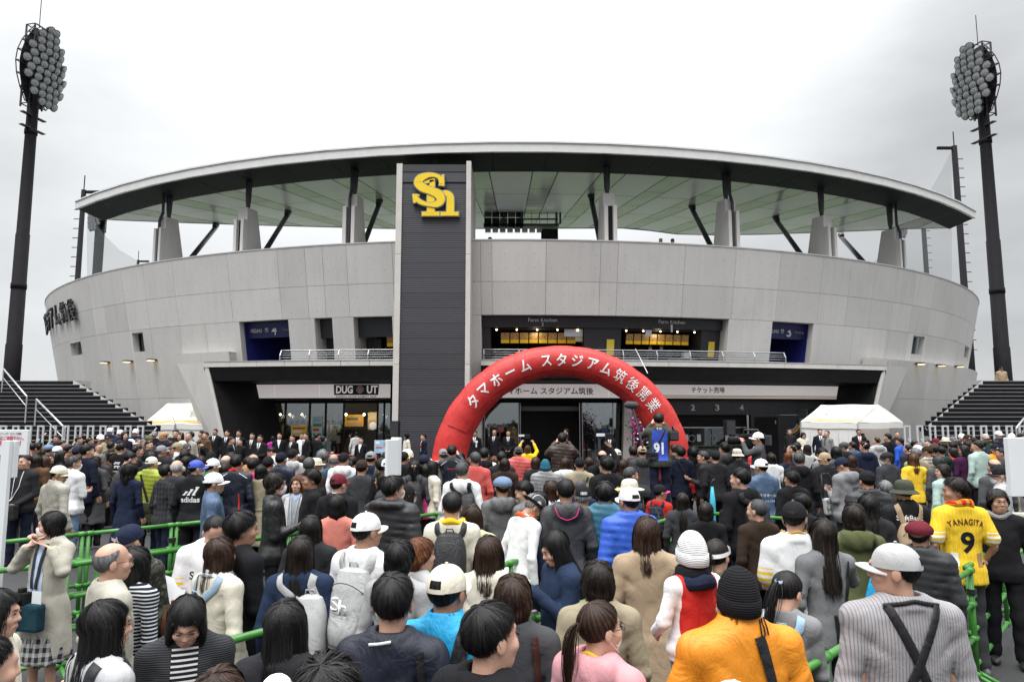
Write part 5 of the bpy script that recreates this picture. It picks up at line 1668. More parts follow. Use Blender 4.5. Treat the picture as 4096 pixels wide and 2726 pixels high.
for k in range(NF):
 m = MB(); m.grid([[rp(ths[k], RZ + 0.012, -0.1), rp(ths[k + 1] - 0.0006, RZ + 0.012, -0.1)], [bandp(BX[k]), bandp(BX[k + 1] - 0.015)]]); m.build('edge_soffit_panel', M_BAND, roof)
BACK = [(-21.43, 34.85), (-15.12, 35.77), (-6.5, 36.64), (6.5, 36.5), (9.88, 38.0), (15.3, 37.75), (21.54, 36.64), (23.98, 36.46)]
def backp(x, z): return Vector((x, float(np.interp(x, [p[0] for p in BACK], [p[1] for p in BACK])), z))
def backx(x): return x * (0.62 + 0.38 * min(1, abs(x) / 21.43) ** 4)
fx = []; x = -21.43 + 0.2
x = bx0; kk = 0
xs_ = [bx0]
c = 0.87 - 1.83 - 2.9 * 7
while c < bx1 - 0.4:
 if c > bx0 + 0.4: xs_.append(c)
 if c + 1.83 > bx0 + 0.4 and c + 1.83 < bx1 - 0.4: xs_.append(c + 1.83)
 c += 2.9
xs_.append(bx1)
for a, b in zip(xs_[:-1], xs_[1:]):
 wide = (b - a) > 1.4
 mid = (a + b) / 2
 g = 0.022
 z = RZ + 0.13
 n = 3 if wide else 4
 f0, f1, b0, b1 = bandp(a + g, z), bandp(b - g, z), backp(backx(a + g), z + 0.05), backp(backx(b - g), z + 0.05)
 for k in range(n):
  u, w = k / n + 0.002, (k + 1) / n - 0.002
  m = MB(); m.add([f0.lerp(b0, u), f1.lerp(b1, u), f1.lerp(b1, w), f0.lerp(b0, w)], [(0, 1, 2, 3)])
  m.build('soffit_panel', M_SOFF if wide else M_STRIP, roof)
m = MB(); m.grid([[bandp(x, RZ + 0.17) for x in BX], [backp(backx(x), RZ + 0.22) for x in BX]]); m.build('roof_underlay', M_BLACK, roof)
m = MB(); m.grid([[rp(t, RZ + 0.42, -0.3) for t in ths], [backp(backx(x), RZ + 1.0) + Vector((0, 0.3, 0)) for x in BX]]); m.grid([[backp(backx(x), RZ + 1.0) + Vector((0, 0.3, 0)) for x in BX], [backp(backx(x), RZ + 0.15) + Vector((0, 0.05, 0)) for x in BX]])
m.build('roof_sheet', M_WHITE, roof)
SZ = RZ + 0.13
piers = [(371, 604, 500), (557, 580, 478), (807, 560, 447), (1402, 556, 444), (1682, 568, 458), (1906, 592, 496), (2067, 612, 527)]
for k, (xd, yb, yt) in enumerate(piers):
 th = wall_hit(xd, yb + 6)[0]
 R1 = wallR(WZT) - 0.55
 for _ in range(6):
  bx_, by_ = R1 * math.sin(th), WCY - R1 * math.cos(th); dd_ = by_ * CP + (10.2 - CAM_H) * SP
  th += (xd - (1178 + F0 / S_ * bx_ / dd_)) / (F0 / S_ / dd_ * R1)
 u = Vector((math.sin(th), -math.cos(th), 0)); s = Vector((math.cos(th), math.sin(th), 0))
 base = Vector((0, WCY, 0)) + u * R1
 r = ray(xd * S_, yt * S_); tt = base.y / r.y; zt = CAM_H + r.z * tt
 r_ = bpy.data.objects.new('roof_pier', None); link(r_, stadium)
 P = lambda a, b, z: base + u * a + s * b + Vector((0, 0, z))
 m = MB(); n0, n1 = 0.30, 0.30
 m.add([P(0, -0.25, 8.2), P(0, 0.25, 8.2), P(-1.25, 0.25, 8.2), P(-1.25, -0.25, 8.2), P(0, -0.25, zt), P(0, 0.25, zt), P(-0.62, 0.25, zt), P(-0.62, -0.25, zt)],
          [(0, 1, 5, 4), (1, 2, 6, 5), (2, 3, 7, 6), (3, 0, 4, 7), (4, 5, 6, 7), (3, 2, 1, 0)]); m.build('shaft', M_CONC2, r_, bevel=0.02)
 zt2 = zt - 0.55
 for q in (-1, 1):
  m = MB(); m.box((0, 0, 0), (1, 1, 1)); m.v = [P(0.005 + 0.22 * p.y, q * (0.11 + 0.15 * p.x), 8.2 + (zt2 - 8.2) * p.z) for p in m.v]; m.build('front_fin', M_CONC2, r_)
 m = MB(); m.box((0, 0, 0), (1, 1, 1)); m.v = [P(0.003 + 0.06 * p.y, -0.108 + 0.216 * p.x, 8.2 + (zt2 - 8.2) * p.z) for p in m.v]; m.build('slot', M_BLACK, r_)
 m = MB(); m.tube([P(-0.3, 0, zt), P(-0.3, 0, zt + 0.1), P(-0.3, 0, zt + 0.35), P(-0.3, 0, SZ)], [0.14, 0.08, 0.12, 0.15], 8); m.build('bearing', M_STEEL, r_)
 if k in (0, 2, 4, 6):
  m = MB(); m.tube([P(0.14, 0.0, 8.3), P(0.14, 0.0, zt - 0.2), P(0.0, 0, zt + 0.2), P(0.0, 0, SZ)], 0.065, 8); m.build('drainpipe', M_STEEL, r_)
for xb, yb, xt, yt in ((440, 592, 497, 517), (612, 573, 663, 487), (838, 558, 873, 462), (1380, 553, 1360, 450), (1636, 566, 1592, 475), (1842, 583, 1785, 500), (1986, 601, 1935, 540)):
 th = wall_hit(xb, yb + 5)[0]; R1 = wallR(WZT) - 2.2
 Pb = Vector((R1 * math.sin(th), WCY - R1 * math.cos(th), 0))
 r = ray(xb * S_, yb * S_); tt = Pb.y / r.y; Pb = Vector((0, 0, CAM_H)) + r * tt
 Pt = dz(xt, yt, SZ)
 d = (Pt - Pb); Pb2 = Pb - d * 0.25
 rs = bpy.data.objects.new('roof_strut', None); link(rs, stadium)
 MB().tube([Pb2, Pt - Vector((0, 0, 0.12))], 0.115, 10).build('brace', M_STEEL, rs, True)
 MB().tube([Pt - d.normalized() * 0.4, Pt], [0.12, 0.18], 8).build('end_plate', M_STEEL, rs)
gan = empty('hanging_gantry', (0, 0, 0), 0, 'black gantry of screens and speakers hanging under the roof beside the tower', 'gantry')
GY = 33.5
def gbox(x0, x1, y0, y1, d, mat, nm):
 a, b = dy(x0, y1, GY), dy(x1, y0, GY); return MB().box((a.x, GY, a.z), (b.x, GY + d, b.z)).build(nm, mat, gan, bevel=0.01)
for i in range(5):
 for j in range(2): gbox(1114 + i * 18.2, 1131 + i * 18.2, 475 + j * 26, 497 + j * 26, 0.25, M_BLACK if (i + j) % 3 else M_STEEL, 'speaker_cabinet')
gbox(1246, 1284, 526, 551, 0.6, M_BLACK, 'loudspeaker'); gbox(1112, 1286, 514, 519, 0.5, M_STEEL, 'beam'); gbox(1205, 1284, 502, 505, 0.1, M_STEEL, 'beam')
for x in range(1116, 1250, 17): gbox(x, x + 13, 522, 533, 0.2, paint('floodlight_glass', (0.30, 0.31, 0.32, 1), 0.3, 0.4, var=0.5, scale=40), 'floodlight'); 
for x in (1159, 1200, 1281, 1289): 
 a, b = dy(x, 515, GY), dy(x, 515, GY); MB().tube([a, Vector((a.x, GY, SZ))], 0.05, 6).build('hanger', M_STEEL, gan)
for x in range(1205, 1285, 18): gbox(x, x + 1, 478, 514, 0.03, M_STEEL, 'post')
for y in (478, 490): gbox(1205, 1285, y, y + 1, 0.03, M_STEEL, 'handrail')
# ---- field and stands behind the wall (light from the open field reaches the roof)
fld = MB().grid([[Vector((x, y, 0.006)) for x in (-45, 0, 45)] for y in (46, 80, 150)]).build('field', None); fld.data.materials.clear(); fld.data.materials.append(paint('turf', (0.065, 0.10, 0.045, 1), 0.9, var=0.2, scale=0.3)); tag(fld, kind='structure')
st_ = bpy.data.objects.new('seating_bowl', None); link(st_, stadium)
for k in range(12):
 z = 8.0 - k * 0.6; m = MB(); off0, off1 = -1.2 - k * 1.0, -2.2 - k * 1.0
 rr = lambda t, o, zz: Vector(((WR + o) * math.sin(t), WCY - (WR + o) * math.cos(t), zz))
 T = [math.radians(-50 + 100 * j / 24) for j in range(25)]
 m.grid([[rr(t, off0, z) for t in T], [rr(t, off1, z) for t in T], [rr(t, off1, z - 0.6) for t in T]]); m.build('terrace', M_CONC2, st_)
# ---- big dark letters on the bowl wall, far left
wl = empty('wall_lettering', (0, 0, 0), 0, 'large raised black letters curving round the upper left wall of the stadium', 'lettering')
for k, ch in enumerate('後筑ムアジタス'):
 th = wall_hit(170, 695)[0] - k * math.radians(2.35)
 p, xd = along(th, 7.72, 0.10)
 up = (wp(th, 8.2, 0.1) - wp(th, 7.2, 0.1)).normalized()
 letter_on_plane(ch, p, xd, up, 1.0, M_CHAR, wl, 1.12, 0.004, 0.10, 'letter')
# ---- wall lamps
for x, y in ((250, 833), (303, 831), (358, 828), (2108, 836), (2155, 840), (2198, 842)):
 th, z = wall_hit(x, y, 0.52 if x > 2000 else 0.0)
 off = 0.52 if x > 2000 else 0.0
 p = wp(th, z, off); q = wp(th, z, off + 0.34)
 side = 'right of the ticket windows' if x > 1000 else 'left of the shop'
 nth = {250: 'first', 303: 'second', 358: 'third', 2108: 'first', 2155: 'second', 2198: 'third'}[x]
 r = empty('wall_lamp', (0, 0, 0), 0, 'lit wall lamp, %s from the left, on the concrete wall %s' % (nth, side), 'lamp', 'wall lamps on the stadium')
 MB().bar(p, q, 0.30, 0.07).build('housing', M_STEEL, r, bevel=0.01)
 MB().bar(p + (q - p) * 0.35 - Vector((0, 0, 0.045)), q - Vector((0, 0, 0.045)), 0.24, 0.02).build('diffuser', emit('lamp_warm', (1.0, 0.72, 0.30, 1), 3.0), r)
# ---- sign bands under the canopy
def sign_panel(par, x0, x1, z0, z1, back, mat, name, th=0.06, slant0=0.0, slant1=0.0):
 m = MB(); n = max(1, int((x1 - x0) / 1.0) + 1)
 T = [cp(x0 + (x1 - x0) * k / n, z1, back) for k in range(n + 1)]; B = [cp(x0 + slant0 + (x1 - slant1 - x0 - slant0) * k / n, z0, back) for k in range(n + 1)]
 o = Vector((0, th, 0))
 m.grid([[p + o for p in T], T, B, [p + o for p in B]]); m.add([T[0], T[0] + o, B[0] + o, B[0]], [(0, 1, 2, 3)]); m.add([T[-1], T[-1] + o, B[-1] + o, B[-1]], [(0, 1, 2, 3)])
 return m.build(name, mat, par)
SB, Z0, Z1 = 1.94, 3.05, 3.62
def sx(x, y=897): # sign-plane x for a photo x
 p = dy(x, y, 28.2)
 for _ in range(3): p = dy(x, y, cp(p.x, 0, SB).y)
 return p.x
sg = empty('shop_sign', (0, 0, 0), 0, 'long off-white sign band above the shop with a black baseball lettered logo', 'sign')
xa = [sx(535), sx(632), sx(735), sx(898)]
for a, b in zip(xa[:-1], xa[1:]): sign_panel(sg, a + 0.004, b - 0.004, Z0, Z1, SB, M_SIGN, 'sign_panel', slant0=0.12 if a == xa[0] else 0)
sign_panel(sg, sx(768), sx(872), 3.17, 3.60, SB - 0.03, M_INK, 'logo_panel', 0.028, 0.03, 0.03)
def on_sign(s, x, z, w, h, mat, par, bold=0.01, back=None, shear=0.0, spacing=1.0):
 X = sx(x); b = (SB if back is None else back) - 0.006
 p = cp(X, z, b); q = cp(X + 0.05, z, b)
 return letter_on_plane(s, p, (q - p), (0, 0, 1), w, mat, par, h, bold, 0.006, shear=shear, spacing=spacing)
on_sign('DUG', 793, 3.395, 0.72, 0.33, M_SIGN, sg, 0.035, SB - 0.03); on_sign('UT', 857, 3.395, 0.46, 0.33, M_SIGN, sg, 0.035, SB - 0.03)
on_sign('BASEBALL ENTERTAINMENT SHOP', 820, 3.105, 1.72, 0.075, M_INK, sg, 0.012, spacing=1.25)
bl = MB(); bl.add(*ball(0.165, 0.03, 0.165, 20, 12)); o = bl.build('ball', paint('ball_pink', (0.62, 0.42, 0.40, 1)), sg, True); o.location = cp(sx(829), 3.395, SB - 0.05)
for s_ in (-1, 1):
 c_ = cp(sx(829), 3.395, SB - 0.09); MB().tube([c_ + Vector((s_ * (0.15 - 0.085 * math.cos(t)), 0, 0.14 * math.sin(t))) for t in np.linspace(-1.1, 1.1, 9)], 0.005, 4).build('seam', paint('seam_red', (0.4, 0.05, 0.05, 1)), sg)
sg = empty('entrance_sign', (0, 0, 0), 0, 'off-white sign band with black stadium name over the entrance doors', 'sign')
xa = [TWR + 0.5, sx(1250), sx(1400), sx(1512)]
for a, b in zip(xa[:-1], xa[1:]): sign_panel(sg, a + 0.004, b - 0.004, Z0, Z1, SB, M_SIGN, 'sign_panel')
on_sign('タマホーム スタジアム筑後', 1258, 3.335, 3.92, 0.30, M_INK, sg, 0.012)
sg = empty('ticket_sign', (0, 0, 0), 0, 'off-white sign band with black ticket office lettering and two yellow lines', 'sign')
xa = [sx(1512), sx(1597), sx(1690), sx(1765), sx(1962)]
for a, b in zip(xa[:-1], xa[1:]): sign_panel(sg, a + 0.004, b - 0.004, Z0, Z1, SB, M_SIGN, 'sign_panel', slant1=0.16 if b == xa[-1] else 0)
on_sign('チケット売場', 1629, 3.40, 1.52, 0.26, M_INK, sg, 0.012)
for z in (3.085, 3.145): sign_panel(sg, sx(1470), sx(1958), z, z + 0.032, SB - 0.012, paint('line_yellow', (0.62, 0.36, 0.03, 1)), 'yellow_line', 0.01, 0, 0.1)
# ---- ground floor: shop, entrance, ticket office
GB = 2.85
def gx(x, y=980, back=GB):
 p = dy(x, y, 29.0)
 for _ in range(3): p = dy(x, y, cp(p.x, 0, back).y)
 return p.x
def gbox2(par, name, x0, x1, z0, z1, back, d, mat, bevel=0.0):
 X0, X1 = gx(x0, back=back), gx(x1, back=back); n = max(1, int(abs(X1 - X0) / 1.2))
 m = MB()
 X = [X0 + (X1 - X0) * k / n for k in range(n + 1)]
 r = [[cp(x, z, b) for x in X] for (z, b) in ((z0, back), (z1, back), (z1, back + d), (z0, back + d), (z0, back))]
 m.grid(r)
 m.add([q[0] for q in r[:4]], [(0, 1, 2, 3)]); m.add([q[-1] for q in r[:4]], [(3, 2, 1, 0)])
 return m.build(name, mat, par, bevel=bevel)
shop = empty('glazed_shop', (0, 0, 0), 0, 'glazed shop front with black frames and merchandise behind the glass', 'shop')
gbox2(shop, 'back_wall', 560, 902, 0, 2.98, 6.5, 0.1, paint('shop_back', (0.10, 0.09, 0.085, 1)))
gbox2(shop, 'ceiling', 560, 902, 2.96, 2.975, GB, 3.6, M_CHAR)
gbox2(shop, 'side_wall', 540, 602, 0, 2.98, GB - 0.05, 0.1, M_BLACK)
gbox2(shop, 'floor', 560, 902, 0.01, 0.05, GB - 0.6, 4.4, paint('shop_floor', (0.2, 0.19, 0.18, 1), 0.4))
mull = [601, 655, 711, 748, 790, 868, 883, 899]
for x in mull: gbox2(shop, 'mullion', x - 1.8, x + 1.8, 0, 2.96, GB - 0.04, 0.12, M_BLACK)
gbox2(shop, 'head_frame', 600, 900, 2.84, 2.97, GB - 0.05, 0.13, M_BLACK)
for a, b in zip(mull[:-1], mull[1:]):
 if (a, b) in ((790, 868),): continue
 gbox2(shop, 'pane', a + 1.9, b - 1.9, 0.05, 2.84, GB, 0.012, M_GLASS)
rs = random.Random(4)
shelfm = [paint('goods_%d' % i, c + (1,), 0.7) for i, c in enumerate(((0.5, 0.35, 0.05), (0.45, 0.42, 0.38), (0.30, 0.06, 0.05), (0.10, 0.14, 0.25), (0.05, 0.05, 0.05), (0.5, 0.48, 0.2), (0.22, 0.15, 0.10)))]
for z in (0.5, 1.0, 1.5, 2.0):
 gbox2(shop, 'shelf', 606, 785, z, z + 0.03, 5.2, 0.4, M_CHAR)
 x = 608.0
 while x < 782:
  w = rs.uniform(4, 10)
  gbox2(shop, 'goods', x, x + w * 0.9, z + 0.032, z + rs.uniform(0.15, 0.42), 5.22, 0.25, rs.choice(shelfm)); x += w + rs.uniform(0.3, 3)
for x, w in ((625, 10), (648, 9), (690, 12), (765, 9), (760, 6)):
 gbox2(shop, 'hanging_shirt', x, x + w, 1.2, 1.9, 4.4, 0.12, rs.choice(shelfm))
def poster(par, x0, x1, y0, y1, back, cols, name='poster'):
 a, b = dy(x0, y1, 28.9), dy(x1, y0, 28.9)
 q = gbox2(par, name, x0, x1, a.z, b.z, back, 0.012, paint('poster_' + name + str(cols[0]), col4(cols[0]), 0.5))
 n = len(cols) - 1
 for k, c in enumerate(cols[1:]):
  za = a.z + (b.z - a.z) * (0.06 + 0.9 * k / n)
  gbox2(par, 'print', x0 + (x1 - x0) * 0.1, x1 - (x1 - x0) * (0.1 + 0.2 * (k % 2)), za, za + (b.z - a.z) * 0.5 / n, back - 0.004, 0.003, paint('poster_ink' + str(c), col4(c), 0.5))
 return q
poster(shop, 670, 706, 979, 1004, GB - 0.03, ['yellow', 'ltgrey', 'white', 'red']); poster(shop, 718, 742, 957, 1006, GB - 0.03, ['mint', 'green', 'red', 'green', 'sky'])
poster(shop, 793, 836, 953, 982, 4.4, ['#c89020', 'tan', 'olive'], 'wall_screen'); poster(shop, 846, 866, 947, 990, 4.3, ['#b8a070', 'tan'], 'notice')
ck = MB(); ck.add(*ball(0.18, 0.02, 0.18, 18, 10)); o = ck.build('clock', M_PLASTW, shop, True); o.location = cp(gx(858, back=4.25), 1.85, 4.24)
for x in (645, 667, 695, 796, 838, 884):
 l = MB(); l.add(*ball(0.05, 0.05, 0.05, 8, 6)); o = l.build('spot_lamp', emit('warm_bulb2', (1.0, 0.9, 0.6, 1), 9.0), shop, True); o.location = cp(gx(x, 952, 3.3), 2.36, 3.3)
 lp_ = bpy.data.lights.new('shop_lamp', 'POINT'); lp_.energy = 9; lp_.color = (1.0, 0.9, 0.7); lp_.shadow_soft_size = 0.08; lo_ = bpy.data.objects.new('lamp_light', lp_); link(lo_, shop); lo_.location = o.location + Vector((0, 0.35, -0.1))
ent = empty('entrance_doors', (0, 0, 0), 0, 'wide glass entrance doors with bright steel posts and a dark lobby', 'entrance')
gbox2(ent, 'lobby_wall', 1085, 1450, 0, 2.98, 7.5, 0.1, M_CHAR); gbox2(ent, 'ceiling', 1085, 1450, 2.96, 2.975, GB, 4.6, M_BLACK)
gbox2(ent, 'floor', 1085, 1450, 0.01, 0.06, GB - 0.8, 5.4, paint('lobby_floor', (0.10, 0.10, 0.10, 1), 0.25))
gbox2(ent, 'transom', 1196, 1333, 2.52, 2.72, GB + 0.6, 0.05, paint('transom_grey', (0.17, 0.17, 0.18, 1), 0.4)); gbox2(ent, 'header', 1085, 1450, 2.86, 2.97, GB - 0.05, 0.12, M_BLACK)
for x in (1115, 1193, 1197, 1334, 1340, 1411): gbox2(ent, 'post', x - 0.9, x + 0.9, 0, 2.9, GB - 0.03, 0.07, M_RAIL)
for a, b in ((1085, 1114), (1116, 1192), (1341, 1410), (1412, 1436)): gbox2(ent, 'pane', a, b, 0.06, 2.86, GB, 0.012, M_GLASS)
m = MB(); X = gx(1441, back=2.2); m.prism([cp(X - 0.19, 0, 2.2), cp(X + 0.19, 0, 2.2), cp(X + 0.30, 2.98, 2.2), cp(X - 0.06, 2.98, 2.2)], (0, 0, 0), (0, 0.5, 0)); m.build('slanted_column', M_TRIM, ent)
for x in (1100, 1112): pass
m = MB(); m.prism([cp(gx(1092), 0, 1.2), cp(gx(1112), 0, 1.2), cp(gx(1112), 2.98, 1.2), cp(gx(1092), 2.98, 1.2)], (0, 0, 0), (0, 1.4, 0)); m.build('pier', M_TRIM, ent)
tk = empty('ticket_office', (0, 0, 0), 0, 'black ticket office wall with numbered windows and half lowered shutters', 'ticket office')
gbox2(tk, 'wall', 1448, 1990, 2.35, 2.98, GB - 0.4, 0.3, M_CHAR)
gbox2(tk, 'wall', 1448, 1460, 0, 2.345, GB - 0.4, 0.3, M_CHAR); gbox2(tk, 'wall', 1728, 1990, 0, 2.345, GB - 0.4, 0.3, M_CHAR); gbox2(tk, 'wall', 1460, 1728, 0, 0.95, GB - 0.4, 0.3, paint('base_grey', (0.17, 0.16, 0.16, 1)))
gbox2(tk, 'room', 1450, 1730, 0.95, 2.5, GB + 1.2, 0.1, paint('office_grey', (0.16, 0.165, 0.17, 1)))
for z in np.arange(1.83, 2.34, 0.055): gbox2(tk, 'shutter_slat', 1462, 1717, z, z + 0.05, GB - 0.16, 0.03, M_BLACK)
gbox2(tk, 'shutter_bar', 1462, 1717, 1.775, 1.825, GB - 0.2, 0.06, M_RAIL); gbox2(tk, 'counter', 1460, 1728, 0.955, 1.0, GB - 0.55, 0.5, M_BLACK)
for x in (1458, 1721): gbox2(tk, 'post', x - 2.2, x + 2.2, 0.0, 2.345, GB - 0.46, 0.05, M_RAIL)
for a, b in ((1464, 1525), (1527, 1580), (1582, 1635), (1637, 1717)): gbox2(tk, 'pane', a, b, 1.0, 1.77, GB - 0.12, 0.01, M_GLASS)
for x in (1535, 1574, 1603, 1668, 1690, 1712): gbox2(tk, 'paper_notice', x, x + 9, 1.2, 1.5, GB - 0.14, 0.006, M_PLASTW)
for x in (1592, 1640, 1680, 1706):
 c_ = cp(gx(x, 1000, GB - 0.15), 1.33, GB - 0.15); MB().tube([c_ + Vector((0.14 * math.cos(t), 0, 0.14 * math.sin(t))) for t in np.linspace(0, 6.283, 17)], 0.015, 5, False).build('speak_ring', M_RAIL, tk, True)
for s_, x in (('1', 1538), ('2', 1594), ('3', 1650), ('4', 1706)):
 X = gx(x, 936, GB - 0.4); p = cp(X, 2.66, GB - 0.405); q = cp(X + 0.05, 2.66, GB - 0.405); letter_on_plane(s_, p, q - p, (0, 0, 1), 0.20 if s_ != '1' else 0.09, M_WINK, tk, 0.27, 0.02, 0.005)
gbox2(tk, 'door', 1737, 1790, 0, 2.25, GB - 0.42, 0.015, M_BLACK); gbox2(tk, 'door_handle', 1784, 1786, 1.95, 2.1, GB - 0.45, 0.03, M_RAIL)
mp = MB()
cX, cz = gx(1815, back=GB - 0.42), 1.95
for r_, c_, w_ in ((0.50, 'yellow', 0.05), (0.43, 'orange', 0.05), (0.36, 'sky', 0.05), (0.62, 'grey', 0.02), (0.26, 'dkgrey', 0.02)):
 m = MB(); y_ = cp(cX, 0, GB - 0.425).y; rows = [[Vector((cX + (r_ + o) * math.cos(t), y_, cz + 0.1 + (r_ + o) * math.sin(t))) for t in np.linspace(math.pi * 1.1, math.pi * 1.9, 15)] for o in (0, w_)]
 m.grid(rows); m.build('seat_map_arc', paint('map_' + c_, col4(c_)), tk)
gbox2(tk, 'side_glass', 1836, 1880, 0, 2.6, GB - 0.43, 0.012, M_GLASS); gbox2(tk, 'green_panel', 1840, 1860, 1.0, 2.2, GB - 0.44, 0.006, paint('panel_green', (0.10, 0.16, 0.12, 1)))
# ---- stairs either side
def stairs(xr0, xr1, xo, label, s):
 r = empty('outdoor_stairs', (0, 0, 0), 0, label, 'stairs', 'stairs up to the concourse')
 n = 23
 M_ST = paint('step_black', (0.007, 0.007, 0.009, 1), 0.7, var=0.2, spec=0.15); M_NO = paint('nosing', (0.16, 0.16, 0.16, 1), 0.6)
 for k in range(n):
  t = k / (n - 1)
  y0 = 21.7 + 6.7 * t; x = xr1 - s * -1 * 0 + (xr0 - xr1) * (28.4 - y0) / 2.9; x = min(x, -12.9) if s < 0 else max(x, 15.0); z1 = FL * (k + 1) / n; z0_ = FL * k / n
  a, b = (xo, x) if s < 0 else (x, xo)
  st = MB().box((a, y0, max(0.0, z0_ - 0.05)), (b, y0 + (0.34 if k < n - 1 else 1.2), z1)).build('step', M_ST, r)
  MB().box((a, y0 - 0.012, z1 - 0.028), (b - 0.0 * s, y0 + 0.045, z1 + 0.004)).build('nosing', M_NO if k != 8 else paint('nosing_gold', (0.30, 0.2, 0.07, 1)), st)
 a = Vector((-12.9 if s < 0 else 15.0, 21.7, 0)); b = Vector((xr1, 28.4, FL))
 m = MB(); m.add([a, Vector((a.x, 25.0, 1.84)), b, Vector((b.x, b.y + 1.2, FL)), Vector((b.x, b.y + 1.2, 0)), Vector((b.x, b.y, 0))], [(0, 1, 2, 3, 4, 5)]); m.v = [p + Vector((-s * 0.004, 0, 0.03)) for p in m.v]; m.build('side_wall', M_CONC2, r)
 return r
xl0, xl1 = dy(330, 970, 25.5).x, dy(168, 878, 28.4).x
stairs(xl0, xl1, -42, 'broad black outdoor stairs climbing on the left side of the stadium', -1)
xr0, xr1 = dy(2148, 972, 25.5).x, dy(2262, 884, 28.4).x
stairs(xr0, xr1, 42, 'broad black outdoor stairs climbing on the right side of the stadium', 1)
def handrail(pts, label, post=True):
 r = empty('handrail', (0, 0, 0), 0, label, 'handrail', 'handrails on the outdoor stairs')
 MB().tube(pts, 0.032, 8).build('rail', M_RAIL, r, True)
 MB().tube([p - Vector((0, 0, 0.35)) for p in pts], 0.016, 6).build('rail', M_RAIL, r, True)
 for p in pts: MB().tube([p, p - Vector((0, 0, 0.95))], 0.025, 6).build('post', M_RAIL, r)
handrail([dy(8, 848, 27.8), dy(62, 912, 25.2)], 'upper white handrail at the far left edge of the stairs'); handrail([dy(84, 918, 24.8), dy(150, 985, 22.6)], 'lower white handrail sloping down the left stairs'); handrail([dy(2356, 962, 23.0), dy(2338, 985, 22.2)], 'white handrail at the foot of the right stairs')
# ---- folding gates in front of the stairs
def gate(x0, x1, Y, label):
 r = empty('folding_gate', (0, 0, 0), 0, label, 'gate', 'white folding gates in front of the stairs')
 M_G = paint('gate_white', (0.50, 0.51, 0.52, 1), 0.45)
 a, b = dy(x0, 978, Y), dy(x1, 978, Y)
 n = int(round((b.x - a.x) / 0.39)); top = a.z
 fr = MB()
 w, t = 0.20, 0.045
 for px, pz, w_, h_ in ((-w / 2, 0, t, top), (w / 2 - t, 0, t, top)): fr.box((px, -0.02, 0.05), (px + w_, 0.02, top))
 fr.box((-w / 2, -0.021, top - t), (w / 2, 0.021, top + 0.001)); fr.box((-w / 2, -0.021, 0.05), (w / 2, 0.021, 0.1)); fr.box((-w / 2 + t, -0.019, top * 0.72), (w / 2 - t, 0.019, top * 0.72 + t))
 me = None
 for k in range(n + 1):
  x = a.x + (b.x - a.x) * k / n
  if me is None: q = fr.build('gate_leaf', M_G, r); me = q.data
  else: q = obj('gate_leaf', me, None, r)
  q.location = (x, Y, 0)
  if k < n:
   dx = (b.x - a.x) / n
   sdir = 1 if x < 0 else -1
   MB().bar((x + (0 if sdir > 0 else dx), Y - 0.04, top * 0.50), (x + (dx if sdir > 0 else 0), Y - 0.04, top * 0.80), 0.022, 0.05).build('cross_link', M_G, r)
   MB().bar((x, Y + 0.04, top * 0.12), (x + dx, Y + 0.04, top * 0.44), 0.022, 0.04).build('cross_link', M_G, r)
gate(-20, 324, 20.8, 'white folding metal gate across the foot of the left stairs'); gate(2086, 2380, 20.8, 'white folding metal gate across the foot of the right stairs')
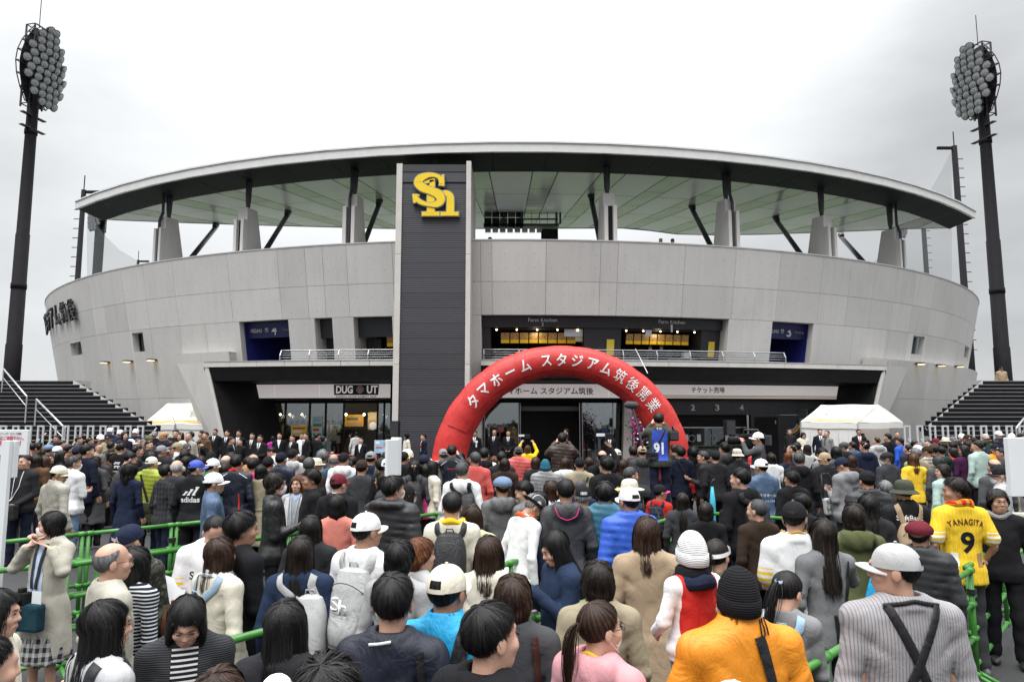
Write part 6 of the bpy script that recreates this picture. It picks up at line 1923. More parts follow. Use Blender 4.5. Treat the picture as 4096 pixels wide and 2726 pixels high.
# ---- floodlight towers
def light_tower(x, y, zb, z0, z1, label, face, r0=0.50, r1=0.34):
 r = empty('floodlight_tower', (x, y, 0), 0, label, 'floodlight', 'floodlight towers of the stadium')
 zs = [0, z0 * 0.30, z0 * 0.30 + 0.02, z0 * 0.62, z0 * 0.62 + 0.02, z0 * 0.93, z0 + 2]
 M_P = paint('tower_brown', (0.009, 0.0085, 0.010, 1), 0.7, 0.0, var=0.2, spec=0.12)
 MB().tube([(0, 0, z) for z in zs], [r0, r0 * 0.95, r0 * 0.88, r0 * 0.82, r0 * 0.76, r1, r1], 20).build('pole', M_P, r, True)
 for z, rk in ((z0 * 0.12, 1.04), (z0 * 0.46, 0.92), (z0 * 0.92, 0.78)): MB().tube([(0, 0, z), (0, 0, z + 0.35)], r0 * rk, 20).build('collar', M_P, r, True)
 hw, hh = 2.05, (z1 - z0)
 yaw = Matrix.Rotation(face, 4, 'Z')
 def L(u, v, w): return yaw @ Vector((u, w, 0)) + Vector((0, 0, z0 + v))
 def width(v): return 1.45 * math.sin(math.pi * min(1, max(0.06, (v / hh * 0.86 + 0.10)))) + 0.25
 fr = MB()
 for v in np.linspace(0.2, hh, 8):
  fr.bar(L(-width(v), v, 0.2), L(width(v), v, 0.2), 0.07, 0.07); fr.bar(L(-0.5, v, -0.5), L(0.5, v, -0.5), 0.06, 0.06)
  for u in (-0.5, 0.5): fr.bar(L(u, v, -0.5), L(u, v, 0.2), 0.05, 0.05)
 for u in (-0.5, 0.5): fr.bar(L(u, 0, -0.5), L(u, hh, -0.5), 0.09, 0.09); fr.bar(L(u, 0, 0.2), L(u, hh, 0.2), 0.09, 0.09)
 for v0, v1 in zip(np.linspace(0.2, hh, 8)[:-1], np.linspace(0.2, hh, 8)[1:]): fr.bar(L(-width(v0), v0, 0.2), L(0.0, v1, 0.2), 0.04, 0.04); fr.bar(L(width(v0), v0, 0.2), L(0.0, v1, 0.2), 0.04, 0.04); fr.bar(L(-width(v0), v0, 0.2), L(-width(v1), v1, 0.2), 0.05, 0.05); fr.bar(L(width(v0), v0, 0.2), L(width(v1), v1, 0.2), 0.05, 0.05)
 fr.build('head_frame', M_STEEL, r)
 m = MB(); m.grid([[L(-width(v) * 0.8, v, 0.12) for v in np.linspace(0.1, hh - 0.2, 9)], [L(width(v) * 0.8, v, 0.12) for v in np.linspace(0.1, hh - 0.2, 9)]]); m.build('back_plate', M_STEEL, r)
 MB().tube([L(0, hh, 0), L(0, hh + 2.2, 0)], 0.03, 5).build('lightning_rod', M_STEEL, r)
 can = MB(); can.tube([(0, -0.10, 0), (0, 0.10, 0), (0, 0.34, -0.02)], [0.10, 0.22, 0.30], 14, True); can_me = None
 fac = MB(); fac.tube([(0, 0.342, -0.02), (0, 0.36, -0.02)], [0.245, 0.22], 14, True); fac_me = None
 M_F = paint('lamp_face', (0.22, 0.23, 0.24, 1), 0.35, 0.0, var=0.35, scale=8)
 for i, v in enumerate(np.linspace(0.35, hh - 0.3, 11)):
  w = width(v); n = max(1, int(w * 2 / 0.56))
  for k in range(n):
   u = (-w + 0.25) + (2 * w - 0.5) * (k + 0.5) / n + (0.12 if i % 2 else -0.12)
   if can_me is None:
    c_ = can.build('lamp', M_STEEL, r, True); f_ = fac.build('lens', M_F, c_, True); can_me, fac_me = c_.data, f_.data
   else:
    c_ = obj('lamp', can_me, None, r); f_ = obj('lens', fac_me, None, c_)
   c_.matrix_local = Matrix.Translation(L(u, v, 0.30 + 0.55 * (1 - (u / 2.0) ** 2))) @ yaw @ Matrix.Rotation(math.radians(-22), 4, 'X') @ Matrix.Rotation(-u * 0.36, 4, 'Z')
 for v in (-0.6, -1.5): MB().bar(L(-0.9, v, 0.1), L(0.9, v + 0.02, 0.1), 0.3, 0.06).build('platform', M_STEEL, r)
 return r
pL = dy(28, 850, 45.0); pR = dy(2308, 850, 45.0)
light_tower(pL.x, 45.0, 0, 23.3, 29.2, 'tall dark floodlight tower on the far left beside the stairs', math.radians(-102))
light_tower(pR.x, 45.0, 0, 22.6, 27.9, 'tall dark floodlight tower on the far right beside the stairs', math.radians(102))
q = dy(228, 560, 92); light_tower(q.x, 92, 0, dy(228, 535, 92).z, dy(228, 535, 92).z + 4, 'distant floodlight tower half hidden under the left tip of the roof', math.radians(150), 0.75, 0.6)
q = dy(2060, 560, 100); light_tower(q.x, 100, 0, dy(2060, 550, 100).z, dy(2060, 550, 100).z + 3.5, 'distant floodlight tower peeking below the right end of the roof', math.radians(200), 0.7, 0.55)
# ---- protective net poles and nets
M_PD = MATS['tower_brown']
def net_pole(x, yt, Y, label, arm=1, w=0.34, xb=None):
 t = dy(x, yt, Y)
 r = empty('net_pole', (t.x, Y, 0), 0, label, 'pole', 'poles of the protective net')
 z = t.z
 MB().tube([(0, 0, 0), (0, 0, z * 0.4), (0, 0, z * 0.4 + 0.02), (0, 0, z)], [w, w, w * 0.75, w * 0.6], 10).build('pole', M_PD, r, True)
 MB().bar((0, 0, z - 0.2), (arm * 1.6, 0, z - 0.2), 0.2, 0.25).build('arm', M_PD, r)
 MB().tube([(0, 0, z), (0, 0, z + 1.4)], 0.05, 5).build('lightning_rod', M_PD, r)
 for zz in np.arange(z * 0.3, z - 1, 0.9): MB().bar((-arm * 0.2, 0, zz), (-arm * 0.75, 0, zz), 0.06, 0.06).build('rung', M_PD, r)
net_pole(193, 437, 62, 'thin dark net pole behind the left tip of the roof', 1)
net_pole(318, 598, 100, 'short distant net pole above the left wall top', 1, 0.3)
net_pole(2195, 336, 62, 'tall dark net pole rising behind the right end of the roof', -1, 0.4)
net_pole(2122, 480, 80, 'dark net pole under the right end of the roof', -1, 0.4)
def netmat():
 m, t, p = newmat('fine_net'); t.nodes.remove(p); o = t.nodes['Material Output']
 tr = N(t, 'ShaderNodeBsdfTransparent'); df = N(t, 'ShaderNodeBsdfDiffuse'); df.inputs[0].default_value = (0.25, 0.26, 0.27, 1)
 mx = N(t, 'ShaderNodeMixShader'); mx.inputs[0].default_value = 0.30
 t.links.new(tr.outputs[0], mx.inputs[1]); t.links.new(df.outputs[0], mx.inputs[2]); t.links.new(mx.outputs[0], o.inputs['Surface'])
 return m
M_NET = netmat()
def net(rows, label):
 m = MB(); m.grid(rows); o = m.build('protective_net', M_NET); tag(o, label, 'net', 'protective nets round the field')
net([[dy(200, 460, 64), dy(215, 505, 70), dy(240, 540, 78), dy(275, 575, 88), dy(318, 600, 100)], [dy(200, 700, 64), dy(215, 700, 70), dy(240, 700, 78), dy(275, 700, 88), dy(318, 700, 100)]], 'pale net sagging between poles behind the left end of the stadium')
net([[dy(2190, 345, 63), dy(2165, 395, 68), dy(2130, 455, 76), dy(2060, 560, 90), dy(2000, 610, 100)], [dy(2190, 720, 63), dy(2165, 720, 68), dy(2130, 720, 76), dy(2060, 720, 90), dy(2000, 720, 100)]], 'pale net hanging from the tall pole behind the right end of the stadium')
# ---- event tents
def tent(R0, R1, E0, E1, E2, Y, label, logo, flip=1):
 """ridge R0-R1, front eave E0-E1, far corner of the gable side E2 (photo spots) at depth Y"""
 r = empty('event_tent', (0, 0, 0), 0, label, 'tent', 'white event tents')
 M_T = paint('tent_white', (0.72, 0.71, 0.68, 1), 0.55, var=0.03)
 e0, e1 = dy(*E0, Y), dy(*E1, Y); r0, r1 = dy(*R0, Y + 1.3), dy(*R1, Y + 1.3)
 e2 = dy(*E2, Y + 1.9)
 e3 = Vector((dy(E0[0] + 10, E0[1], Y + 2.9).x, Y + 2.9, e0.z)); e2 = Vector((e2.x, Y + 1.9, e1.z))
 def sheet(a, b, c, d, nm, mat, n=8, sag=0.05):
  m = MB(); rows = []
  for i in range(n + 1):
   row = []
   for j in range(n + 1):
    u, v = i / n, j / n
    p = (a * (1 - u) + b * u) * (1 - v) + (d * (1 - u) + c * u) * v
    p = p - Vector((0, 0, sag * math.sin(math.pi * u) * math.sin(math.pi * v) + 0.012 * math.sin(9 * u + 4 * v)))
    row.append(p)
   rows.append(row)
  m.grid(rows); return m.build(nm, mat, r, True)
 sheet(r0, r1, e1, e0, 'roof_sheet', M_T); sheet(r1, r1, e2, e1, 'roof_sheet', M_T); sheet(r0, r1, e2, e3, 'roof_sheet', M_T); sheet(r0, r0, e3, e0, 'roof_sheet', M_T)
 val = Vector((0, 0, -0.22))
 sheet(e0, e1, e1 + val, e0 + val, 'valance', M_T, 6, 0.01); sheet(e1, e2, e2 + val, e1 + val, 'valance', M_T, 6, 0.01)
 for k in range(6):
  a, b = e0.lerp(e1, k / 6), e0.lerp(e1, (k + 0.98) / 6)
  sheet(a + val * 0.98 + Vector((0, 0.03, 0)), b + val * 0.98 + Vector((0, 0.03, 0)), Vector((b.x, b.y + 0.03 + 0.05 * (k % 2), 0.02)), Vector((a.x, a.y + 0.03, 0.02)), 'wall_sheet', M_T, 5, 0.0)
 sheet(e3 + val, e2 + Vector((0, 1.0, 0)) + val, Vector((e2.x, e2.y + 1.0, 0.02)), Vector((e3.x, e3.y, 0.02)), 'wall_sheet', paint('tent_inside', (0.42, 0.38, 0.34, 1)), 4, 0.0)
 for p in (e0, e1, e2): MB().tube([p, Vector((p.x, p.y, 0))], 0.03, 6).build('leg', M_RAIL, r)
 nrm = (e0 - r0).cross(r1 - r0).normalized(); nrm = nrm if nrm.z > 0 else -nrm
 for t in (0.80, 0.88):
  m = MB(); pts = [r0.lerp(e0, t), r1.lerp(e1, t), r1.lerp(e1, t + 0.035), r0.lerp(e0, t + 0.035)]; m.add([p + Vector((0, -0.05, -0.01)) for p in pts], [(0, 1, 2, 3)]); m.build('yellow_line', paint('tent_yellow', (0.80, 0.48, 0.04, 1)), r)
 xd, yd = (e1 - e0).normalized(), (r0 - e0 + (r1 - e1)).normalized()
 for s_, u, v, w, h, mt in logo:
  c_ = r0.lerp(r1, u).lerp(e0.lerp(e1, u), v) + Vector((0, -0.075, 0.0))
  letter_on_plane(s_, c_, xd, yd, w, mt, r, h, 0.01, 0.004)
 return r
M_LG, M_LD, M_LT = paint('print_green', (0.05, 0.20, 0.10, 1)), paint('print_dark', (0.10, 0.10, 0.11, 1)), paint('print_tan', (0.6, 0.5, 0.34, 1))
LOGO = [('C', 0.30, 0.45, 0.34, 0.36, M_LT), ('◤', 0.20, 0.62, 0.12, 0.12, M_LG), ('◥', 0.40, 0.28, 0.12, 0.12, M_LG), ('HAWKS', 0.60, 0.28, 0.50, 0.14, M_LD), ('BASEBALL', 0.57, 0.46, 0.45, 0.07, M_LD), ('PARK', 0.50, 0.58, 0.24, 0.07, M_LD), ('CHIKUGO', 0.54, 0.69, 0.4, 0.06, M_LT)]
tent((1889, 931), (2022, 930), (1842, 970), (1973, 972), (2078, 971), 24.6, 'white peaked event tent with yellow lines standing right of the ticket office', LOGO)
tent((386, 927), (512, 927), (404, 975), (520, 976), (540, 975), 28.2, 'white peaked event tent standing left of the shop front', [(a, b * 0.6 + 0.25, c, d * 0.8, e, f) for a, b, c, d, e, f in LOGO])
t2 = tent((384, 928), (386, 927), (328, 976), (402, 976), (404, 975), 28.1, 'gable end of white canvas beside the left event tent', [])
t2['label'] = 'small sloping white canvas porch joined to the left event tent'
# ---- inflatable arch
arch_ = empty('inflatable_arch', (0, 0, 0), 0, 'red inflatable arch with white opening ceremony lettering before the doors', 'arch')
AY = 21.5
ac = dy(1291, 1085, AY); AR = (dy(1291 + 259, 1085, AY).x - ac.x); AZ = dy(1291, 830, AY).z - ac.z
tubeR = 0.47
M_RED = cloth('vinyl', (0.55, 0.035, 0.03))
def archp(t, o=0.0): return Vector((ac.x + (AR + o) * math.cos(t), AY, ac.z + (AZ + o) * math.sin(t)))
segs = 15
aT = [math.radians(-22 + 224 * k / segs) for k in range(segs + 1)]
for k in range(segs):
 m = MB(); rows = []
 for j in range(7):
  t = aT[k] + (aT[k + 1] - aT[k]) * j / 6
  c_ = archp(t); n_ = Vector((math.cos(t) * AZ, 0, math.sin(t) * AR)).normalized()
  rr_ = tubeR * (1 + 0.045 * math.sin(math.pi * j / 6)) * (1.0 + 0.12 * (abs(math.cos(t)) if t < 3.4 else 1))
  rows.append([c_ + (n_ * math.cos(a) + Vector((0, 1, 0)) * math.sin(a)) * rr_ * (1 + 0.010 * math.sin(3 * a + 7 * t) + (0.016 * math.sin(9 * a + 5 * k) + 0.010 * math.sin(17 * a + 3 * k)) * (abs(j - 3) / 3) ** 2) for a in [2 * math.pi * q / 28 for q in range(29)]])
 m.grid(rows); m.build('arch_segment', M_RED, arch_, True)
def bannerp(t, v, lift=0.03):
 n_ = Vector((math.cos(t) * AZ, 0, math.sin(t) * AR)).normalized()
 a = -v / tubeR
 return archp(t) + (n_ * math.sin(v / tubeR) + Vector((0, -1, 0)) * math.cos(v / tubeR)) * (tubeR * (1.05 + 0.10 * abs(math.cos(t))) + lift)
m = MB(); m.grid([[bannerp(math.radians(30 + 127 * k / 60), v, 0.012 + 0.006 * math.sin(k * 1.7)) for k in range(61)] for v in np.linspace(-0.30, 0.30, 7)]); m.build('banner', cloth('vinyl', (0.50, 0.028, 0.026)), arch_, True)
txt = 'タマホーム スタジアム筑後開業'
angs = [141, 133, 125, 117, 108.6, 103, 97.7, 90, 82, 74, 66.7, 58.8, 51.3, 44, 36.7]
for k, ch in enumerate(txt):
 if ch == ' ': continue
 t = math.radians(angs[k])
 me = text_mesh(ch, 1.0, 0.016 if ch not in '筑後開業' else 0.0, 0)
 co = np.array([v.co for v in me.vertices]); lo, hi = co.min(0), co.max(0); c_ = (lo + hi) / 2
 sc = 0.40 / max(0.75, hi[0] - lo[0], hi[1] - lo[1]) if ch != 'ー' else 0.5
 sc = 0.39
 for v in me.vertices:
  u_, v_ = (v.co.x - c_[0]) * sc, (v.co.y - c_[1]) * sc
  v.co = bannerp(t - u_ / (AR + 0.1), v_, 0.028)
 me.update(); obj('letter', me, M_WINK, arch_)
MB().box((ac.x - AR - 0.75, AY - 0.7, 0), (ac.x - AR + 0.75, AY + 0.7, 0.95)).build('base_block', paint('arch_base', (0.6, 0.45, 0.43, 1)), arch_, bevel=0.05); MB().box((ac.x + AR - 0.75, AY - 0.7, 0), (ac.x + AR + 0.75, AY + 0.7, 0.5)).build('base_block', paint('arch_base', (0.6, 0.45, 0.43, 1)), arch_, bevel=0.05)
for x0_, y0_, x1_, y1_ in ((1125, 880, 1178, 842), (1490, 858, 1462, 802)):
 MB().tube([dy(x0_, y0_, AY), dy(x1_, y1_, 25.6)], 0.012, 5).build('guy_rope', M_WINK, arch_)
# ---- loudspeakers on stands
for x, y0_, y1_, Y, lb in ((907, 968, 1005, 22.4, 'black loudspeaker on a stand in front of the tower'), (1682, 966, 1001, 22.0, 'black loudspeaker on a stand before the ticket windows')):
 a, b = dy(x - 10.5, y1_, Y), dy(x + 10.5, y0_, Y)
 r = empty('loudspeaker', (0, 0, 0), 0, lb, 'speaker', 'loudspeakers at the opening ceremony')
 MB().box((a.x, Y, a.z), (b.x, Y + 0.34, b.z)).build('cabinet', M_BLACK, r, bevel=0.02); MB().box((a.x + 0.02, Y - 0.008, a.z + 0.03), (b.x - 0.02, Y - 0.001, b.z - 0.03)).build('grille', M_CHAR, r)
 cx_ = (a.x + b.x) / 2; MB().tube([(cx_, Y + 0.17, a.z), (cx_, Y + 0.17, 0.5)], 0.02, 6).build('pole', M_STEEL, r)
 for k in range(3): MB().tube([(cx_, Y + 0.17, 0.7), (cx_ + 0.5 * math.cos(k * 2.1), Y + 0.17 + 0.5 * math.sin(k * 2.1), 0.02)], 0.016, 5).build('leg', M_STEEL, r)
# ---- boards and signs in the crowd
def board(x0, x1, y0, y1, d, label, mat=M_PLASTW, th=0.05, rz=0.0, post=True, lines=None, cat='sign', yb=None):
 a, b = dy(x0, y1, d), dy(x1, y0, d)
 c_ = (a + b) / 2; w, h = b.x - a.x, b.z - a.z
 r = empty('sign_board', (c_.x, d, 0), rz, label, cat)
 MB().box((-w / 2, -th / 2, c_.z - h / 2), (w / 2, th / 2, c_.z + h / 2)).build('panel', mat, r, bevel=0.006)
 if post: MB().box((-0.035, -0.03, 0.0), (0.035, 0.03, c_.z + h / 2 - 0.05)).build('post', mat, r) if th < 0.1 else None
 for s_, z, wd, hh, mt in lines or []:
  letter_on_plane(s_, (0, -th / 2 - 0.001, c_.z + z * h), (1, 0, 0), (0, 0, 1), wd, mt, r, hh, 0.008, 0.003)
 return r, w, h, c_.z
M_PR = paint('print_red', (0.62, 0.08, 0.12, 1))
r_, w, h, cz = board(-28, 68, 988, 1046, 8.6, 'white information board with red lettering at the far left edge', lines=[('入場前にご確認下さい。', 0.18, 0.40, 0.05, M_PR), ('HAWKS ベースボールパーク筑後', 0.36, 0.34, 0.022, M_LD)])
MB().box((-w / 2 + 0.03, -0.03, cz - 0.03), (w / 2 - 0.08, -0.027, cz + 0.02)).build('red_bar', M_PR, r_)
r_, w, h, cz = board(11, 41, 1013, 1098, 6.3, 'blank white board on a tall white post in front of the information board', th=0.06, post=False)
MB().box((-0.045, -0.075, 0), (0.03, -0.031, cz + h / 2)).build('post', M_PLASTW, r_)
r_, w, h, cz = board(896, 926, 1006, 1092, 8.4, 'blank white folded board raised above the heads near the tower', th=0.05, rz=math.radians(-42), post=False)
MB().box((w * 0.28, -0.20, cz - h / 2 + 0.0), (w * 0.62, -0.03, cz + h / 2 - 0.02)).build('panel', M_PLASTW, r_, bevel=0.006); MB().box((-0.03, -0.03, 0), (0.03, 0.024, cz - h / 2)).build('post', M_PLASTW, r_)
r_, w, h, cz = board(2321, 2400, 1006, 1141, 5.4, 'blank grey white board at the far right edge', rz=math.radians(4), post=False)
MB().box((0.15, -0.02, 0), (0.21, 0.02, cz)).build('post', M_PLASTW, r_)
r_, w, h, cz = board(861, 900, 1012, 1042, 21.0, 'pale blue picture board on an easel in front of the tower', paint('board_blue', (0.30, 0.48, 0.62, 1)), cat='board')
for k, (u, v, ww, hh, c_) in enumerate(((-0.3, 0.3, 0.25, 0.2, 'white'), (0.2, 0.2, 0.3, 0.3, 'beige'), (-0.2, -0.05, 0.4, 0.1, 'salmon'), (0.1, -0.3, 0.6, 0.2, 'ltblue'))): MB().box((w * (u - ww / 2), -0.032, cz + h * (v - hh / 2)), (w * (u + ww / 2), -0.027, cz + h * (v + hh / 2))).build('print', paint('print_' + c_, col4(c_)), r_)
for k in range(5):
 a, b = dy(705 + k * 33, 1022, 24.2), dy(738 + k * 33, 1022, 24.2)
 r = empty('red_barrier', (0, 0, 0), 0, 'red tube barrier in front of the shop, %s from the left' % ('first', 'second', 'third', 'fourth', 'fifth')[k], 'barrier', 'red barriers by the shop')
 M_RB = paint('barrier_red', (0.45, 0.02, 0.03, 1), 0.35)
 for z in (0.95, 0.6, 0.25): MB().tube([(a.x, a.y, z), (b.x - 0.04, b.y, z)], 0.022, 6).build('rail', M_RB, r)
 for x in np.linspace(a.x, b.x - 0.04, 3): MB().tube([(x, a.y, 0), (x, a.y, 0.96)], 0.022, 6).build('post', M_RB, r)
fr_ = empty('flower_arrangement', (0, 0, 0), 0, 'tall congratulation stand of pink and white orchids by the column', 'flowers')
fc = dy(1468, 985, 25.0)
rs = random.Random(9)
MB().tube([(fc.x, 25.0, 0), (fc.x, 25.0, fc.z)], 0.05, 6).build('stand', M_STEEL, fr_)
for nm, mt, n, rad in (('blossoms', cloth('cotton', (0.42, 0.03, 0.22)), 150, 0.42), ('white_blossoms', cloth('cotton', 'white'), 60, 0.5), ('leaves', cloth('cotton', (0.03, 0.07, 0.02)), 160, 0.6)):
 m = MB()
 for k in range(n):
  p = Vector((fc.x + rs.gauss(0, rad * 0.42) + (0.25 if nm == 'white_blossoms' else 0), 25.0 + rs.gauss(-0.1, rad * 0.3), fc.z + rs.gauss(0, rad * 0.62)))
  u = Vector((rs.gauss(0, 1), rs.gauss(0, 1), rs.gauss(0, 1))).normalized() * 0.055; w_ = u.orthogonal().normalized() * (0.05 if nm != 'leaves' else 0.016)
  if nm == 'leaves': u = u * 3
  m.add([p - u, p + w_, p + u, p - w_], [(0, 1, 2, 3)]); 
 o = m.build(nm, mt, fr_); o['kind'] = 'stuff'
# ------------------------------------------------------------------ the crowd
TILE = {'A': (0, 1680, 4.126), 'B': (500, 1680, 4.126), 'C': (1000, 1680, 4.126), 'D': (1500, 1680, 4.126), 'E': (2040, 1680, 4.126), 'F': (2560, 1680, 4.126), 'G': (3060, 1680, 4.126), 'H': (3556, 1680, 4.126),
  'a': (0, 1950, 2.021), 'b': (1000, 1950, 2.021), 'c': (2000, 1950, 2.021), 'd': (2996, 1950, 2.021), 's': (0, 0, 1.0)}
def px(t, x, y):
 o = TILE[t]; return o[0] + x / o[2], o[1] + y / o[2]
AUTO = []
ST = {'j': 'jacket+collar', 'js': 'jacket+stand', 'jp': 'jacket', 'h': 'hoodie', 'p': 'puffer+stand', 'ph': 'puffer+hood', 'pf': 'puffer+fur', 'c': 'coat', 's': 'shirt+collar', 't': 'shirt', 'ss': 'shirt+short+collar', 'su': 'suit', 'jh': 'jacket+hood', 'd': 'dress'}
CW = {'midgrey': 'grey', 'soot': 'black', 'darknavy': 'midnight-blue', 'dkgrey': 'dark-grey', 'ltgrey': 'light-grey', 'dkbrown': 'dark-brown', 'ltdenim': 'light-denim', 'ltblue': 'light-blue', 'ltyellow': 'pale-yellow', 'dkgreen': 'dark-green', 'hotpink': 'hot pink', 'army': 'dark green', 'stone': 'stone', 'steel': 'steel blue', 'sky': 'sky blue', 'petrol': 'dark petrol'}
def W(c): return CW.get(c, c if c in PAL else 'patterned')
SW = {'j': 'jacket', 'js': 'zipped jacket', 'jp': 'jacket', 'h': 'hooded top', 'p': 'padded jacket', 'ph': 'hooded padded jacket', 'pf': 'fur-trimmed padded coat', 'c': 'coat', 's': 'collared shirt', 't': 'jumper', 'ss': 'short-sleeved jersey', 'su': 'suit', 'jh': 'hooded jacket', 'd': 'dress'}
HW = {'short': 'short hair', 'crop': 'cropped hair', 'buzz': 'shaven head', 'thick': 'thick hair', 'spiky': 'spiky hair', 'part': 'parted hair', 'shaggy': 'shaggy hair', 'bob': 'bobbed hair', 'shortbob': 'short bobbed hair', 'medium': 'shoulder-length hair', 'long': 'long hair', 'longwavy': 'long wavy hair', 'curly': 'curly hair', 'pony': 'ponytail', 'halfup': 'tied-back hair', 'bun': 'hair in a bun', 'fringe': 'bald crown', 'thin': 'thinning hair', 'wisp': 'wispy hair'}
HTW = {'cap': 'cap', 'beanie': 'knitted beanie', 'fedora': 'trilby hat', 'bucket': 'bucket hat', 'boater': 'round hat', 'casquette': 'newsboy cap', 'beret': 'beret', 'hunting': 'flat cap', 'helmet': 'helmet', 'headband': 'headband', 'visor': 'sun visor', 'capeline': 'wide-brimmed hat'}
def p(t, zx, zy, top='j:cotton:black', hair='short:black', label=None, h=None, fem=None, hat=None, legs=None, **kw):
 x, y = px(t, zx, zy)
 tt = top.split(':'); hh = hair.split(':') if hair else None
 if fem is None: fem = bool(hh and hh[0] in ('bob', 'shortbob', 'medium', 'long', 'longwavy', 'curly', 'pony', 'halfup', 'bun'))
 if h is None: h = (1.58 if fem else 1.70) + random.Random(int(x * 3 + y)).uniform(-0.03, 0.03)
 if y < 2000 and kw.get('d') is None and 'at' not in kw: h += 0.035
 ht = tuple(hat.split(':')) if hat else None
 lg = tuple(legs.split(':')) if legs else random.Random(int(x + y)).choice([('trousers', 'cotton', 'soot'), ('trousers', 'cotton', 'black'), ('trousers', 'denim', 'darknavy'), ('trousers', 'cotton', 'charcoal')])
 if len(lg) == 2: lg = ('trousers',) + lg
 if 'skin_' not in kw: kw['skin_'] = 'light' if fem else random.Random(int(x * 7)).choice(['mid', 'mid', 'tan'])
 pr = person(label or 'tbd', x, y, h=h, top=(ST[tt[0]],) + tuple(tt[1:]), hair=tuple(hh) if hh else None, fem=fem, hat=ht, legs=lg, **kw)
 pr.px, pr.py = x, y
 if not label:
  a = ('%s %s' % (W(ht[2]), HTW[ht[0]])) if ht else '%s %s' % ({'pepper': 'greying', 'ltbrown': 'light-brown', 'dark': 'dark-brown'}.get(hh[1], hh[1]), HW[hh[0]])
  pr.desc = 'person, %s, %s %s' % (a, W(tt[2]), SW[tt[0]])
  AUTO.append(pr)
 return pr
def cd(pr, s, x, z, w, c='white', **kw): return decal(pr, s, x, z, w, cloth('cotton', c), **kw)
# ---------------- near rows, left
q = p('a', 430, 165, 'c:cotton:stone', 'bob:black', 'woman in an open stone trench coat and white mask lifting both hands to her neck', h=1.56, rot=165, yaw=-40, pose='neck', mask=True, legs='skirt:plaid:soot:ltgrey')
patch(q, lambda u, v: abs(u - 0.5) < 0.28 + 0.22 * (1 - v), -0.085, 0.085, 0.86, 1.41, cloth('cotton', 'ltblue'), 'blouse', side=1)
for s_ in (-1, 1): strap(q, [(s_ * 0.05, 1.42, 1), (s_ * 0.035, 1.2, 1), (s_ * 0.02, 1.05, 1)], 0.030, cloth('nylon', 'soot'), 'camera_strap', 0.012, side=1)
bg = held('shoulder_bag', 'dark teal canvas bag hanging at the hip of the woman in the trench coat', 'bag', 'bags worn by the people in the queue'); bg.matrix_basis = q.root.matrix_basis.copy()
MB().box((-0.19, 0.16, 0.72), (0.14, 0.25, 0.95)).build('pouch', cloth('cotton', (0.012, 0.04, 0.055)), bg, bevel=0.03)
cm = held('camera', 'black reflex camera with long lens hanging before the woman in the trench coat', 'camera'); cm.matrix_basis = q.root.matrix_basis.copy()
MB().box((-0.045, 0.17, 0.94), (0.095, 0.25, 1.04)).build('camera_body', M_BLACK, cm, bevel=0.012); MB().tube([(0.03, 0.25, 0.99), (0.03, 0.33, 0.96), (0.03, 0.36, 0.95)], [0.042, 0.042, 0.046], 16).build('lens', M_BLACK, cm, True); MB().box((0.0, 0.19, 1.04), (0.05, 0.24, 1.075)).build('viewfinder', M_BLACK, cm, bevel=0.008)
cc = MB().box((-0.17, 0.20, 0.90), (-0.07, 0.205, 1.05)).build('name_card', M_PLASTW, q.root)
q = p('a', 1095, 230, 'js:camo:army', 'short:black', 'man in a navy cap with white script bowing his head, camouflage padded jacket', h=1.63, rot=165, yaw=-10, pitch=20, hat='cap:cotton:navy')
me = text_mesh('Japan', 1.0, 0.02, 0, 0.3)
for v in me.vertices:
 u, w_ = (v.co.x) * 0.042, (v.co.y) * 0.045 + 0.05 + v.co.x * 0.004
 a = math.pi / 2 - u / 0.095; v.co = (0.097 * math.cos(a) * 0.96, -0.013 + 0.1165 * math.sin(a) * (1 - 0.28 * max(0, w_ / 0.1) ** 2), 0.026 + w_ * 0.9)
obj('lettering', me, paint('cap_script', (0.75, 0.6, 0.62, 1)), q.hat)
q = p('a', 930, 395, 'j:cotton:stone', 'fringe:grey', 'bald grey-fringed man in glasses and a grey green jacket looking to the right', h=1.62, rot=-42, yaw=-10, glasses=True, skin_='mid')
q = p('a', 1725, 135, 'ss:bands:white:yellow', 'thin:black', 'balding man in a white baseball jersey with yellow sleeve bands looking down', h=1.68, rot=-160, pitch=40, yaw=10, pose='read')
cd(q, 'SoftBank', 0, 1.24, 0.26, 'soot', side=1)
o = held('leather_bag', 'brown leather backpack held by the balding man in the white jersey', 'bag'); w_ = wpt(q, (0.12, 0.33, 0.98)); o.location = w_
m = MB(); m.add(*ball(0.15, 0.13, 0.17, 16, 10)); m.build('sack', cloth('leather', (0.20, 0.06, 0.02)), o, True); MB().tube([(-0.05, -0.1, 0.12), (-0.03, -0.13, 0.18), (0.03, -0.13, 0.18), (0.05, -0.1, 0.12)], 0.008, 6).build('handle', cloth('leather', (0.2, 0.06, 0.02)), o, True)
q = p('a', 1960, 155, 'c:wool:black', 'thick:black', 'man with thick black hair in a plain black coat holding a white phone', h=1.70, rot=-38, yaw=-20, pose='onephone')
smartphone(q, 'white phone in the hand of the man in the black coat', 'white', (0.08, 0.34, 1.19))
q = p('a', 1790, 360, 'jp:cotton:cream', 'medium:brown', 'woman with straight brown hair in a white sweatshirt and checked scarf', h=1.57, rot=-30, yaw=-10)
scarf(q, cloth('plaid', 'soot', 'white'), r=0.088); backpack(q, 'pale blue backpack of the woman in the white sweatshirt', (0.30, 0.40, 0.50), 'cotton', xc=-0.10, zc=1.08)
q = p('a', 870, 845, 'jp:cotton:ltgrey', 'long:black', 'woman with long black hair over a light grey top at the lower left', h=1.57, rot=-35, yaw=-15)
backpack(q, 'black backpack of the long-haired woman in light grey', 'soot', xc=0.05, zc=1.02, w=0.24)
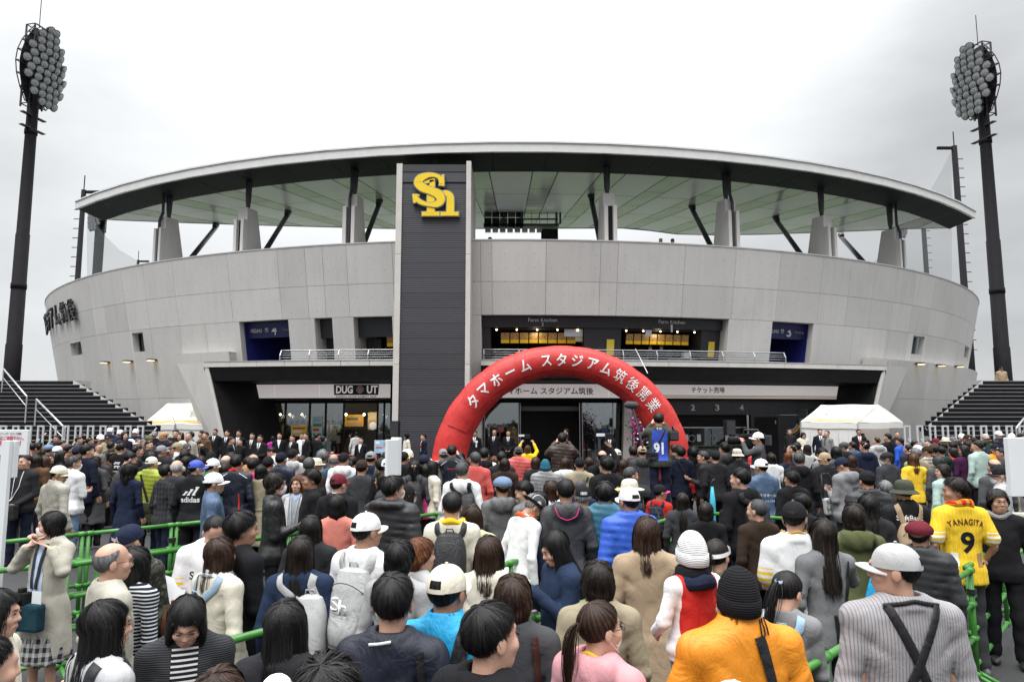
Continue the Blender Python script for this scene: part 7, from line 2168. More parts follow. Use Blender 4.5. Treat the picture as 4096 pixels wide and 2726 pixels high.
q = p('a', 1530, 760, 'jp:knit:charcoal', 'long:black', 'young woman in a charcoal ribbed cardigan looking down at her phone', h=1.55, rot=-158, pitch=30, yaw=0, pose='phone')
patch(q, None, -0.06, 0.06, 1.05, 1.42, cloth('hstripe', 'black', 'white'), 'striped_top', side=1); smartphone(q, 'dark phone held by the young woman in the ribbed cardigan', 'soot')
p('a', 1790, 1372, 'j:cotton:soot', 'bob:brown', 'brown bobbed head rising at the bottom edge, lower left', h=1.55, rot=-5)
p('a', -10, 765, 'jp:cotton:cream', 'medium:black', 'woman with black hair and cream top cut by the left edge', h=1.57, rot=-75, pose='onephone')
q = p('a', -95, 1120, 'js:nylon:sky', 'short:black', 'person in a bright blue jacket cut by the lower left edge', h=1.62, rot=-40, pose='front')
p('a', 1115, 440, 't:hstripe:darknavy:white', 'medium:black', 'woman in a navy and white striped top behind the bald man', h=1.52, rot=-25)
o = MB().box((-0.14, -0.003, -0.14), (0.14, 0.003, 0.14)).build('paper_sheet', M_PLASTW); tag(o, 'large white paper sheet held beside the bald man', 'paper'); o.location = at_z(*px('a', 1300, 870), 1.12); o.rotation_euler = (math.radians(-35), math.radians(25), math.radians(30))
# ---------------- near rows, centre left
q = p('b', 420, 350, 'j:denim:denim', 'long:dark', 'woman with very long dark hair over a denim jacket', h=1.58, rot=0, yaw=0)
backpack(q, 'light grey cotton backpack on the woman in denim', 'ltgrey', 'cotton', xc=0.10, zc=1.10, w=0.24, pocket=False)
q = p('b', 300, 840, 'j:cotton:soot', 'long:black', 'woman with long black hair just below the white-jacketed man with the grey backpack', h=1.58, rot=-5)
q = p('b', 1165, 625, 'j:nylon:darknavy', 'short:black', 'black-haired man in a dark navy jacket with a white cord at the collar', h=1.70, rot=-3, yaw=-5)
strap(q, [(0.02, 1.445), (-0.07, 1.43)], 0.012, cloth('cotton', 'white'), 'cord', 0.012); crossbody(q, 'black strapped bag on the man in the dark navy jacket', 'black', hi=(0.13, 1.40), lo=(0.17, 0.95), bag=True)
p('b', 640, 1285, 'j:cotton:soot', 'spiky:black', 'dark tousled head closest to the viewer at the bottom edge', h=1.66, rot=-8)
p('b', 225, 1415, 'jh:cotton:white', 'short:dark', 'person in white hood at the bottom edge beside the tousled head', h=1.40, rot=0, hat='beanie:cotton:white')
q = p('b', 945, 148, 'jp:cotton:white', 'short:black', 'man in a white cap and white jacket carrying a grey backpack', h=1.72, rot=-22, yaw=-15, hat='cap:cotton:white:cotton:cream')
bp = backpack(q, 'light grey backpack with white letter logo on the man in white', 'ltgrey', 'nylon', w=0.29, h=0.44, zc=1.12, c2='ltgrey')
back = hit(q, 0, 1.12).y - 0.155
letter_on_plane('S', (-0.03, back, 1.17), (1, 0, 0), (0, 0, 1), 0.06, M_WINK, bp, 0.09, 0.03, 0.002); letter_on_plane('h', (0.028, back - 0.003, 1.155), (1, 0, 0), (0, 0, 1), 0.055, M_WINK, bp, 0.09, 0.03, 0.002)
p('b', 1215, 380, 't:marl:ltgrey', 'shortbob:black', 'black-haired woman in a pale marl knit behind the navy-jacketed man', h=1.60, rot=-18)
p('b', 1375, 362, 'j:cotton:ltgrey', 'shortbob:auburn', 'auburn-haired woman half hidden beside the cream cap', h=1.57, rot=-45, yaw=-20)
q = p('b', 1595, 540, 'js:nylon:cyan', 'short:black', 'man in a cream cap and bright cyan blue jacket', h=1.70, rot=-15, yaw=-12, hat='cap:cotton:cream', skin_='tan')
strap(q, [(0.12, 1.43), (0.08, 1.25), (0.10, 1.05)], 0.065, cloth('camo', 'charcoal'), 'backpack_strap', 0.012)
q = p('b', 1945, 845, 'h:cotton:black', 'short:black', 'man in a black hooded top turning his cheek to the right, very near', h=1.70, rot=-35, yaw=-20, skin_='light')
p('b', 1930, 345, 'c:wool:cream', 'medium:brown', 'woman with smooth brown hair in a cream wool coat', h=1.60, rot=-8)
q = p('b', 2130, 645, 'jp:denim:charcoal', 'shortbob:brown', 'short-haired woman in a charcoal denim jacket with a brown leather strap', h=1.60, rot=-5)
crossbody(q, 'brown leather shoulder bag of the woman in charcoal denim', (0.06, 0.02, 0.015), 'leather', hi=(0.11, 1.41), lo=(0.15, 0.95), bag=False)
q = p('b', 1800, 110, 'jh:nylon:ltyellow', 'longwavy:brown', 'woman with long wavy brown hair in a pale yellow hooded jacket', h=1.58, rot=-8, yaw=5)
q = p('b', 1640, 0, 'jp:cotton:cream', 'crop:black', 'crop-haired man with a yellow scarf and cream jacket', h=1.68, rot=-5, yaw=12)
scarf(q, cloth('cotton', 'yellow'), r=0.085); backpack(q, 'black backpack with small yellow charms on the man with the yellow scarf', 'soot', w=0.28)
q = p('D', 2090, 1062, 's:cotton:white', 'short:grey', 'elderly man in a grey trilby hat, mask and red scarf bending to the right', h=1.62, rot=-55, yaw=-15, pitch=30, lean=12, hat='fedora:pin:dkgrey:cotton:soot', mask=True)
scarf(q, cloth('cotton', (0.65, 0.10, 0.03)), r=0.086)
q = p('C', 430, 812, 'j:leather:black', 'shaggy:dark', 'shaggy-haired man in a black leather jacket and white mask, in profile', h=1.72, rot=-70, yaw=-5, mask=True, pose='onephone')
smartphone(q, 'black phone held by the man in the leather jacket', 'soot', (0.06, 0.32, 1.17))
q = p('b', 710, 25, 't:cotton:coral', 'bob:black', 'woman with a black bob in a coral pink top', h=1.56, rot=5)
o = held('backpack', 'small black printed backpack beside the woman in coral', 'backpack', 'backpacks on the people in the queue'); o.matrix_basis = q.root.matrix_basis.copy()
MB().box((-0.36, -0.16, 1.17), (-0.17, -0.02, 1.42)).build('sack', cloth('nylon', 'black'), o, bevel=0.04); MB().box((-0.365, -0.18, 1.16), (-0.19, -0.161, 1.32)).build('pocket', cloth('camo', 'soot'), o, bevel=0.008); letter_on_plane('SoftBank', (-0.277, -0.183, 1.22), (1, 0, 0), (0, 0, 1), 0.14, M_WINK, o, 0.03, 0.02, 0.001)
p('b', 500, 190, 'j:cotton:soot', 'long:black', 'woman with straight long black hair beside the coral top', h=1.57, rot=0)
q = p('D', 300, 862, 'pf:puffer:soot', 'thick:black', 'broad man in a shiny black down coat with brown fur hood', h=1.74, rot=-22, yaw=-25, build=1.12, mask=True)
p('D', 535, 998, 'pf:puffer:darknavy', 'longwavy:dark', 'woman in a dark coat with pale tan fur collar, black cap and mask', h=1.58, rot=-62, yaw=5, mask=True, hat='cap:cotton:black')
fcol = MB()
for k in range(15):
 t = -2.3 + 4.6 * k / 14; fcol.v
scarf(PEOPLE[-1], cloth('wool', 'tan'), 'fur_collar', 1.40, 0.115, 0.040, back=0.05)
# ---------------- near rows, centre right
q = p('c', 480, 292, 'j:denim:denim', 'long:black', 'woman in a blue denim jacket smiling down at the phone in her hands', h=1.60, rot=112, yaw=0, pitch=25, pose='phonehi', skin_='light')
smartphone(q, 'pale phone in the hands of the woman in the denim jacket', 'pink', (0.0, 0.36, 1.37), r=(40, 0, 20))
o = held('plastic_bag', 'long white printed plastic bag hanging from the arm of the phone-reading woman', 'bag'); o.matrix_basis = q.root.matrix_basis.copy()
m = MB(); m.grid([[Vector((0.25 + 0.05 * math.cos(a) * (1 - 0.4 * t), 0.16 + 0.17 * math.sin(a) * (1 - 0.3 * t), 0.45 + 0.62 * t)) for a in [2 * math.pi * k / 14 for k in range(15)]] for t in (0, 0.2, 0.5, 0.8, 1.0)]); m.build('sack', paint('bag_film', (0.72, 0.72, 0.73, 1), 0.25), o, True)
letter_on_plane('DUGOUT', (0.31, 0.16, 0.74), (0, 0, -1), (0, 1, 0), 0.52, M_INK, o, 0.09, 0.03, 0.002)
q = p('c', 230, 240, 'h:cotton:navy', 'short:black', 'boy in a navy hooded top leaning on the green rail', h=1.36, hs=1.12, rot=-32, yaw=-20, pose='front')
p('c', 790, 540, 'c:cotton:khaki', 'shortbob:dark', 'woman with dark curled hair in a plain beige coat', h=1.58, rot=-2)
q = p('c', 1185, 190, 'c:cotton:beige', 'medium:brown', 'tall woman with reddish brown hair in a beige trench coat', h=1.68, rot=-8)
o = mobj('sunglasses', glasses_mesh(), paint('spectacle_frame', (0.02, 0.018, 0.018, 1), 0.3), q.root, q.HM @ Matrix.Translation((0, -0.035, 0.105)) @ Matrix.Rotation(math.radians(50), 4, 'X'))
q = p('c', 800, 850, 'h:cotton:pink', 'pony:brown', 'woman with a brown ponytail and white mask in a pink hooded top', h=1.58, rot=-42, yaw=-25, mask=True, glasses=True)
scarf(q, cloth('nylon', 'yellow'), 'lanyard', 1.46, 0.068, 0.010)
q = p('c', 1540, 375, 'jp:raglan:red:white', 'short:black', 'small child in a white beanie and red and white jacket carried on an arm', h=0.98, hs=1.32, d=3.25, rot=25, yaw=-10, hat='beanie:knit:white', pose='onebag', legs='denim:ltdenim', build=1.15)
scarf(q, cloth('knit', 'black'), 'neck_warmer', 1.45, 0.10, 0.05); scarf(q, cloth('cotton', 'navy'), 'hood', 1.395, 0.125, 0.045, back=0.03)
strap(q, [(-0.19, 0.85), (0.0, 0.86), (0.19, 0.85)], 0.025, cloth('cotton', 'white'), 'hem_stripe', 0.008)
q = p('c', 1900, 552, 'js:nylon:orange', 'short:black', 'man in an orange jacket and black beanie carrying the child', h=1.70, rot=12, yaw=-8, hat='beanie:knit:black', pose='onecarry', build=1.22)
crossbody(q, 'black strap bag worn across the orange jacket', 'black', hi=(0.02, 1.43), lo=(0.12, 0.95), bag=False, sw=0.05)
for k in range(3): strap(q, [(0.035 + 0.014 * k, 1.49), (0.03 + 0.014 * k, 1.43)], 0.006, cloth('cotton', 'black'), 'collar_stripe', 0.006)
q.root['label'] = 'man in an orange jacket and black beanie with the child on his arm'
p('c', 1750, 368, 'j:cotton:olive', 'pony:dark', 'woman with dark hair and a white headband behind the white beanie', h=1.55, rot=-40, hat='headband:cotton:white')
q = p('F', 1650, 735, 'h:cotton:black', 'short:black', 'tall man in a black hooded top with a black backpack, face turned left', h=1.74, rot=22, yaw=28)
backpack(q, 'black backpack of the tall man in the black hooded top', 'soot', xc=0.08, w=0.30)
p('c', 1880, 1462, 'js:cotton:white', 'short:black', 'white cap and shoulders poking up at the bottom edge', h=1.52, rot=0, hat='cap:cotton:white')
q = p('E', 1560, 958, 'p:puffer:teal', 'thick:black', 'man with ruffled black hair in a teal padded jacket', h=1.68, rot=-5)
q = p('E', 1960, 1025, 'p:puffer:blue', 'short:black', 'man in a white cap and shiny royal blue padded jacket', h=1.70, rot=12, yaw=10, hat='cap:cotton:white')
mobj('goggles', glasses_mesh(), paint('goggle_yellow', (0.7, 0.5, 0.02, 1), 0.3), q.root, q.HM @ Matrix.Translation((0, 0.01, 0.07)) @ Matrix.Rotation(math.radians(15), 4, 'X'))
q = p('F', 320, 1050, 'jp:cotton:red', 'crop:black', 'boy in a black cap and red jacket with a patterned rucksack', h=1.34, hs=1.12, rot=-40, yaw=-25, hat='cap:cotton:black:cotton:hotpink')
backpack(q, 'red, white and navy patterned rucksack on the boy in red', 'navy', 'fairisle', w=0.27, c2='white')
p('E', 480, 1115, 'c:wool:darknavy', 'bob:black', 'woman with a black bob in a dark navy coat', h=1.58)
q = p('E', 920, 903, 'h:nylon:charcoal', 'crop:black', 'crop-haired man in a charcoal hooded jacket with magenta hood piping', h=1.72)
strap(q, [(-0.11, 1.44), (-0.08, 1.36), (0.0, 1.325), (0.08, 1.36), (0.11, 1.44)], 0.010, cloth('cotton', 'hotpink'), 'piping', 0.006, n=6)
p('E', 1200, 1008, 'j:nylon:darknavy', 'short:white', 'white-haired man in a black cap with a pale oval badge', h=1.62, hat='cap:cotton:black')
p('E', 1600, 553, 'c:wool:black', 'thick:black', 'tall man in a black wool coat with a white mask', h=1.76, rot=0, yaw=35, mask=True)
p('E', 290, 925, 'j:nylon:midgrey', 'short:black', 'black-haired man looking down to the left beside the red padded jacket', h=1.64, rot=50, yaw=30, pitch=20)
p('E', 680, 938, 'c:wool:white', 'long:brown', 'woman with long brown hair in a white fleece', h=1.60)
# ---------------- near rows, right
q = p('d', 265, 650, 'jp:cotton:grey', 'pony:black', 'girl with a tied ponytail in a grey hooded jacket', h=1.46, hs=1.06, rot=-28, yaw=-15, pitch=15, pose='read', glasses=True)
backpack(q, 'light blue and pink backpack of the girl with the ponytail', (0.30, 0.46, 0.58), 'cotton', w=0.27, strapc=(0.36, 0.55, 0.68), c2=(0.34, 0.50, 0.62))
mobj('hair_tie', hat_parts('headband', 1)['band'], cloth('cotton', 'ltblue'), q.root, q.HM @ Matrix.Translation((0, -0.122, 0.02)) @ Matrix.Diagonal((0.24, 0.2, 0.6, 1)))
o = held('sun_hat', 'navy cap with blue striped cloth held by the girl with the ponytail', 'hat'); o.matrix_basis = q.root.matrix_basis @ Matrix.Translation((0.06, 0.36, 1.14)) @ Matrix.Rotation(math.radians(-40), 4, 'X')
mobj('crown', hat_parts('cap', 0)['crown'], cloth('cotton', 'navy'), o); mobj('brim', hat_parts('cap', 0)['brim'], cloth('stripe', 'aqua'), o)
q = p('d', 590, 213, 't:marl:grey', 'long:dark', 'woman with long dark hair in a slouchy grey marl jumper', h=1.62, rot=5, pose='oneneck')
crossbody(q, 'black leather shoulder bag with gold clasp on the woman in the grey jumper', 'black', 'leather', hi=(0.13, 1.39), lo=(0.10, 1.0), sw=0.03, size=(0.28, 0.26, 0.1))
q = p('d', 840, 97, 'jh:cotton:olive', 'shortbob:dark', 'short-haired woman in an olive green hooded parka', h=1.60, rot=-12, yaw=-12)
o = held('drawstring_bag', 'bright blue drawstring bag on the woman in the olive parka', 'bag'); o.matrix_basis = q.root.matrix_basis.copy()
m = MB(); m.grid([[Vector((0.12 + (0.13 - 0.07 * t ** 3) * math.cos(a), -0.22 + 0.05 * math.sin(a), 0.80 + 0.36 * t)) for a in [2 * math.pi * k / 16 for k in range(17)]] for t in (0, 0.1, 0.5, 0.85, 1.0)]); m.build('sack', cloth('nylon', 'cyan'), o, True)
for s_ in (-1, 1): strap(q, [(0.12 + 0.03 * s_, 1.17), (0.11, 1.42)], 0.008, cloth('nylon', 'navy'), 'cord', 0.01, o)
q = p('d', 1180, 372, 's:stripe:shirtgrey:shirtline', 'short:black', 'big man in a grey cap and striped grey shirt with crossed black straps', h=1.76, rot=0, yaw=55, hat='cap:cotton:ltgrey', build=1.20, pose='front')
for a_, b_ in ((-1, 1), (1, -1)): strap(q, [(a_ * 0.09, 1.43), (0.012 * a_, 1.23), (b_ * 0.10, 0.92), (b_ * 0.13, 0.80)], 0.040, cloth('nylon', 'black'), 'suspender', 0.006 + 0.003 * (a_ > 0))
strap(q, [(-0.10, 1.43), (0.0, 1.455), (0.10, 1.43)], 0.02, cloth('nylon', 'black'), 'camera_strap', 0.008)
q = p('d', 1365, 224, 'p:puffer:soot', 'short:black', 'person in a maroon newsboy cap and black padded jacket', h=1.56, rot=-30, yaw=-20, hat='casquette:cotton:maroon')
q = p('H', 225, 918, 'js:jersey:black', 'short:pepper', 'man in a dark green bucket hat and black team jersey', h=1.66, rot=-4, hat='bucket:cotton:army')
cd(q, 'SoftBank', 0, 1.315, 0.26, 'white'); scarf(q, cloth('cotton', 'yellow'), 'collar_trim', 1.465, 0.07, 0.006); backpack(q, 'beige flap backpack on the man in the bucket hat', 'beige', 'cotton', w=0.30, h=0.38, zc=1.06)
q = p('H', 1110, 888, 'ss:pinband:yellow:white', 'thick:dark', 'man in a bright yellow pinstriped number nine baseball jersey', h=1.74, rot=-6, yaw=75, pose='pocket')
cd(q, 'YANAGITA', 0, 1.315, 0.30, (0.09, 0.02, 0.015), arc=0.42, bold=0.02, height=0.055, spacing=1.15); cd(q, '9', 0.0, 1.14, 0.115, 'black', height=0.185, bold=0.03)
scarf(q, cloth('plaid', 'red', 'yellow'), 'towel', 1.465, 0.085, 0.026)
for x0, c_ in ((-0.13, 'white'), (0.07, 'tan')): patch(q, None, x0, x0 + 0.05, 0.94, 1.05, cloth('cotton', c_), 'badge', 4, 5)
q = p('H', 1770, 1088, 'jh:cotton:black', 'shortbob:dark', 'woman in glasses, black jacket and grey scarf looking back toward the viewer', h=1.60, rot=150, yaw=10, glasses=True, skin_='mid')
scarf(q, cloth('cotton', 'grey'), r=0.09)
o = held('tote_bag', 'plain beige canvas tote bag at the right edge', 'bag'); c_ = at_z(*px('d', 2150, 330), 1.05); o.location = c_; MB().box((-0.17, -0.05, -0.22), (0.17, 0.05, 0.18)).build('sack', cloth('cotton', (0.5, 0.46, 0.38)), o, bevel=0.03); MB().tube([(-0.08, 0, 0.18), (-0.06, 0, 0.4), (0.06, 0, 0.4), (0.08, 0, 0.18)], 0.012, 6).build('handle', cloth('cotton', (0.5, 0.46, 0.38)), o, True)
q = p('G', 1670, 768, 'p:puffer:soot', 'buzz:dark', 'man in a black cap and shiny black padded jacket with shaven neck', h=1.70, hat='cap:cotton:black')
q = p('G', 1310, 548, 'h:cotton:grey', 'buzz:dark', 'slim man in a navy cap and grey lettered hooded top tapping a phone', h=1.72, rot=22, yaw=35, pitch=20, hat='cap:cotton:navy', pose='phone')
cd(q, 'KEEP', 0.06, 1.235, 0.15, 'charcoal', bold=0.03, height=0.05); cd(q, 'FIGHT', 0.06, 1.165, 0.17, 'charcoal', bold=0.03, height=0.05); smartphone(q, 'dark red phone held by the man in the lettered grey top', 'maroon')
p('G', 1690, 1165, 'c:wool:soot', 'medium:black', 'smooth black-haired woman below the man in the shiny black padded jacket', h=1.58, rot=-3)
q = p('G', 560, 493, 'h:cotton:black', 'short:pepper', 'greying man in mask and black hooded top with a thin yellow stripe', h=1.72, rot=-24, yaw=-18, mask=True)
strap(q, [(-0.05, 1.30), (-0.05, 1.20)], 0.008, cloth('cotton', 'yellow'), 'stripe', 0.006)
q = p('G', 690, 368, 'jp:cotton:ltgrey', 'medium:brown', 'long-haired person in a black and white cap and light grey shirt', h=1.68, rot=2, hat='cap:cotton:black:cotton:white')
crossbody(q, 'black sling bag across the light grey shirt', 'black', hi=(0.13, 1.39), lo=(-0.10, 0.98), bag=False, sw=0.05)
o = held('shoulder_bag', 'white shoulder bag with large dark lettering beside the lettered grey top', 'bag', 'bags worn by the people in the queue'); c_ = at_z(*px('G', 1085, 1390), 1.02); o.location = c_
MB().box((-0.10, -0.05, -0.14), (0.10, 0.05, 0.10)).build('pouch', paint('vinyl_white', (0.52, 0.52, 0.52, 1), 0.35), o, bevel=0.025); letter_on_plane('Soft', (-0.01, -0.053, 0.05), (1, 0, 0), (0, 0, 1), 0.14, M_LD, o, 0.045, 0.0, 0.002); letter_on_plane('HA', (-0.01, -0.053, -0.05), (1, 0, 0), (0, 0, 1), 0.15, M_LD, o, 0.09, 0.0, 0.002); MB().tube([(-0.09, 0, 0.1), (-0.05, 0.05, 0.45), (0.05, 0.05, 0.45), (0.09, 0, 0.1)], 0.014, 6).build('strap', cloth('nylon', 'soot'), o, True); o.rotation_euler = (0, math.radians(-6), 0)
q = p('a', 0, 0, at=(-1, 1)) if False else None
q = p('d', 345, 60, 'ss:bands:white:yellow', 'short:black', 'man in a black cap, white mask and white team jersey with yellow bands', h=1.70, rot=-5, yaw=-30, hat='cap:cotton:black', mask=True, pose='phone')
scarf(q, cloth('cotton', (0.45, 0.28, 0.08)), 'collar_trim', 1.465, 0.074, 0.010)
# ---------------- middle of the crowd, left
q = p('A', 420, 528, 'jp:cotton:soot', 'crop:black', 'stern man in a black jacket with a lanyard facing the viewer', h=1.70, rot=172, pose='front')
for s_ in (-1, 1): strap(q, [(s_ * 0.06, 1.43, 1), (s_ * 0.05, 1.2, 1), (0.07, 0.98, 1)], 0.010, cloth('cotton', 'white'), 'lanyard', 0.008, side=1)
o = held('shoulder_bag', 'black bag held in front by the stern man with the lanyard', 'bag', 'bags worn by the people in the queue'); o.matrix_basis = q.root.matrix_basis.copy(); MB().box((-0.16, 0.20, 0.72), (0.18, 0.30, 0.95)).build('pouch', cloth('nylon', 'black'), o, bevel=0.03)
p('A', 965, 688, 'js:nylon:stone', 'crop:black', 'man in a cream cap and crinkled beige blouson', h=1.66, rot=-22, yaw=-38, pitch=10, hat='cap:cotton:cream', skin_='tan', legs='cotton:dkgrey')
p('A', 1230, 553, 'js:cotton:white', 'short:pepper', 'man in a white sweat jacket and pale jeans with mask', h=1.68, rot=-18, yaw=-30, mask=True, legs='denim:ltdenim', pose='cross')
p('A', 1445, 368, 'su:wool:darknavy', 'short:black', 'tall man in a dark navy suit seen from behind', h=1.80, rot=-15, yaw=-25)
p('A', 1690, 530, 'j:cotton:charcoal', 'shortbob:grey', 'grey-haired woman in charcoal near the suited man', h=1.52, rot=-10)
p('A', 1840, 438, 'j:cotton:black', 'bob:black', 'black-haired woman with a beige headband', h=1.58, hat='headband:cotton:tan')
q = p('A', 2010, 343, 'jp:cotton:black', 'thick:black', 'man in a black jacket with round white emblem on the back', h=1.74)
cd(q, '祭', 0, 1.24, 0.15, 'white', bold=0.02); cd(q, 'HAWKS', 0, 1.12, 0.16, 'white', bold=0.02)
p('A', 905, 493, 'c:wool:black', 'long:black', 'woman with long black hair facing the viewer with lowered eyes', h=1.60, rot=172, pitch=10)
p('A', 1035, 468, 'c:wool:black', 'long:dark', 'dark-haired woman in profile right behind the woman with lowered eyes', h=1.62, rot=-70)
p('A', 740, 568, 'j:cotton:brown', 'medium:ltbrown', 'light brown haired woman peeping past a shoulder at the left', h=1.54, rot=130)
q = p('A', 2150, 690, 'd:cotton:navy', 'curly:black', 'woman with curly black hair in a navy dress', h=1.58, rot=-8, legs='skirt:cotton:navy')
o = held('plastic_bag', 'thin white plastic bag hanging beside the navy dress', 'bag'); c_ = at_z(*px('a', 1075, 110), 0.85); o.location = c_; m = MB(); m.grid([[Vector(((0.09 - 0.05 * t ** 3) * math.cos(a), 0.05 * math.sin(a), -0.22 + 0.42 * t)) for a in [2 * math.pi * k / 14 for k in range(15)]] for t in (0, 0.15, 0.5, 0.8, 1)]); m.build('sack', paint('bag_film', (0.72, 0.72, 0.73, 1), 0.25), o, True)
q = p('B', 60, 478, 'j:cotton:soot', 'crop:black', 'young man with cropped hair looking down to the right', h=1.72, rot=-55, pitch=15)
backpack(q, 'black rucksack of the young man with cropped hair', 'soot')
q = p('B', 450, 558, 'p:puffer:lime', 'short:grey', 'grey-haired man in a cream cap and lime green padded jacket', h=1.66, rot=-6, yaw=-15, hat='cap:cotton:cream', legs='cotton:navy')
crossbody(q, 'olive canvas messenger bag across the lime green jacket', 'olive', 'cotton', hi=(-0.09, 1.41), lo=(0.07, 0.96), size=(0.36, 0.28, 0.12), sc='soot', sw=0.04)
p('B', 900, 698, 'jp:cotton:tan', 'medium:dark', 'woman in a grey wool beret and tan jacket', h=1.56, rot=-8, hat='beret:knit:ltgrey')
q = p('B', 1180, 603, 'js:jersey:black', 'short:dark', 'man in a blue mesh cap and black sports jacket with big white logo', h=1.70, rot=-4, yaw=-40, hat='cap:nylon:royal', mask=True, build=1.08)
cd(q, 'adidas', 0, 1.16, 0.24, 'white', bold=0.025)
for k in range(3): patch(q, lambda u, v, k=k: abs(u - 0.2 - 0.6 * v) < 0.2 , -0.10 + 0.065 * k, -0.02 + 0.065 * k, 1.215, 1.215 + 0.055 + 0.03 * k, cloth('cotton', 'white'), 'logo_bar', 8, 6)
p('B', 1460, 583, 'js:nylon:green', 'short:black', 'man in a white curved-peak cap and green jacket', h=1.68, rot=-15, yaw=-30, hat='cap:cotton:white')
q = p('B', 1490, 798, 'js:nylon:steel', 'short:black', 'man in a white mesh cap, glasses and steel blue staff jacket in profile', h=1.70, rot=-62, yaw=-5, hat='cap:cotton:white', glasses=True)
q = p('B', 1850, 528, 'js:nylon:darknavy', 'short:black', 'man in a dark navy track jacket with red collar', h=1.74)
scarf(q, cloth('cotton', 'red'), 'collar_trim', 1.465, 0.072, 0.018); strap(q, [(0.09, 1.15), (0.11, 0.86)], 0.02, cloth('cotton', 'red'), 'stripe', 0.006)
for sx_ in (-1, 1): strap(q, [(sx_ * 0.08, 1.43), (sx_ * 0.19, 1.36)], 0.01, cloth('cotton', 'white'), 'piping', 0.008)
p('B', 610, 378, 'j:cotton:soot', 'short:grey', 'grey-haired man in a grey cap behind the lime green jacket', h=1.72, rot=-15, yaw=-30, hat='cap:cotton:grey')
p('B', 735, 408, 'j:denim:denim', 'crop:pepper', 'greying man in a denim jacket', h=1.68, rot=-40)
p('B', 700, 690, 'j:plaid:soot:charcoal', 'short:black', 'dark-haired man in a dark plaid shirt by the lime jacket', h=1.62, rot=-30)
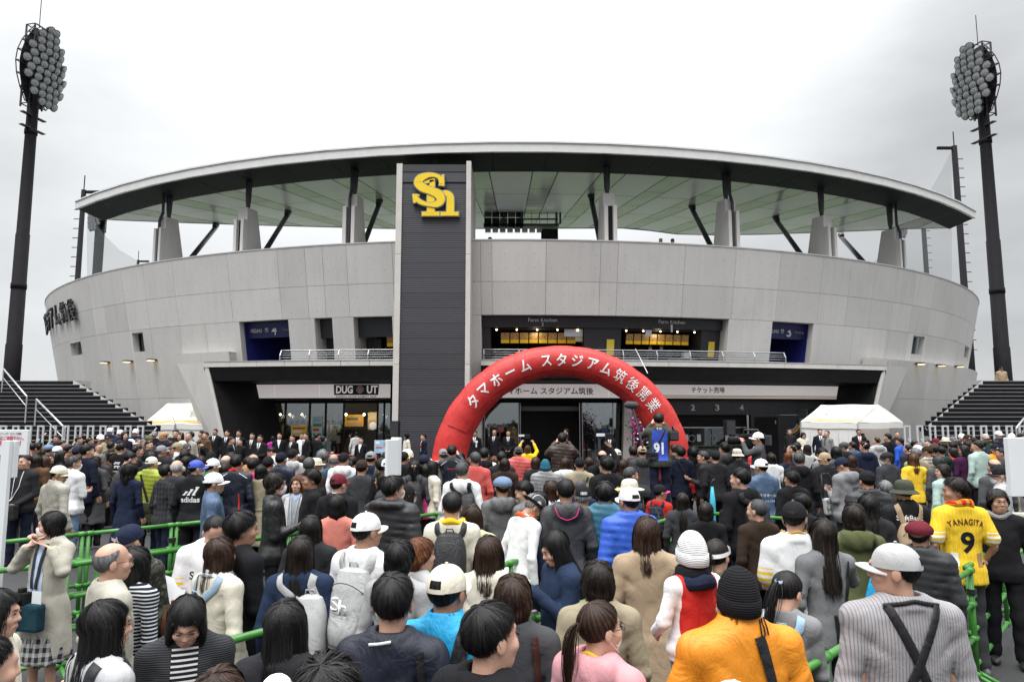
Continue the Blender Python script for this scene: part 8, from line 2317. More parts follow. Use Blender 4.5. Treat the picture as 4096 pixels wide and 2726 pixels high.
for t, zx, zy, top, hair, kw in (
 ('A', 620, 545, 'j:cotton:brown', 'medium:dark', {}), ('A', 740, 448, 'j:cotton:soot', 'bob:brown', {}), ('A', 960, 388, 'j:cotton:grey', 'short:black', dict(hat='cap:cotton:white')), ('A', 825, 368, 'j:cotton:charcoal', 'short:black', dict(hat='hunting:denim:ltdenim')),
 ('A', 1150, 368, 'j:cotton:soot', 'short:black', dict(rot=-30)), ('A', 640, 340, 'j:cotton:black', 'thick:black', {}), ('A', 540, 350, 'j:cotton:charcoal', 'thick:black', {}), ('A', 440, 428, 'j:cotton:dkgrey', 'thin:pepper', dict(rot=-30)), ('A', 5, 365, 'j:cotton:black', 'short:black', dict(rot=-40)),
 ('A', 940, 228, 'j:cotton:navy', 'thick:black', dict(rot=175)), ('A', 1035, 308, 'j:cotton:soot', 'short:black', dict(rot=-60)), ('A', 1310, 248, 'j:cotton:charcoal', 'short:black', dict(rot=-65)), ('A', 1375, 188, 'j:cotton:soot', 'crop:black', dict(rot=-60)), ('A', 1490, 268, 'j:cotton:black', 'short:black', dict(rot=-60)),
 ('A', 1640, 350, 'j:cotton:khaki', 'crop:black', dict(rot=-120, glasses=True)), ('A', 1840, 328, 'h:cotton:olive', 'short:black', {}), ('A', 650, 248, 'j:denim:denim', 'medium:black', dict(rot=-70, pose='oneraise')), ('A', 1280, 400, 'j:cotton:navy', 'short:dark', dict(hat='cap:cotton:navy')),
 ('A', 1880, 240, 'j:cotton:soot', 'short:black', {}), ('A', 2060, 300, 'j:cotton:charcoal', 'short:black', dict(hat='beanie:cotton:black')), ('A', 1760, 490, 'j:cotton:brown', 'medium:brown', {}), ('A', 1580, 560, 'c:wool:dkgrey', 'long:brown', {}),
 ('B', 225, 388, 'j:cotton:soot', 'thick:black', dict(rot=-60, glasses=True)), ('B', 110, 283, 'j:cotton:white', 'short:grey', dict(rot=-80, hat='cap:cotton:white')), ('B', 225, 280, 'j:cotton:dkgrey', 'crop:pepper', dict(rot=-95)), ('B', 320, 283, 'j:cotton:stone', 'short:grey', dict(rot=-110)), ('B', 405, 310, 'j:cotton:black', 'short:black', dict(rot=-100)),
 ('B', 450, 478, 'j:cotton:black', 'thick:black', {}), ('B', 180, 470, 'j:cotton:charcoal', 'medium:black', {}), ('B', 885, 330, 'j:cotton:ltgrey', 'crop:pepper', dict(rot=-70, hat='cap:cotton:khaki')), ('B', 960, 305, 'j:cotton:ltblue', 'short:pepper', dict(rot=-70, hat='cap:cotton:cream')),
 ('B', 1000, 460, 'j:cotton:soot', 'short:black', {}), ('B', 1020, 563, 'j:cotton:black', 'medium:black', {}), ('B', 1430, 473, 'j:cotton:soot', 'short:black', dict(hat='beanie:cotton:black')), ('B', 1270, 560, 'c:wool:charcoal', 'medium:brown', {}), ('B', 1770, 498, 'j:cotton:soot', 'thick:black', {}), ('B', 1680, 540, 'j:cotton:dkgrey', 'fringe:grey', {}), ('B', 1655, 668, 'c:wool:brown', 'shortbob:brown', {}),
 ('B', 2050, 568, 'c:wool:dkbrown', 'shortbob:dark', {}), ('B', 2110, 525, 'j:cotton:soot', 'fringe:pepper', dict(rot=60)), ('B', 2010, 690, 'j:cotton:brown', 'short:grey', dict(hat='beanie:knit:tan', h=1.54)), ('B', 870, 618, 'j:cotton:charcoal', 'fringe:white', {}), ('B', 755, 320, 'j:cotton:soot', 'short:ltbrown', dict(rot=-40)), ('B', 1085, 340, 'jp:cotton:hotpink', 'medium:black', dict(rot=-60)), ('B', 1030, 350, 'j:cotton:black', 'short:black', dict(rot=-130, hat='cap:cotton:dkgrey')), ('B', 785, 282, 'j:cotton:black', 'bob:black', {}),
 ('C', 60, 583, 'jp:cotton:hotpink', 'short:black', {}), ('C', 310, 553, 'j:cotton:soot', 'short:black', dict(hat='cap:cotton:black')), ('C', 870, 558, 'c:wool:brown', 'long:brown', {}), ('C', 985, 570, 'c:wool:dkbrown', 'thin:pepper', {}), ('C', 1090, 578, 'j:cotton:dkgrey', 'short:grey', dict(hat='boater:cotton:cream', rot=-60, mask=True)), ('C', 1205, 455, 'j:cotton:charcoal', 'thick:grey', {}),
 ('C', 1235, 568, 'c:wool:brown', 'long:dark', {}), ('C', 1700, 560, 'j:cotton:soot', 'pony:black', {}), ('C', 1850, 600, 'j:cotton:charcoal', 'short:dark', dict(hat='cap:cotton:dkbrown')),
 ('D', 120, 580, 'j:cotton:navy', 'short:black', {}), ('D', 185, 500, 'j:cotton:brown', 'shortbob:brown', {}), ('D', 205, 580, 'j:cotton:black', 'short:black', dict(hat='cap:cotton:white')), ('D', 540, 450, 'j:cotton:navy', 'short:black', dict(hat='helmet:vinyl:cream', rot=-15)), ('D', 480, 475, 'j:cotton:black', 'short:black', dict(hat='cap:cotton:black:cotton:yellow', rot=-20)), ('D', 810, 523, 'j:cotton:dkgrey', 'short:black', dict(hat='cap:cotton:navy')),
 ('D', 1130, 433, 'j:cotton:grey', 'short:pepper', dict(hat='cap:cotton:grey', yaw=20)), ('D', 1410, 488, 'c:wool:dkbrown', 'medium:dark', {}), ('D', 1560, 583, 'c:wool:brown', 'bob:brown', {}), ('D', 1660, 488, 'jp:cotton:salmon', 'short:pepper', dict(yaw=25)), ('D', 1970, 563, 'j:denim:ltdenim', 'shortbob:auburn', {}), ('D', 2090, 483, 'j:cotton:soot', 'short:black', {}), ('D', 2140, 593, 'c:wool:dkbrown', 'bob:dark', {}),
 ('D', 865, 600, 'c:wool:charcoal', 'medium:dark', dict(rot=-30)), ('D', 840, 690, 'j:cotton:hotpink', 'long:black', {}), ('D', 965, 640, 'j:cotton:cream', 'medium:black', dict(rot=-60)),
 ('E', 425, 580, 'c:wool:soot', 'bob:brown', {}), ('E', 865, 540, 'c:wool:tan', 'long:ltbrown', dict(hat='beanie:knit:cream')), ('E', 1300, 580, 'c:wool:soot', 'medium:brown', {}), ('E', 1860, 618, 'c:wool:soot', 'medium:brown', {}),
 ('F', 1230, 468, 'j:cotton:soot', 'short:black', dict(hat='cap:cotton:black', rot=10)), ('F', 1125, 443, 'j:cotton:black', 'short:black', dict(hat='cap:cotton:black:cotton:white')), ('F', 880, 423, 'j:cotton:black', 'curly:black', dict(h=1.68, fem=False)), ('F', 560, 370, 'j:cotton:soot', 'short:brown', dict(glasses=True, rot=10)), ('F', 225, 393, 'jp:cotton:maroon', 'medium:dark', {}), ('F', 1740, 448, 'c:wool:black', 'long:black', {}), ('F', 1560, 488, 'c:wool:soot', 'bob:black', {}), ('F', 1595, 436, 'j:cotton:charcoal', 'short:black', dict(hat='bucket:cotton:cream')), ('F', 2150, 508, 'c:wool:soot', 'medium:dark', {}),
 ('G', 930, 428, 'j:cotton:grey', 'thick:black', dict(rot=20)), ('G', 985, 488, 'j:cotton:soot', 'crop:black', dict(hat='cap:cotton:beige', yaw=70)), ('G', 440, 368, 'j:cotton:steel', 'crop:black', dict(rot=25, yaw=30)), ('G', 370, 498, 'c:wool:navy', 'long:auburn', {}), ('G', 520, 335, 'j:cotton:soot', 'thick:dark', {}), ('G', 100, 520, 'j:cotton:white', 'shortbob:dark', {}), ('G', 1440, 328, 'j:cotton:steel', 'short:black', dict(yaw=30)), ('G', 1840, 258, 'h:cotton:ltgrey', 'crop:black', dict(yaw=35)), ('G', 1300, 328, 'j:cotton:soot', 'short:pepper', dict(hat='hunting:cotton:dkgrey', yaw=45)), ('G', 1420, 545, 'c:wool:dkbrown', 'bob:brown', {}),
 ('H', 850, 398, 'h:cotton:dkgreen', 'short:black', {}), ('H', 1060, 428, 'jp:cotton:red', 'bob:black', dict(yaw=30)), ('H', 1240, 383, 'jp:cotton:purple', 'medium:black', dict(yaw=45, glasses=True, fem=False, h=1.7)), ('H', 1850, 428, 'j:cotton:charcoal', 'short:black', dict(rot=25, yaw=30)), ('H', 170, 268, 'jp:cotton:blue', 'thick:black', dict(rot=30, yaw=40)), ('H', 300, 368, 'j:cotton:soot', 'thin:black', dict(rot=20)), ('H', 470, 376, 'j:cotton:grey', 'short:black', dict(hat='cap:cotton:white', yaw=30)), ('H', 430, 428, 'j:cotton:khaki', 'short:grey', dict(yaw=30)), ('H', 1750, 353, 'j:cotton:orange', 'short:black', dict(hat='cap:cotton:darknavy', rot=170)), ('H', 1740, 298, 'j:cotton:soot', 'short:black', {}), ('H', 1930, 278, 'j:cotton:soot', 'short:black', {}), ('H', 800, 558, 'c:wool:dkgrey', 'shortbob:pepper', {}), ('H', 1720, 600, 'j:cotton:dkgrey', 'fringe:pepper', {}),
 ('H', 1390, 263, 'j:cotton:soot', 'thick:black', {}), ('H', 1190, 318, 'j:cotton:black', 'thick:black', {}), ('H', 1040, 328, 'j:cotton:dkgrey', 'thick:black', {}), ('H', 870, 328, 'j:cotton:soot', 'thick:black', {}), ('H', 1530, 308, 'j:cotton:navy', 'short:black', {}), ('H', 1290, 318, 'j:cotton:black', 'short:black', {}), ('H', 720, 375, 'j:cotton:soot', 'short:black', {})):
 p(t, zx, zy, top, hair, **kw)
# ---------------- middle of the crowd, labelled
q = p('C', 190, 698, 'c:cotton:khaki', 'bob:black', 'woman with a black bob in a belted khaki trench coat', h=1.58)
strap(q, [(-0.17, 1.0), (0.0, 1.0), (0.17, 1.0)], 0.045, cloth('cotton', 'khaki'), 'belt', 0.008)
q = p('C', 515, 485, 'js:nylon:navy', 'short:black', 'man in a navy cap and navy track jacket with white piping', h=1.72, yaw=-20, hat='cap:cotton:darknavy:cotton:white')
p('C', 710, 433, 'h:cotton:ltgrey', 'short:black', 'man in a black and white cap and light grey hooded top', h=1.72, yaw=-20, hat='cap:cotton:black:cotton:white')
p('C', 1390, 520, 'j:nylon:petrol', 'fringe:grey', 'balding grey man in a dark petrol jacket', h=1.68, yaw=20)
p('C', 1550, 488, 'h:cotton:white', 'crop:black', 'man in a black cap and plain white hooded top', h=1.72, yaw=-20, hat='cap:cotton:black')
q = p('C', 2000, 468, 'j:cotton:navy', 'crop:dark', 'man in an olive grey cap and navy jacket', h=1.74, hat='cap:cotton:(0.2,0.21,0.18)' if False else 'cap:cotton:grey')
backpack(q, 'black drawstring gym bag on the man in the olive grey cap', 'charcoal', w=0.30, h=0.36, zc=1.10, pocket=False, strapc='olive')
q = p('C', 1465, 818, 'j:cotton:black', 'crop:dark', 'man in a maroon cap and black blouson with white striped collar', h=1.68, rot=-12, yaw=-18, hat='cap:cotton:(0,0,0)' if False else 'cap:cotton:maroon')
scarf(q, cloth('hstripe', 'black', 'white'), 'collar_trim', 1.46, 0.075, 0.012)
p('C', 1010, 768, 'jh:cotton:black', 'thick:black', 'man in red-rimmed glasses and a dark hooded jacket facing left', h=1.68, rot=118, glasses=True)
q = p('C', 800, 858, 't:marl:ltgrey', 'medium:auburn', 'auburn-haired woman in a white cardigan with lanyard facing the viewer', h=1.58, rot=172, skin_='light')
for s_ in (-1, 1):
 strap(q, [(s_ * 0.115, 1.40, 1), (s_ * 0.12, 1.1, 1), (s_ * 0.12, 0.84, 1)], 0.09, cloth('knit', 'white'), 'cardigan', 0.008, side=1); strap(q, [(s_ * 0.06, 1.44, 1), (s_ * 0.02, 1.1, 1)], 0.010, cloth('cotton', 'ltblue'), 'lanyard', 0.012, side=1)
patch(q, lambda u, v: v > 0.4 + abs(u - 0.5), -0.07, 0.07, 1.3, 1.44, cloth('stripe', 'ltblue', 'denim'), 'blouse', side=1)
p('D', 130, 808, 'j:cotton:charcoal', 'medium:dark', 'dark-haired woman in profile facing left beside the white folded board', h=1.60, rot=85)
q = p('D', 660, 628, 'j:cotton:dkgrey', 'halfup:black', 'woman with tied-back hair and flower clip in a grey jacket', h=1.62)
backpack(q, 'black square backpack with gold zip on the woman with the flower clip', 'soot', w=0.28)
for s_ in (-1, 1):
 m = MB(); m.add(*ball(0.02, 0.012, 0.02, 8, 6)); o = m.build('flower_clip', cloth('cotton', 'beige'), q.root, True); o.matrix_local = q.HM @ Matrix.Translation((s_ * 0.022, -0.125, 0.035))
q = p('D', 1270, 383, 'js:nylon:darknavy', 'short:black', 'man in a dark track jacket with red back emblem holding up a camera', h=1.76, pose='shoot')
cd(q, 'MIZUNO', 0, 1.28, 0.13, 'red', bold=0.03)
for sx_ in (-1, 1): strap(q, [(sx_ * 0.07, 1.42), (sx_ * 0.18, 1.34)], 0.008, cloth('cotton', 'white'), 'piping', 0.008)
q = p('D', 1440, 643, 'h:cotton:white', 'short:pepper', 'greying man in a white hooded jacket with a black sling bag', h=1.72, rot=-5, yaw=-15)
backpack(q, 'black sling bag on the greying man in white', 'soot', xc=0.09, w=0.2, h=0.3)
q = p('D', 1800, 423, 'h:raglan:black:white', 'short:black', 'black-haired man in a black hooded vest with white sleeves', h=1.74)
crossbody(q, 'thin black strap bag on the man with white sleeves', 'yellow', hi=(0.06, 1.42), lo=(-0.03, 0.95), sc='black', size=(0.14, 0.14, 0.06))
p('D', 2110, 868, 'jh:nylon:midgrey', 'short:dark', 'man in a light blue denim cap and grey jacket', h=1.66, yaw=15, hat='hunting:denim:ltdenim')
p('E', 140, 393, 'p:puffer:salmon', 'crop:black', 'man in a dark grey cap and salmon red padded jacket', h=1.72, hat='cap:cotton:dkgrey')
q = p('E', 580, 595, 'p:puffer:grey', 'long:dark', 'woman in a teal knitted beanie and grey padded jacket', h=1.60, hat='beanie:knit:teal')
p('E', 910, 588, 'jh:cotton:white', 'long:brown', 'woman with long reddish brown hair over a white hood', h=1.58)
q = p('E', 1150, 568, 'j:cotton:khaki', 'crop:dark', 'man in a black cap and khaki beige jacket with a brown strap', h=1.66, hat='cap:cotton:black')
crossbody(q, 'brown strap bag across the khaki beige jacket', 'dkbrown', hi=(0.12, 1.38), lo=(-0.06, 1.0), bag=False)
p('E', 1760, 438, 's:plaid:red:soot', 'short:grey', 'man in a cream cap and red plaid shirt', h=1.68, yaw=25, hat='cap:cotton:cream')
p('E', 2030, 398, 'jh:camo:dkgrey', 'short:black', 'black-haired man in a dark camouflage hooded jacket', h=1.72)
p('E', 2175, 385, 'h:denim:charcoal', 'crop:black', 'man in a navy and tan cap and washed denim hooded jacket', h=1.74, hat='cap:cotton:beige:cotton:navy')
p('E', 2000, 728, 'j:cotton:soot', 'crop:pepper', 'elderly crop-haired man looking to the right with pursed lips', h=1.64, rot=-72, skin_='tan')
p('E', 1985, 918, 'j:cotton:soot', 'bob:dark', 'person in a wide cream sun hat', h=1.60, rot=-60, hat='capeline:cotton:cream')
q = p('F', 660, 398, 's:cotton:darknavy', 'thick:black', 'man in a dark navy shirt with a strap across the back and red pouch', h=1.74, yaw=30, legs='cotton:black')
crossbody(q, 'red pouch on a black strap worn by the man in the navy shirt', 'red', 'leather', hi=(-0.07, 1.42), lo=(0.16, 1.02), sc='black', size=(0.14, 0.18, 0.07))
p('F', 1030, 478, 'jh:jersey:soot', 'short:pepper', 'greying man in glasses with white piped jacket facing left', h=1.66, rot=72, glasses=True, pose='phone')
q = p('F', 1400, 333, 'h:cotton:charcoal', 'thick:black', 'tall man in a charcoal hooded sweatshirt and khaki trousers', h=1.80, rot=8, yaw=25, glasses=True, legs='cotton:khaki')
o = held('umbrella', 'furled turquoise umbrella hanging beside the charcoal sweatshirt', 'umbrella'); c_ = at_z(*px('F', 1190, 1060), 1.25); o.location = (c_.x, c_.y, 0); MB().tube([(0, 0, 0.35), (0, 0, 0.5), (0, 0, 0.95), (0, 0, 1.22)], [0.012, 0.035, 0.05, 0.02], 10).build('canopy', cloth('nylon', (0.05, 0.40, 0.55)), o, True); MB().tube([(0, 0, 1.22), (0, 0, 1.3), (0.03, 0, 1.33), (0.06, 0, 1.3)], 0.012, 8).build('handle', M_STEEL, o, True)
q = p('F', 1945, 358, 'p:puffer:red', 'crop:black', 'man in a white cap and red padded jacket turned left', h=1.70, rot=15, yaw=55, hat='cap:cotton:white', skin_='tan')
q = p('F', 1995, 588, 'js:nylon:steel', 'short:black', 'man in a white mesh cap and steel blue staff jacket seen from behind', h=1.70, rot=4, yaw=25, hat='cap:cotton:white')
cd(q, 'タマホーム', 0.03, 1.19, 0.26, 'white', bold=0.015); cd(q, 'スタジアム筑後', 0.03, 1.11, 0.22, 'white', bold=0.006)
p('G', 1170, 408, 'jp:nylon:soot', 'medium:black', 'person with smooth black hair in a glossy black padded coat', h=1.72, fem=False)
p('G', 1640, 328, 'h:cotton:navy', 'spiky:black', 'spiky-haired man in a navy hooded top', h=1.74, yaw=35)
p('G', 1995, 488, 'c:wool:charcoal', 'short:grey', 'elderly man in a dark flat cap and mask and charcoal coat', h=1.66, rot=15, yaw=55, hat='hunting:cotton:soot', mask=True)
p('G', 2020, 195, 'su:wool:black', 'part:black', 'tall man in a black suit above the charcoal coat', h=1.80, rot=15, yaw=30)
q = p('H', 390, 518, 'ss:pinband:yellow:white', 'medium:ltbrown', 'brown-haired woman in a plain yellow team jersey with white sleeve bands', h=1.62)
p('H', 620, 388, 't:fairisle:stone:charcoal', 'short:dark', 'man in a brown cap and patterned grey jumper', h=1.70, rot=15, yaw=35, hat='cap:cotton:dkbrown')
p('H', 1450, 305, 'js:cotton:mint', 'short:black', 'tall man in glasses and a pale mint green work jacket', h=1.80, rot=15, yaw=30, glasses=True, legs='cotton:black')
q = p('H', 880, 683, 'jp:cotton:mint', 'bob:dark', 'woman with a brown bob in a white jacket with a black strap, in profile', h=1.60, rot=20, yaw=55)
crossbody(q, 'black strap bag on the woman in white with the brown bob', 'black', hi=(-0.08, 1.42), lo=(0.10, 0.95), bag=False)
p('H', 1795, 708, 'js:nylon:ltgrey', 'short:white', 'white-haired man in a black cap and mask in profile at the right', h=1.66, rot=45, yaw=30, hat='cap:cotton:black', mask=True, glasses=True)
# ---------------- officials and guests before the facade
GO = 'officials and guests before the stadium'
def far(t, zx, zy, top, hair, label, d=24.0, h=1.70, rot=170, **kw): return p(t, zx, zy, top, hair, label, h=h, d=d, rot=rot, group=GO, **kw)
for t, zx, zy, rot, lb, kw in (
 ('C', 40, 190, 178, 'man in a black suit and yellow lanyard at the left edge of the shop', dict(under=('white', 'olive'))), ('C', 170, 222, 172, 'man in a black suit and navy tie holding a paper', dict(d=20.5, pose='read')), ('C', 490, 188, 190, 'man in a black suit without tie beside the magenta coat', dict(under=('white', None))), ('C', 705, 220, 150, 'man in a dark suit with light tie turned left', dict(d=22.0)),
 ('C', 930, 182, 130, 'man in a black suit with hanging name card facing left', dict(d=22.5)), ('C', 1110, 194, -30, 'man in a black suit seen from the side near the red barriers', dict(d=22.5)), ('C', 1835, 265, 165, 'short-haired woman in a black suit by the blue picture board', dict(fem=True, h=1.58, d=22.5, under=('white', None))),
 ('D', 800, 205, 110, 'man in a navy suit with red rosette walking in front of the tower', dict()), ('D', 1545, 190, 100, 'stout man in glasses with white rosette by the arch leg', dict(glasses=True, build=1.12)), ('D', 1650, 155, 165, 'grey-templed man in a black suit beside the white rosette', dict(d=25.0)), ('D', 1970, 143, 160, 'bald man in glasses and black suit behind the glass', dict(d=25.5, hairx='fringe:grey', glasses=True)), ('D', 2200, 148, 175, 'young man in a black suit with folded hands by the doors', dict(d=25.5, pose='front')),
 ('E', 1640, 195, 175, 'elderly man in a black suit in front of the right door glass', dict(d=25.0, hairx='thin:pepper')), ('E', 930, 120, 80, 'man in a black suit in the dark doorway', dict(d=27.0)), ('G', 905, 125, 165, 'man in a navy suit with dark tie before the right tent', dict(d=24.0)), ('G', 1545, 130, 165, 'man in glasses and dark suit with red tie at the corner of the right tent', dict(glasses=True, under=('white', 'red'))),
 ('B', 1260, 155, 120, 'man in a black suit and arm band before the left tent', dict()), ('B', 1490, 125, 175, 'smiling man in a dark suit and tie just left of the shop', dict()), ('B', 1690, 145, 170, 'man in a black suit with lanyard behind the bowing man', dict()), ('B', 1880, 150, 175, 'man in a dark suit with pale tie left of the shop window', dict(under=('white', 'grey'))), ('B', 1630, 205, 120, 'bowing man in a black suit left of the shop', dict(d=21, pitch=40, lean=25)), ('B', 1760, 250, -80, 'young person in a black suit with red tie in profile', dict(d=19.5, h=1.66)),
 ('s', 2350, 1355, 150, 'man in a dark suit leaning by the balcony, left of three', dict(at=(at_y(2350, 1355, 28.0).x, 27.9), z0=3.75)), ('s', 2388, 1350, 10, 'man in a dark suit on the balcony seen from behind, middle of three', dict(at=(at_y(2390, 1350, 28.0).x, 28.0), z0=3.75)), ('s', 2430, 1352, 80, 'man in a dark suit on the balcony facing left, right of three', dict(at=(at_y(2432, 1352, 28.0).x, 28.0), z0=3.75))):
 hx = kw.pop('hairx', 'part:black'); d_ = kw.pop('d', 23.5)
 if 'at' in kw: d_ = None
 pr = far(t, zx, zy, 'su:wool:' + ('darknavy' if 'navy suit' in lb else 'black'), hx, lb, d=d_, rot=rot, **kw)
 if 'rosette' in lb:
  m = MB(); m.add(*ball(0.06, 0.02, 0.06)); q_ = hit(pr, -0.09, 1.27, 1); o = m.build('rosette', cloth('cotton', 'red' if 'red' in lb else 'white'), pr.root, True); o.location = q_ + Vector((0, 0.012, 0)); MB().box((q_.x - 0.025, q_.y + 0.012, q_.z - 0.18), (q_.x + 0.025, q_.y + 0.018, q_.z - 0.04)).build('ribbon', cloth('cotton', 'white'), pr.root)
far('C', 385, 245, 'c:nylon:magenta', 'bob:black', 'woman in a bright magenta hooded coat at the shop window', d=25, h=1.58, rot=0); far('C', 400, 395, 's:cotton:white', 'crop:dark', 'man in white bowing his head left of the black and white caps', d=14.5, h=1.62, rot=95, pitch=30)
far('C', 865, 195, 's:cotton:white', 'short:black', 'man in a white shirt with dark braces before the yellow poster', rot=160, h=1.68); far('C', 1220, 240, 'j:cotton:dkgreen', 'bob:black', 'woman in dark green holding a white folder by the red barriers', d=22.8, h=1.58, rot=-70, pose='read')
far('C', 1660, 195, 'c:wool:dkbrown', 'long:black', 'dark-haired woman inside the shop doorway', d=29, h=1.58, rot=170); far('C', 1760, 172, 't:hstripe:white:soot', 'thick:black', 'person in a white and black striped top entering the shop', d=27, h=1.70, rot=10)
far('B', 1330, 175, 'j:cotton:brown', 'short:black', 'man in a dark brown jacket with name card, hand at his mouth', d=21.5, h=1.68, rot=150, pose='oneneck'); far('B', 1900, 280, 't:cotton:black', 'pony:black', 'woman in a black roll-neck before the left shop window', d=20.5, h=1.58, rot=165)
far('D', 520, 200, 'j:cotton:cream', 'long:black', 'woman in a black hat and cream jacket in front of the tower', h=1.58, rot=120, hat='boater:wool:black'); far('D', 1440, 300, 'j:cotton:soot', 'short:black', 'person in black holding a small camera behind the arch leg', d=24.5, h=1.55, rot=160, pose='phone')
far('G', 410, 135, 'j:cotton:soot', 'short:grey', 'grey-haired man in black by the seat map', d=26, h=1.66, rot=130); far('G', 620, 175, 'j:cotton:cream', 'medium:black', 'woman in a cream jacket reading from a folder before the right tent', h=1.58, d=23.5, rot=190, pitch=15, pose='read'); far('G', 1015, 150, 'su:wool:grey', 'crop:black', 'man in a grey suit jacket beside the navy suit at the right tent', d=22.8, rot=110, under=('olive', None)); far('G', 1610, 200, 'j:cotton:soot', 'short:grey', 'grey-haired man half hidden in the right tent', d=26, rot=170); far('H', 130, 170, 'j:cotton:soot', 'crop:black', 'dark-haired man at the right end of the right tent', d=24, rot=150)
q = p('s', 2634, 1643, 'j:cotton:army', 'short:dark', 'cameraman in a blue numbered vest standing high above the crowd', h=1.72, d=11.6, rot=-8, pose='shoot')
patch(q, lambda u, v: True, -0.125, 0.125, 0.90, 1.40, cloth('nylon', 'royal'), 'vest', 14, 16, 0.010); cd(q, '91', -0.02, 1.10, 0.16, 'white', height=0.2, bold=0.04, lift=0.016); cd(q, 'S.N.', 0, 1.425, 0.09, 'white', lift=0.014)
crossbody(q, 'black waist pouch strapped across the blue vest', 'black', hi=(0.10, 1.41), lo=(-0.10, 1.02), size=(0.2, 0.12, 0.08))
o = MB().box((-0.3, -0.25, 0), (0.3, 0.25, max(0.3, q.root.location.z))).build('step_platform', M_STEEL, None, bevel=0.01); o.location = (q.root.location.x, q.root.location.y, 0); tag(o, 'dark step platform under the cameraman in the blue vest', 'platform')
def video_camera(pr, label, off=(0.16, 0.05, 1.50), s=1.0):
 r = held('video_camera', label, 'camera', 'broadcast cameras in the crowd'); r.matrix_basis = pr.root.matrix_basis @ Matrix.Translation(off)
 MB().box((-0.06 * s, -0.18 * s, -0.08 * s), (0.06 * s, 0.14 * s, 0.10 * s)).build('camera_body', M_BLACK, r, bevel=0.01); MB().tube([(0, 0.14 * s, 0), (0, 0.34 * s, 0)], [0.05 * s, 0.06 * s], 12).build('lens', M_BLACK, r, True); MB().tube([(0, -0.12 * s, 0.1 * s), (0, -0.08 * s, 0.16 * s), (0, 0.1 * s, 0.16 * s), (0, 0.13 * s, 0.1 * s)], 0.012 * s, 6).build('handle', M_STEEL, r, True); MB().box((-0.07 * s, -0.26 * s, -0.06 * s), (0.07 * s, -0.185 * s, 0.08 * s)).build('battery', M_CHAR, r, bevel=0.008)
 MB().tube([(-0.07 * s, 0.05 * s, 0.06 * s), (-0.07 * s, 0.28 * s, 0.09 * s)], 0.014 * s, 6).build('microphone', M_BLACK, r, True)
video_camera(q, 'broadcast camera on the shoulder of the cameraman in the blue vest', (0.24, 0.12, 1.30))
o = held('microphone_boom', 'grey furry microphone on a pole left of the blue vest', 'microphone'); c_ = at_y(2530, 1625, 11.2); b_ = at_y(2572, 1790, 11.0); MB().tube([b_, c_], 0.016, 6).build('pole', M_STEEL, o); MB().tube([c_ + Vector((-0.13, 0, 0.02)), c_ + Vector((-0.08, 0, 0.03)), c_ + Vector((0.06, 0, 0.02)), c_ + Vector((0.1, 0, 0.02))], [0.03, 0.06, 0.06, 0.02], 10).build('windshield', cloth('wool', 'dkgrey'), o, True)
q = p('F', 1935, 160, 'j:cotton:dkgrey', 'short:black', 'cameraman in a white cap pressing his eye to a big camera, facing left', h=1.72, d=12.5, rot=60, yaw=15, hat='cap:cotton:white', pose='shoot')
video_camera(q, 'large broadcast camera held by the cameraman in the white cap', (0.14, 0.12, 1.52), 1.25)
q = p('E', 860, 178, 'p:puffer:dkbrown', 'short:black', 'cameraman in a dark brown padded jacket before the doorway', h=1.72, d=12.5, rot=-2, yaw=-10, pose='shoot')
o = MB().box((-0.3, -0.25, 0), (0.3, 0.25, max(0.2, q.root.location.z))).build('step_platform', M_STEEL, None, bevel=0.01); o.location = (q.root.location.x, q.root.location.y, 0); tag(o, 'dark step platform under the brown padded jacket', 'platform')
video_camera(q, 'camera held up by the cameraman in the brown padded jacket', (0.05, 0.32, 1.55), 0.8)
for t_, zx, zy, tp, hr, lp_, ps, lb, cp_ in (('E', 290, 388, 'j:cotton:yellow', 'medium:auburn', 'auburn-haired woman in yellow holding a video camera overhead', 'raise', 'small video camera raised left of the doorway', (0, 0.22, 1.90)), ('E', 1520, 463, 'h:cotton:black', 'fringe:black', 'bald-crowned man in black raising a camera in one hand', 'oneraise', 'silver compact camera in a raised hand before the doors', (0.15, 0.22, 1.90))):
 q = p(t_, zx, zy, tp, hr, lp_, pose=ps)
 o = held('video_camera', lb, 'camera', 'broadcast cameras in the crowd'); o.location = wpt(q, cp_); MB().box((-0.07, -0.1, -0.05), (0.07, 0.1, 0.05)).build('camera_body', M_BLACK, o, bevel=0.01); MB().box((-0.22, -0.01, 0.0), (-0.075, 0.01, 0.05)).build('screen', M_PLASTW, o)
GP = 'people up on the stadium'
for x_, y_, d_, hat, lb in ((1960, 945, 27.3, 'bucket:cotton:soot', 'person in a dark hat peering over the wall right of the tower'), (2643, 950, 28.2, None, 'man in black leaning on the wall top, left of the two'), (2690, 950, 28.3, 'cap:cotton:maroon', 'person in black leaning on the wall top, right of the two')):
 p('s', x_, y_, 'j:cotton:black', 'short:black', lb, h=1.70, d=d_, rot=175, hat=hat, group=GP)
p('s', 4003, 1460, 'c:wool:beige', 'short:black', 'person in a beige coat and cap beside the right floodlight tower', h=1.68, d=31, rot=170, hat='cap:cotton:black', group=GP)
for x_, y_, lb in ((2600, 1378, 'kitchen worker in blue and cap, left of two at the counter'), (2645, 1376, 'kitchen worker in blue and cap, right of two at the counter')):
 p('s', x_, y_, 's:cotton:denim', 'short:black', lb, h=1.58, d=28.2, rot=150, hat='cap:cotton:navy', group=GP)
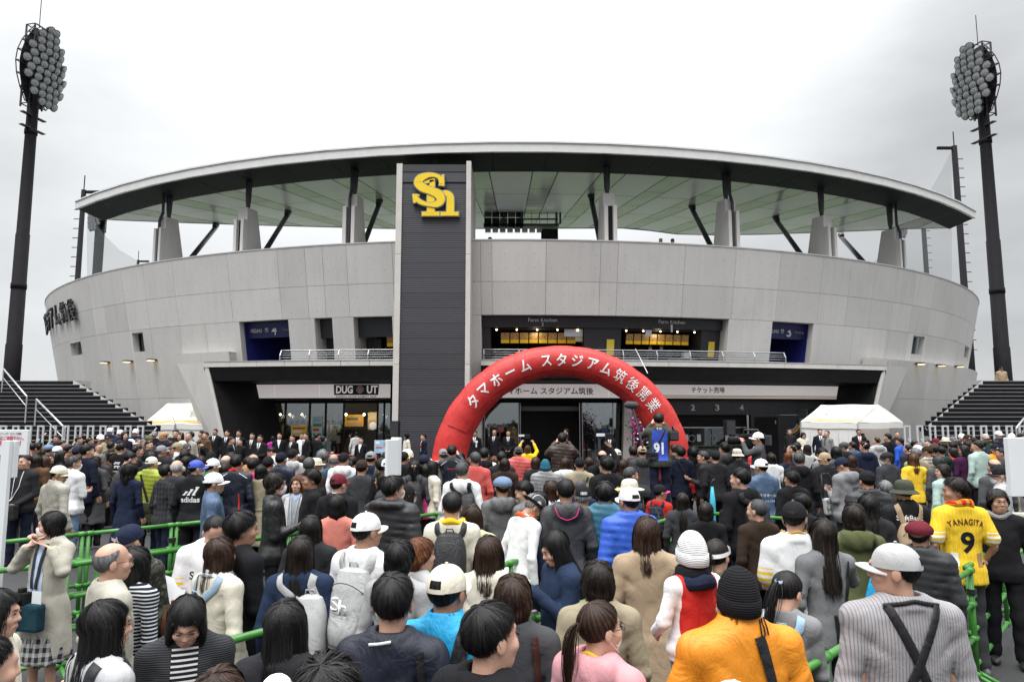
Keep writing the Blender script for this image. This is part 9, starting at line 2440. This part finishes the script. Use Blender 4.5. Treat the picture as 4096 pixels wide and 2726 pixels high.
for t, zx, zy, top, hair, kw in (
 ('A', 1820, 95, 'j:cotton:navy', 'short:black', dict(hat='cap:cotton:white', d=19.6, label='staff member in a white cap by the left gate, first from the left')), ('A', 1985, 130, 'j:cotton:navy', 'short:black', dict(hat='cap:cotton:white', d=19.0, label='staff member in a white cap by the left gate, second from the left')), ('B', 180, 115, 'j:cotton:navy', 'short:black', dict(hat='cap:cotton:white', d=19.4, label='staff member in a white cap by the left gate, third from the left')), ('B', 485, 155, 'j:cotton:black', 'short:black', dict(hat='cap:cotton:grey', d=19.6)), ('B', 400, 225, 'j:cotton:dkgrey', 'short:grey', dict(hat='hunting:cotton:olive', d=17.5)), ('B', 635, 165, 'jh:cotton:darknavy', 'short:dark', dict(hat='hunting:cotton:tan', d=16.8)), ('B', 690, 195, 'j:cotton:black', 'short:dark', dict(hat='cap:cotton:ltgrey', d=18)), ('B', 840, 135, 'j:cotton:black', 'thick:black', dict(d=18.5)), ('B', 920, 175, 'j:cotton:soot', 'long:black', dict(d=17.5)), ('B', 1040, 180, 'j:cotton:stone', 'crop:grey', dict(d=18.0)), ('B', 1080, 165, 'j:cotton:steel', 'short:black', dict(d=19.0)),
 ('A', 1670, 205, 'j:cotton:navy', 'short:black', dict(hat='cap:cotton:white', d=17)), ('A', 1790, 190, 'j:cotton:khaki', 'short:grey', dict(hat='cap:cotton:navy', d=16.5)), ('A', 2060, 162, 'j:cotton:navy', 'medium:black', dict(d=17)),
 ('H', 1810, 150, 'j:cotton:navy', 'short:black', dict(hat='cap:cotton:white', d=19.5, label='staff member in a white cap by the right gate, middle of three')), ('H', 1200, 195, 'j:cotton:navy', 'short:black', dict(hat='cap:cotton:white', d=19.0, label='staff member in a white cap by the right gate, left of three')), ('H', 2015, 190, 'j:cotton:navy', 'short:black', dict(hat='cap:cotton:white', d=18.5, label='staff member in a white cap by the right gate, right of three')),
 ('H', 1290, 205, 'j:cotton:soot', 'short:black', dict(hat='cap:cotton:dkbrown', d=17)), ('H', 1590, 195, 'j:cotton:dkgreen', 'short:black', dict(hat='cap:cotton:stone', d=18)), ('H', 1050, 240, 'j:cotton:grey', 'short:black', dict(hat='cap:cotton:midgrey', d=17.5)), ('H', 930, 255, 'j:cotton:charcoal', 'short:black', dict(hat='boater:cotton:cream', d=17)), ('H', 775, 265, 'j:cotton:soot', 'short:black', dict(hat='cap:cotton:maroon', d=17)), ('H', 640, 300, 'j:cotton:soot', 'short:black', dict(d=17.5)), ('H', 430, 310, 'j:cotton:navy', 'short:black', dict(d=18)), ('H', 2190, 190, 'j:cotton:soot', 'short:black', dict(d=18))):
 lb = kw.pop('label', None); rt = random.Random(int(zx * 3)).choice([150, 175, -120, 120, -160])
 p(t, zx, zy, top, hair, lb, rot=rt, group='staff and people at the back of the crowd', **kw)
rg = random.Random(21)
TAKEN = [(pr.pos.x, pr.pos.y) for pr in PEOPLE if pr.pos.z < 0.6]
def free(x, y, r=0.52): return all((x - a) ** 2 + ((y - b)) ** 2 > r * r for a, b in TAKEN)
cnt = 0; tries = 0
tops = ['j:cotton:soot', 'j:cotton:black', 'c:wool:charcoal', 'j:cotton:navy', 'h:cotton:dkgrey', 'j:cotton:soot', 'p:puffer:soot', 'j:cotton:dkbrown', 'c:wool:darknavy', 'j:cotton:midgrey', 'h:cotton:black', 'j:denim:denim', 'j:cotton:stone', 'p:puffer:maroon', 'j:cotton:olive']
hairs = ['short:black', 'short:black', 'thick:black', 'part:black', 'bob:dark', 'medium:dark', 'short:pepper', 'shortbob:brown', 'crop:black', 'long:dark', 'thin:pepper', 'short:grey', 'spiky:black']
NPEOPLE_MAX = 322
NEAR = 10
while len(PEOPLE) < NPEOPLE_MAX and tries < 6000:
 tries += 1
 if cnt < NEAR: y = rg.uniform(6.0, 9.6); x = rg.uniform(-0.20 * y, 0.60 * y)
 else: y = rg.uniform(9.0, 19.8); x = rg.uniform(-0.80 * y, 0.80 * y)
 if x < -0.30 * y and y < 12.0: continue
 if -7 < x < 5.8 and y > 17.8: continue
 if not free(x, y, 0.50 if cnt >= NEAR else 0.60): continue
 cnt += 1
 hr = rg.choice(hairs); fem = hr.split(':')[0] in ('bob', 'medium', 'shortbob', 'long')
 h = rg.uniform(1.52, 1.6) if fem else rg.uniform(1.62, 1.72)
 if cnt <= NEAR: h -= 0.09
 hat = rg.choice([None] * 7 + ['cap:cotton:soot', 'cap:cotton:cream', 'cap:cotton:navy', 'beanie:knit:dkgrey'])
 if cnt <= NEAR: hat = None
 tp = rg.choice(tops if cnt > NEAR else tops[:9]); tt = tp.split(':'); hh = hr.split(':'); ht = tuple(hat.split(':')) if hat else None
 pr = person('tbd', 0, 0, h=h, at=(x, y), rot=rg.gauss(-math.degrees(math.atan2(x, y)) * -0.0 + (8 if x > 0 else -8), 14), yaw=rg.choice([0, 0, 15, -15, 30, -30]), top=(ST[tt[0]],) + tuple(tt[1:]), hair=tuple(hh), hat=ht, fem=fem, legs=('trousers', 'cotton', 'soot'), skin_='mid')
 pr.px = W0 / 2 + F0 * x / (y * CP); pr.py = 0
 a = ('%s %s' % (W(ht[2]), HTW[ht[0]])) if ht else '%s %s' % ({'pepper': 'greying', 'ltbrown': 'light-brown', 'dark': 'dark-brown'}.get(hh[1], hh[1]), HW[hh[0]])
 pr.desc = 'person, %s, %s %s' % (a, W(tt[2]), SW[tt[0]])
 AUTO.append(pr); TAKEN.append((x, y))
ORD = ['first', 'second', 'third', 'fourth', 'fifth', 'sixth', 'seventh', 'eighth', 'ninth', 'tenth', 'eleventh', 'twelfth']
def spot(pr):
 x = pr.px / S_; d = pr.dist
 pl = [(300, 'left stairs'), (480, 'left tent'), (900, 'shop'), (1060, 'tower'), (1300, 'doors'), (1600, 'arch leg'), (1830, 'ticket windows'), (2085, 'right tent'), (9999, 'right stairs')]
 nm = [n for k, n in pl if x < k][0]
 row = 'near' if d < 8 else ('midway' if d < 13 else 'far')
 return '%s by %s' % (row, nm)
byl = {}
for pr in AUTO: byl.setdefault(pr.desc + ', ' + spot(pr), []).append(pr)
for lb, prs in byl.items():
 prs.sort(key=lambda r: r.px)
 for k, pr in enumerate(prs): pr.root['label'] = lb if len(prs) == 1 else '%s, %s from left' % (lb, ORD[min(k, 11)])
# ------------------------------------------------------------------ green queue barriers
M_GREEN = paint('barrier_green', (0.045, 0.20, 0.03, 1), 0.42, var=0.2, scale=9)
M_BAND2 = paint('black_tie', (0.01, 0.01, 0.01, 1), 0.6)
NBAR = 0
def barrier(a, b, label):
 global NBAR
 r = empty('queue_barrier', (a.x, a.y, 0), math.atan2(b.y - a.y, b.x - a.x), label, 'barrier', 'green queue barriers')
 L = math.hypot(b.x - a.x, b.y - a.y) - 0.06
 for z, rr in ((1.0, 0.024), (0.72, 0.020), (0.44, 0.020), (0.15, 0.020)): MB().tube([(0, 0, z), (L, 0, z)], rr, 10).build('rail', M_GREEN, r, True)
 n = 2 if L < 1.4 else 3
 for k in range(n + 1):
  x = L * k / n
  MB().tube([(x, 0, 0.13), (x, 0, 1.0)], 0.022, 10).build('post', M_GREEN, r, True)
  for z in (1.0, 0.72, 0.44, 0.15): MB().tube([(x - 0.045, 0, z), (x + 0.045, 0, z)], 0.030, 10).build('joint', M_GREEN, r, True)
 for x in (0.0, L):
  MB().tube([(x, -0.28, 0.02), (x, 0, 0.14), (x, 0.28, 0.02)], 0.02, 8).build('foot', M_GREEN, r, True)
 if NBAR % 2: MB().box((L - 0.03, -0.03, 0.80), (L + 0.05, 0.03, 0.85)).build('tie', M_BAND2, r)
 NBAR += 1
def barrier_line(p0, p1, n, desc):
 a, b = at_z(*p0, 1.0), at_z(*p1, 1.0)
 for k in range(n): barrier(a.lerp(b, k / n), a.lerp(b, (k + 1) / n), 'green tube barrier %s%s' % (desc, '' if n == 1 else ', %s panel' % ORD[k]))
barrier_line((3100, 2748), (3887, 2277), 2, 'running past the man in the striped shirt')
barrier_line((3869, 2267), (4060, 2118), 1, 'beside the number nine jersey')
barrier_line((4060, 2118), (4230, 2020), 1, 'at the right edge behind the number nine jersey')
barrier_line((876, 2573), (2762, 2051), 4, 'slanting from lower left through the middle of the crowd')
barrier_line((-60, 2174), (1010, 2066), 3, 'on the far left behind the trench coat')
barrier_line((270, 2259), (1762, 2051), 4, 'on the left behind the bald man')
barrier_line((2836, 2051), (3240, 2079), 1, 'beside the black hooded top')
barrier_line((-80, 2290), (420, 2235), 1, 'at the left edge beside the trench coat')
barrier_line((1720, 2196), (2080, 2106), 1, 'by the trilby hat')
barrier_line((2119, 2482), (2500, 2360), 1, 'below the phone-reading woman')
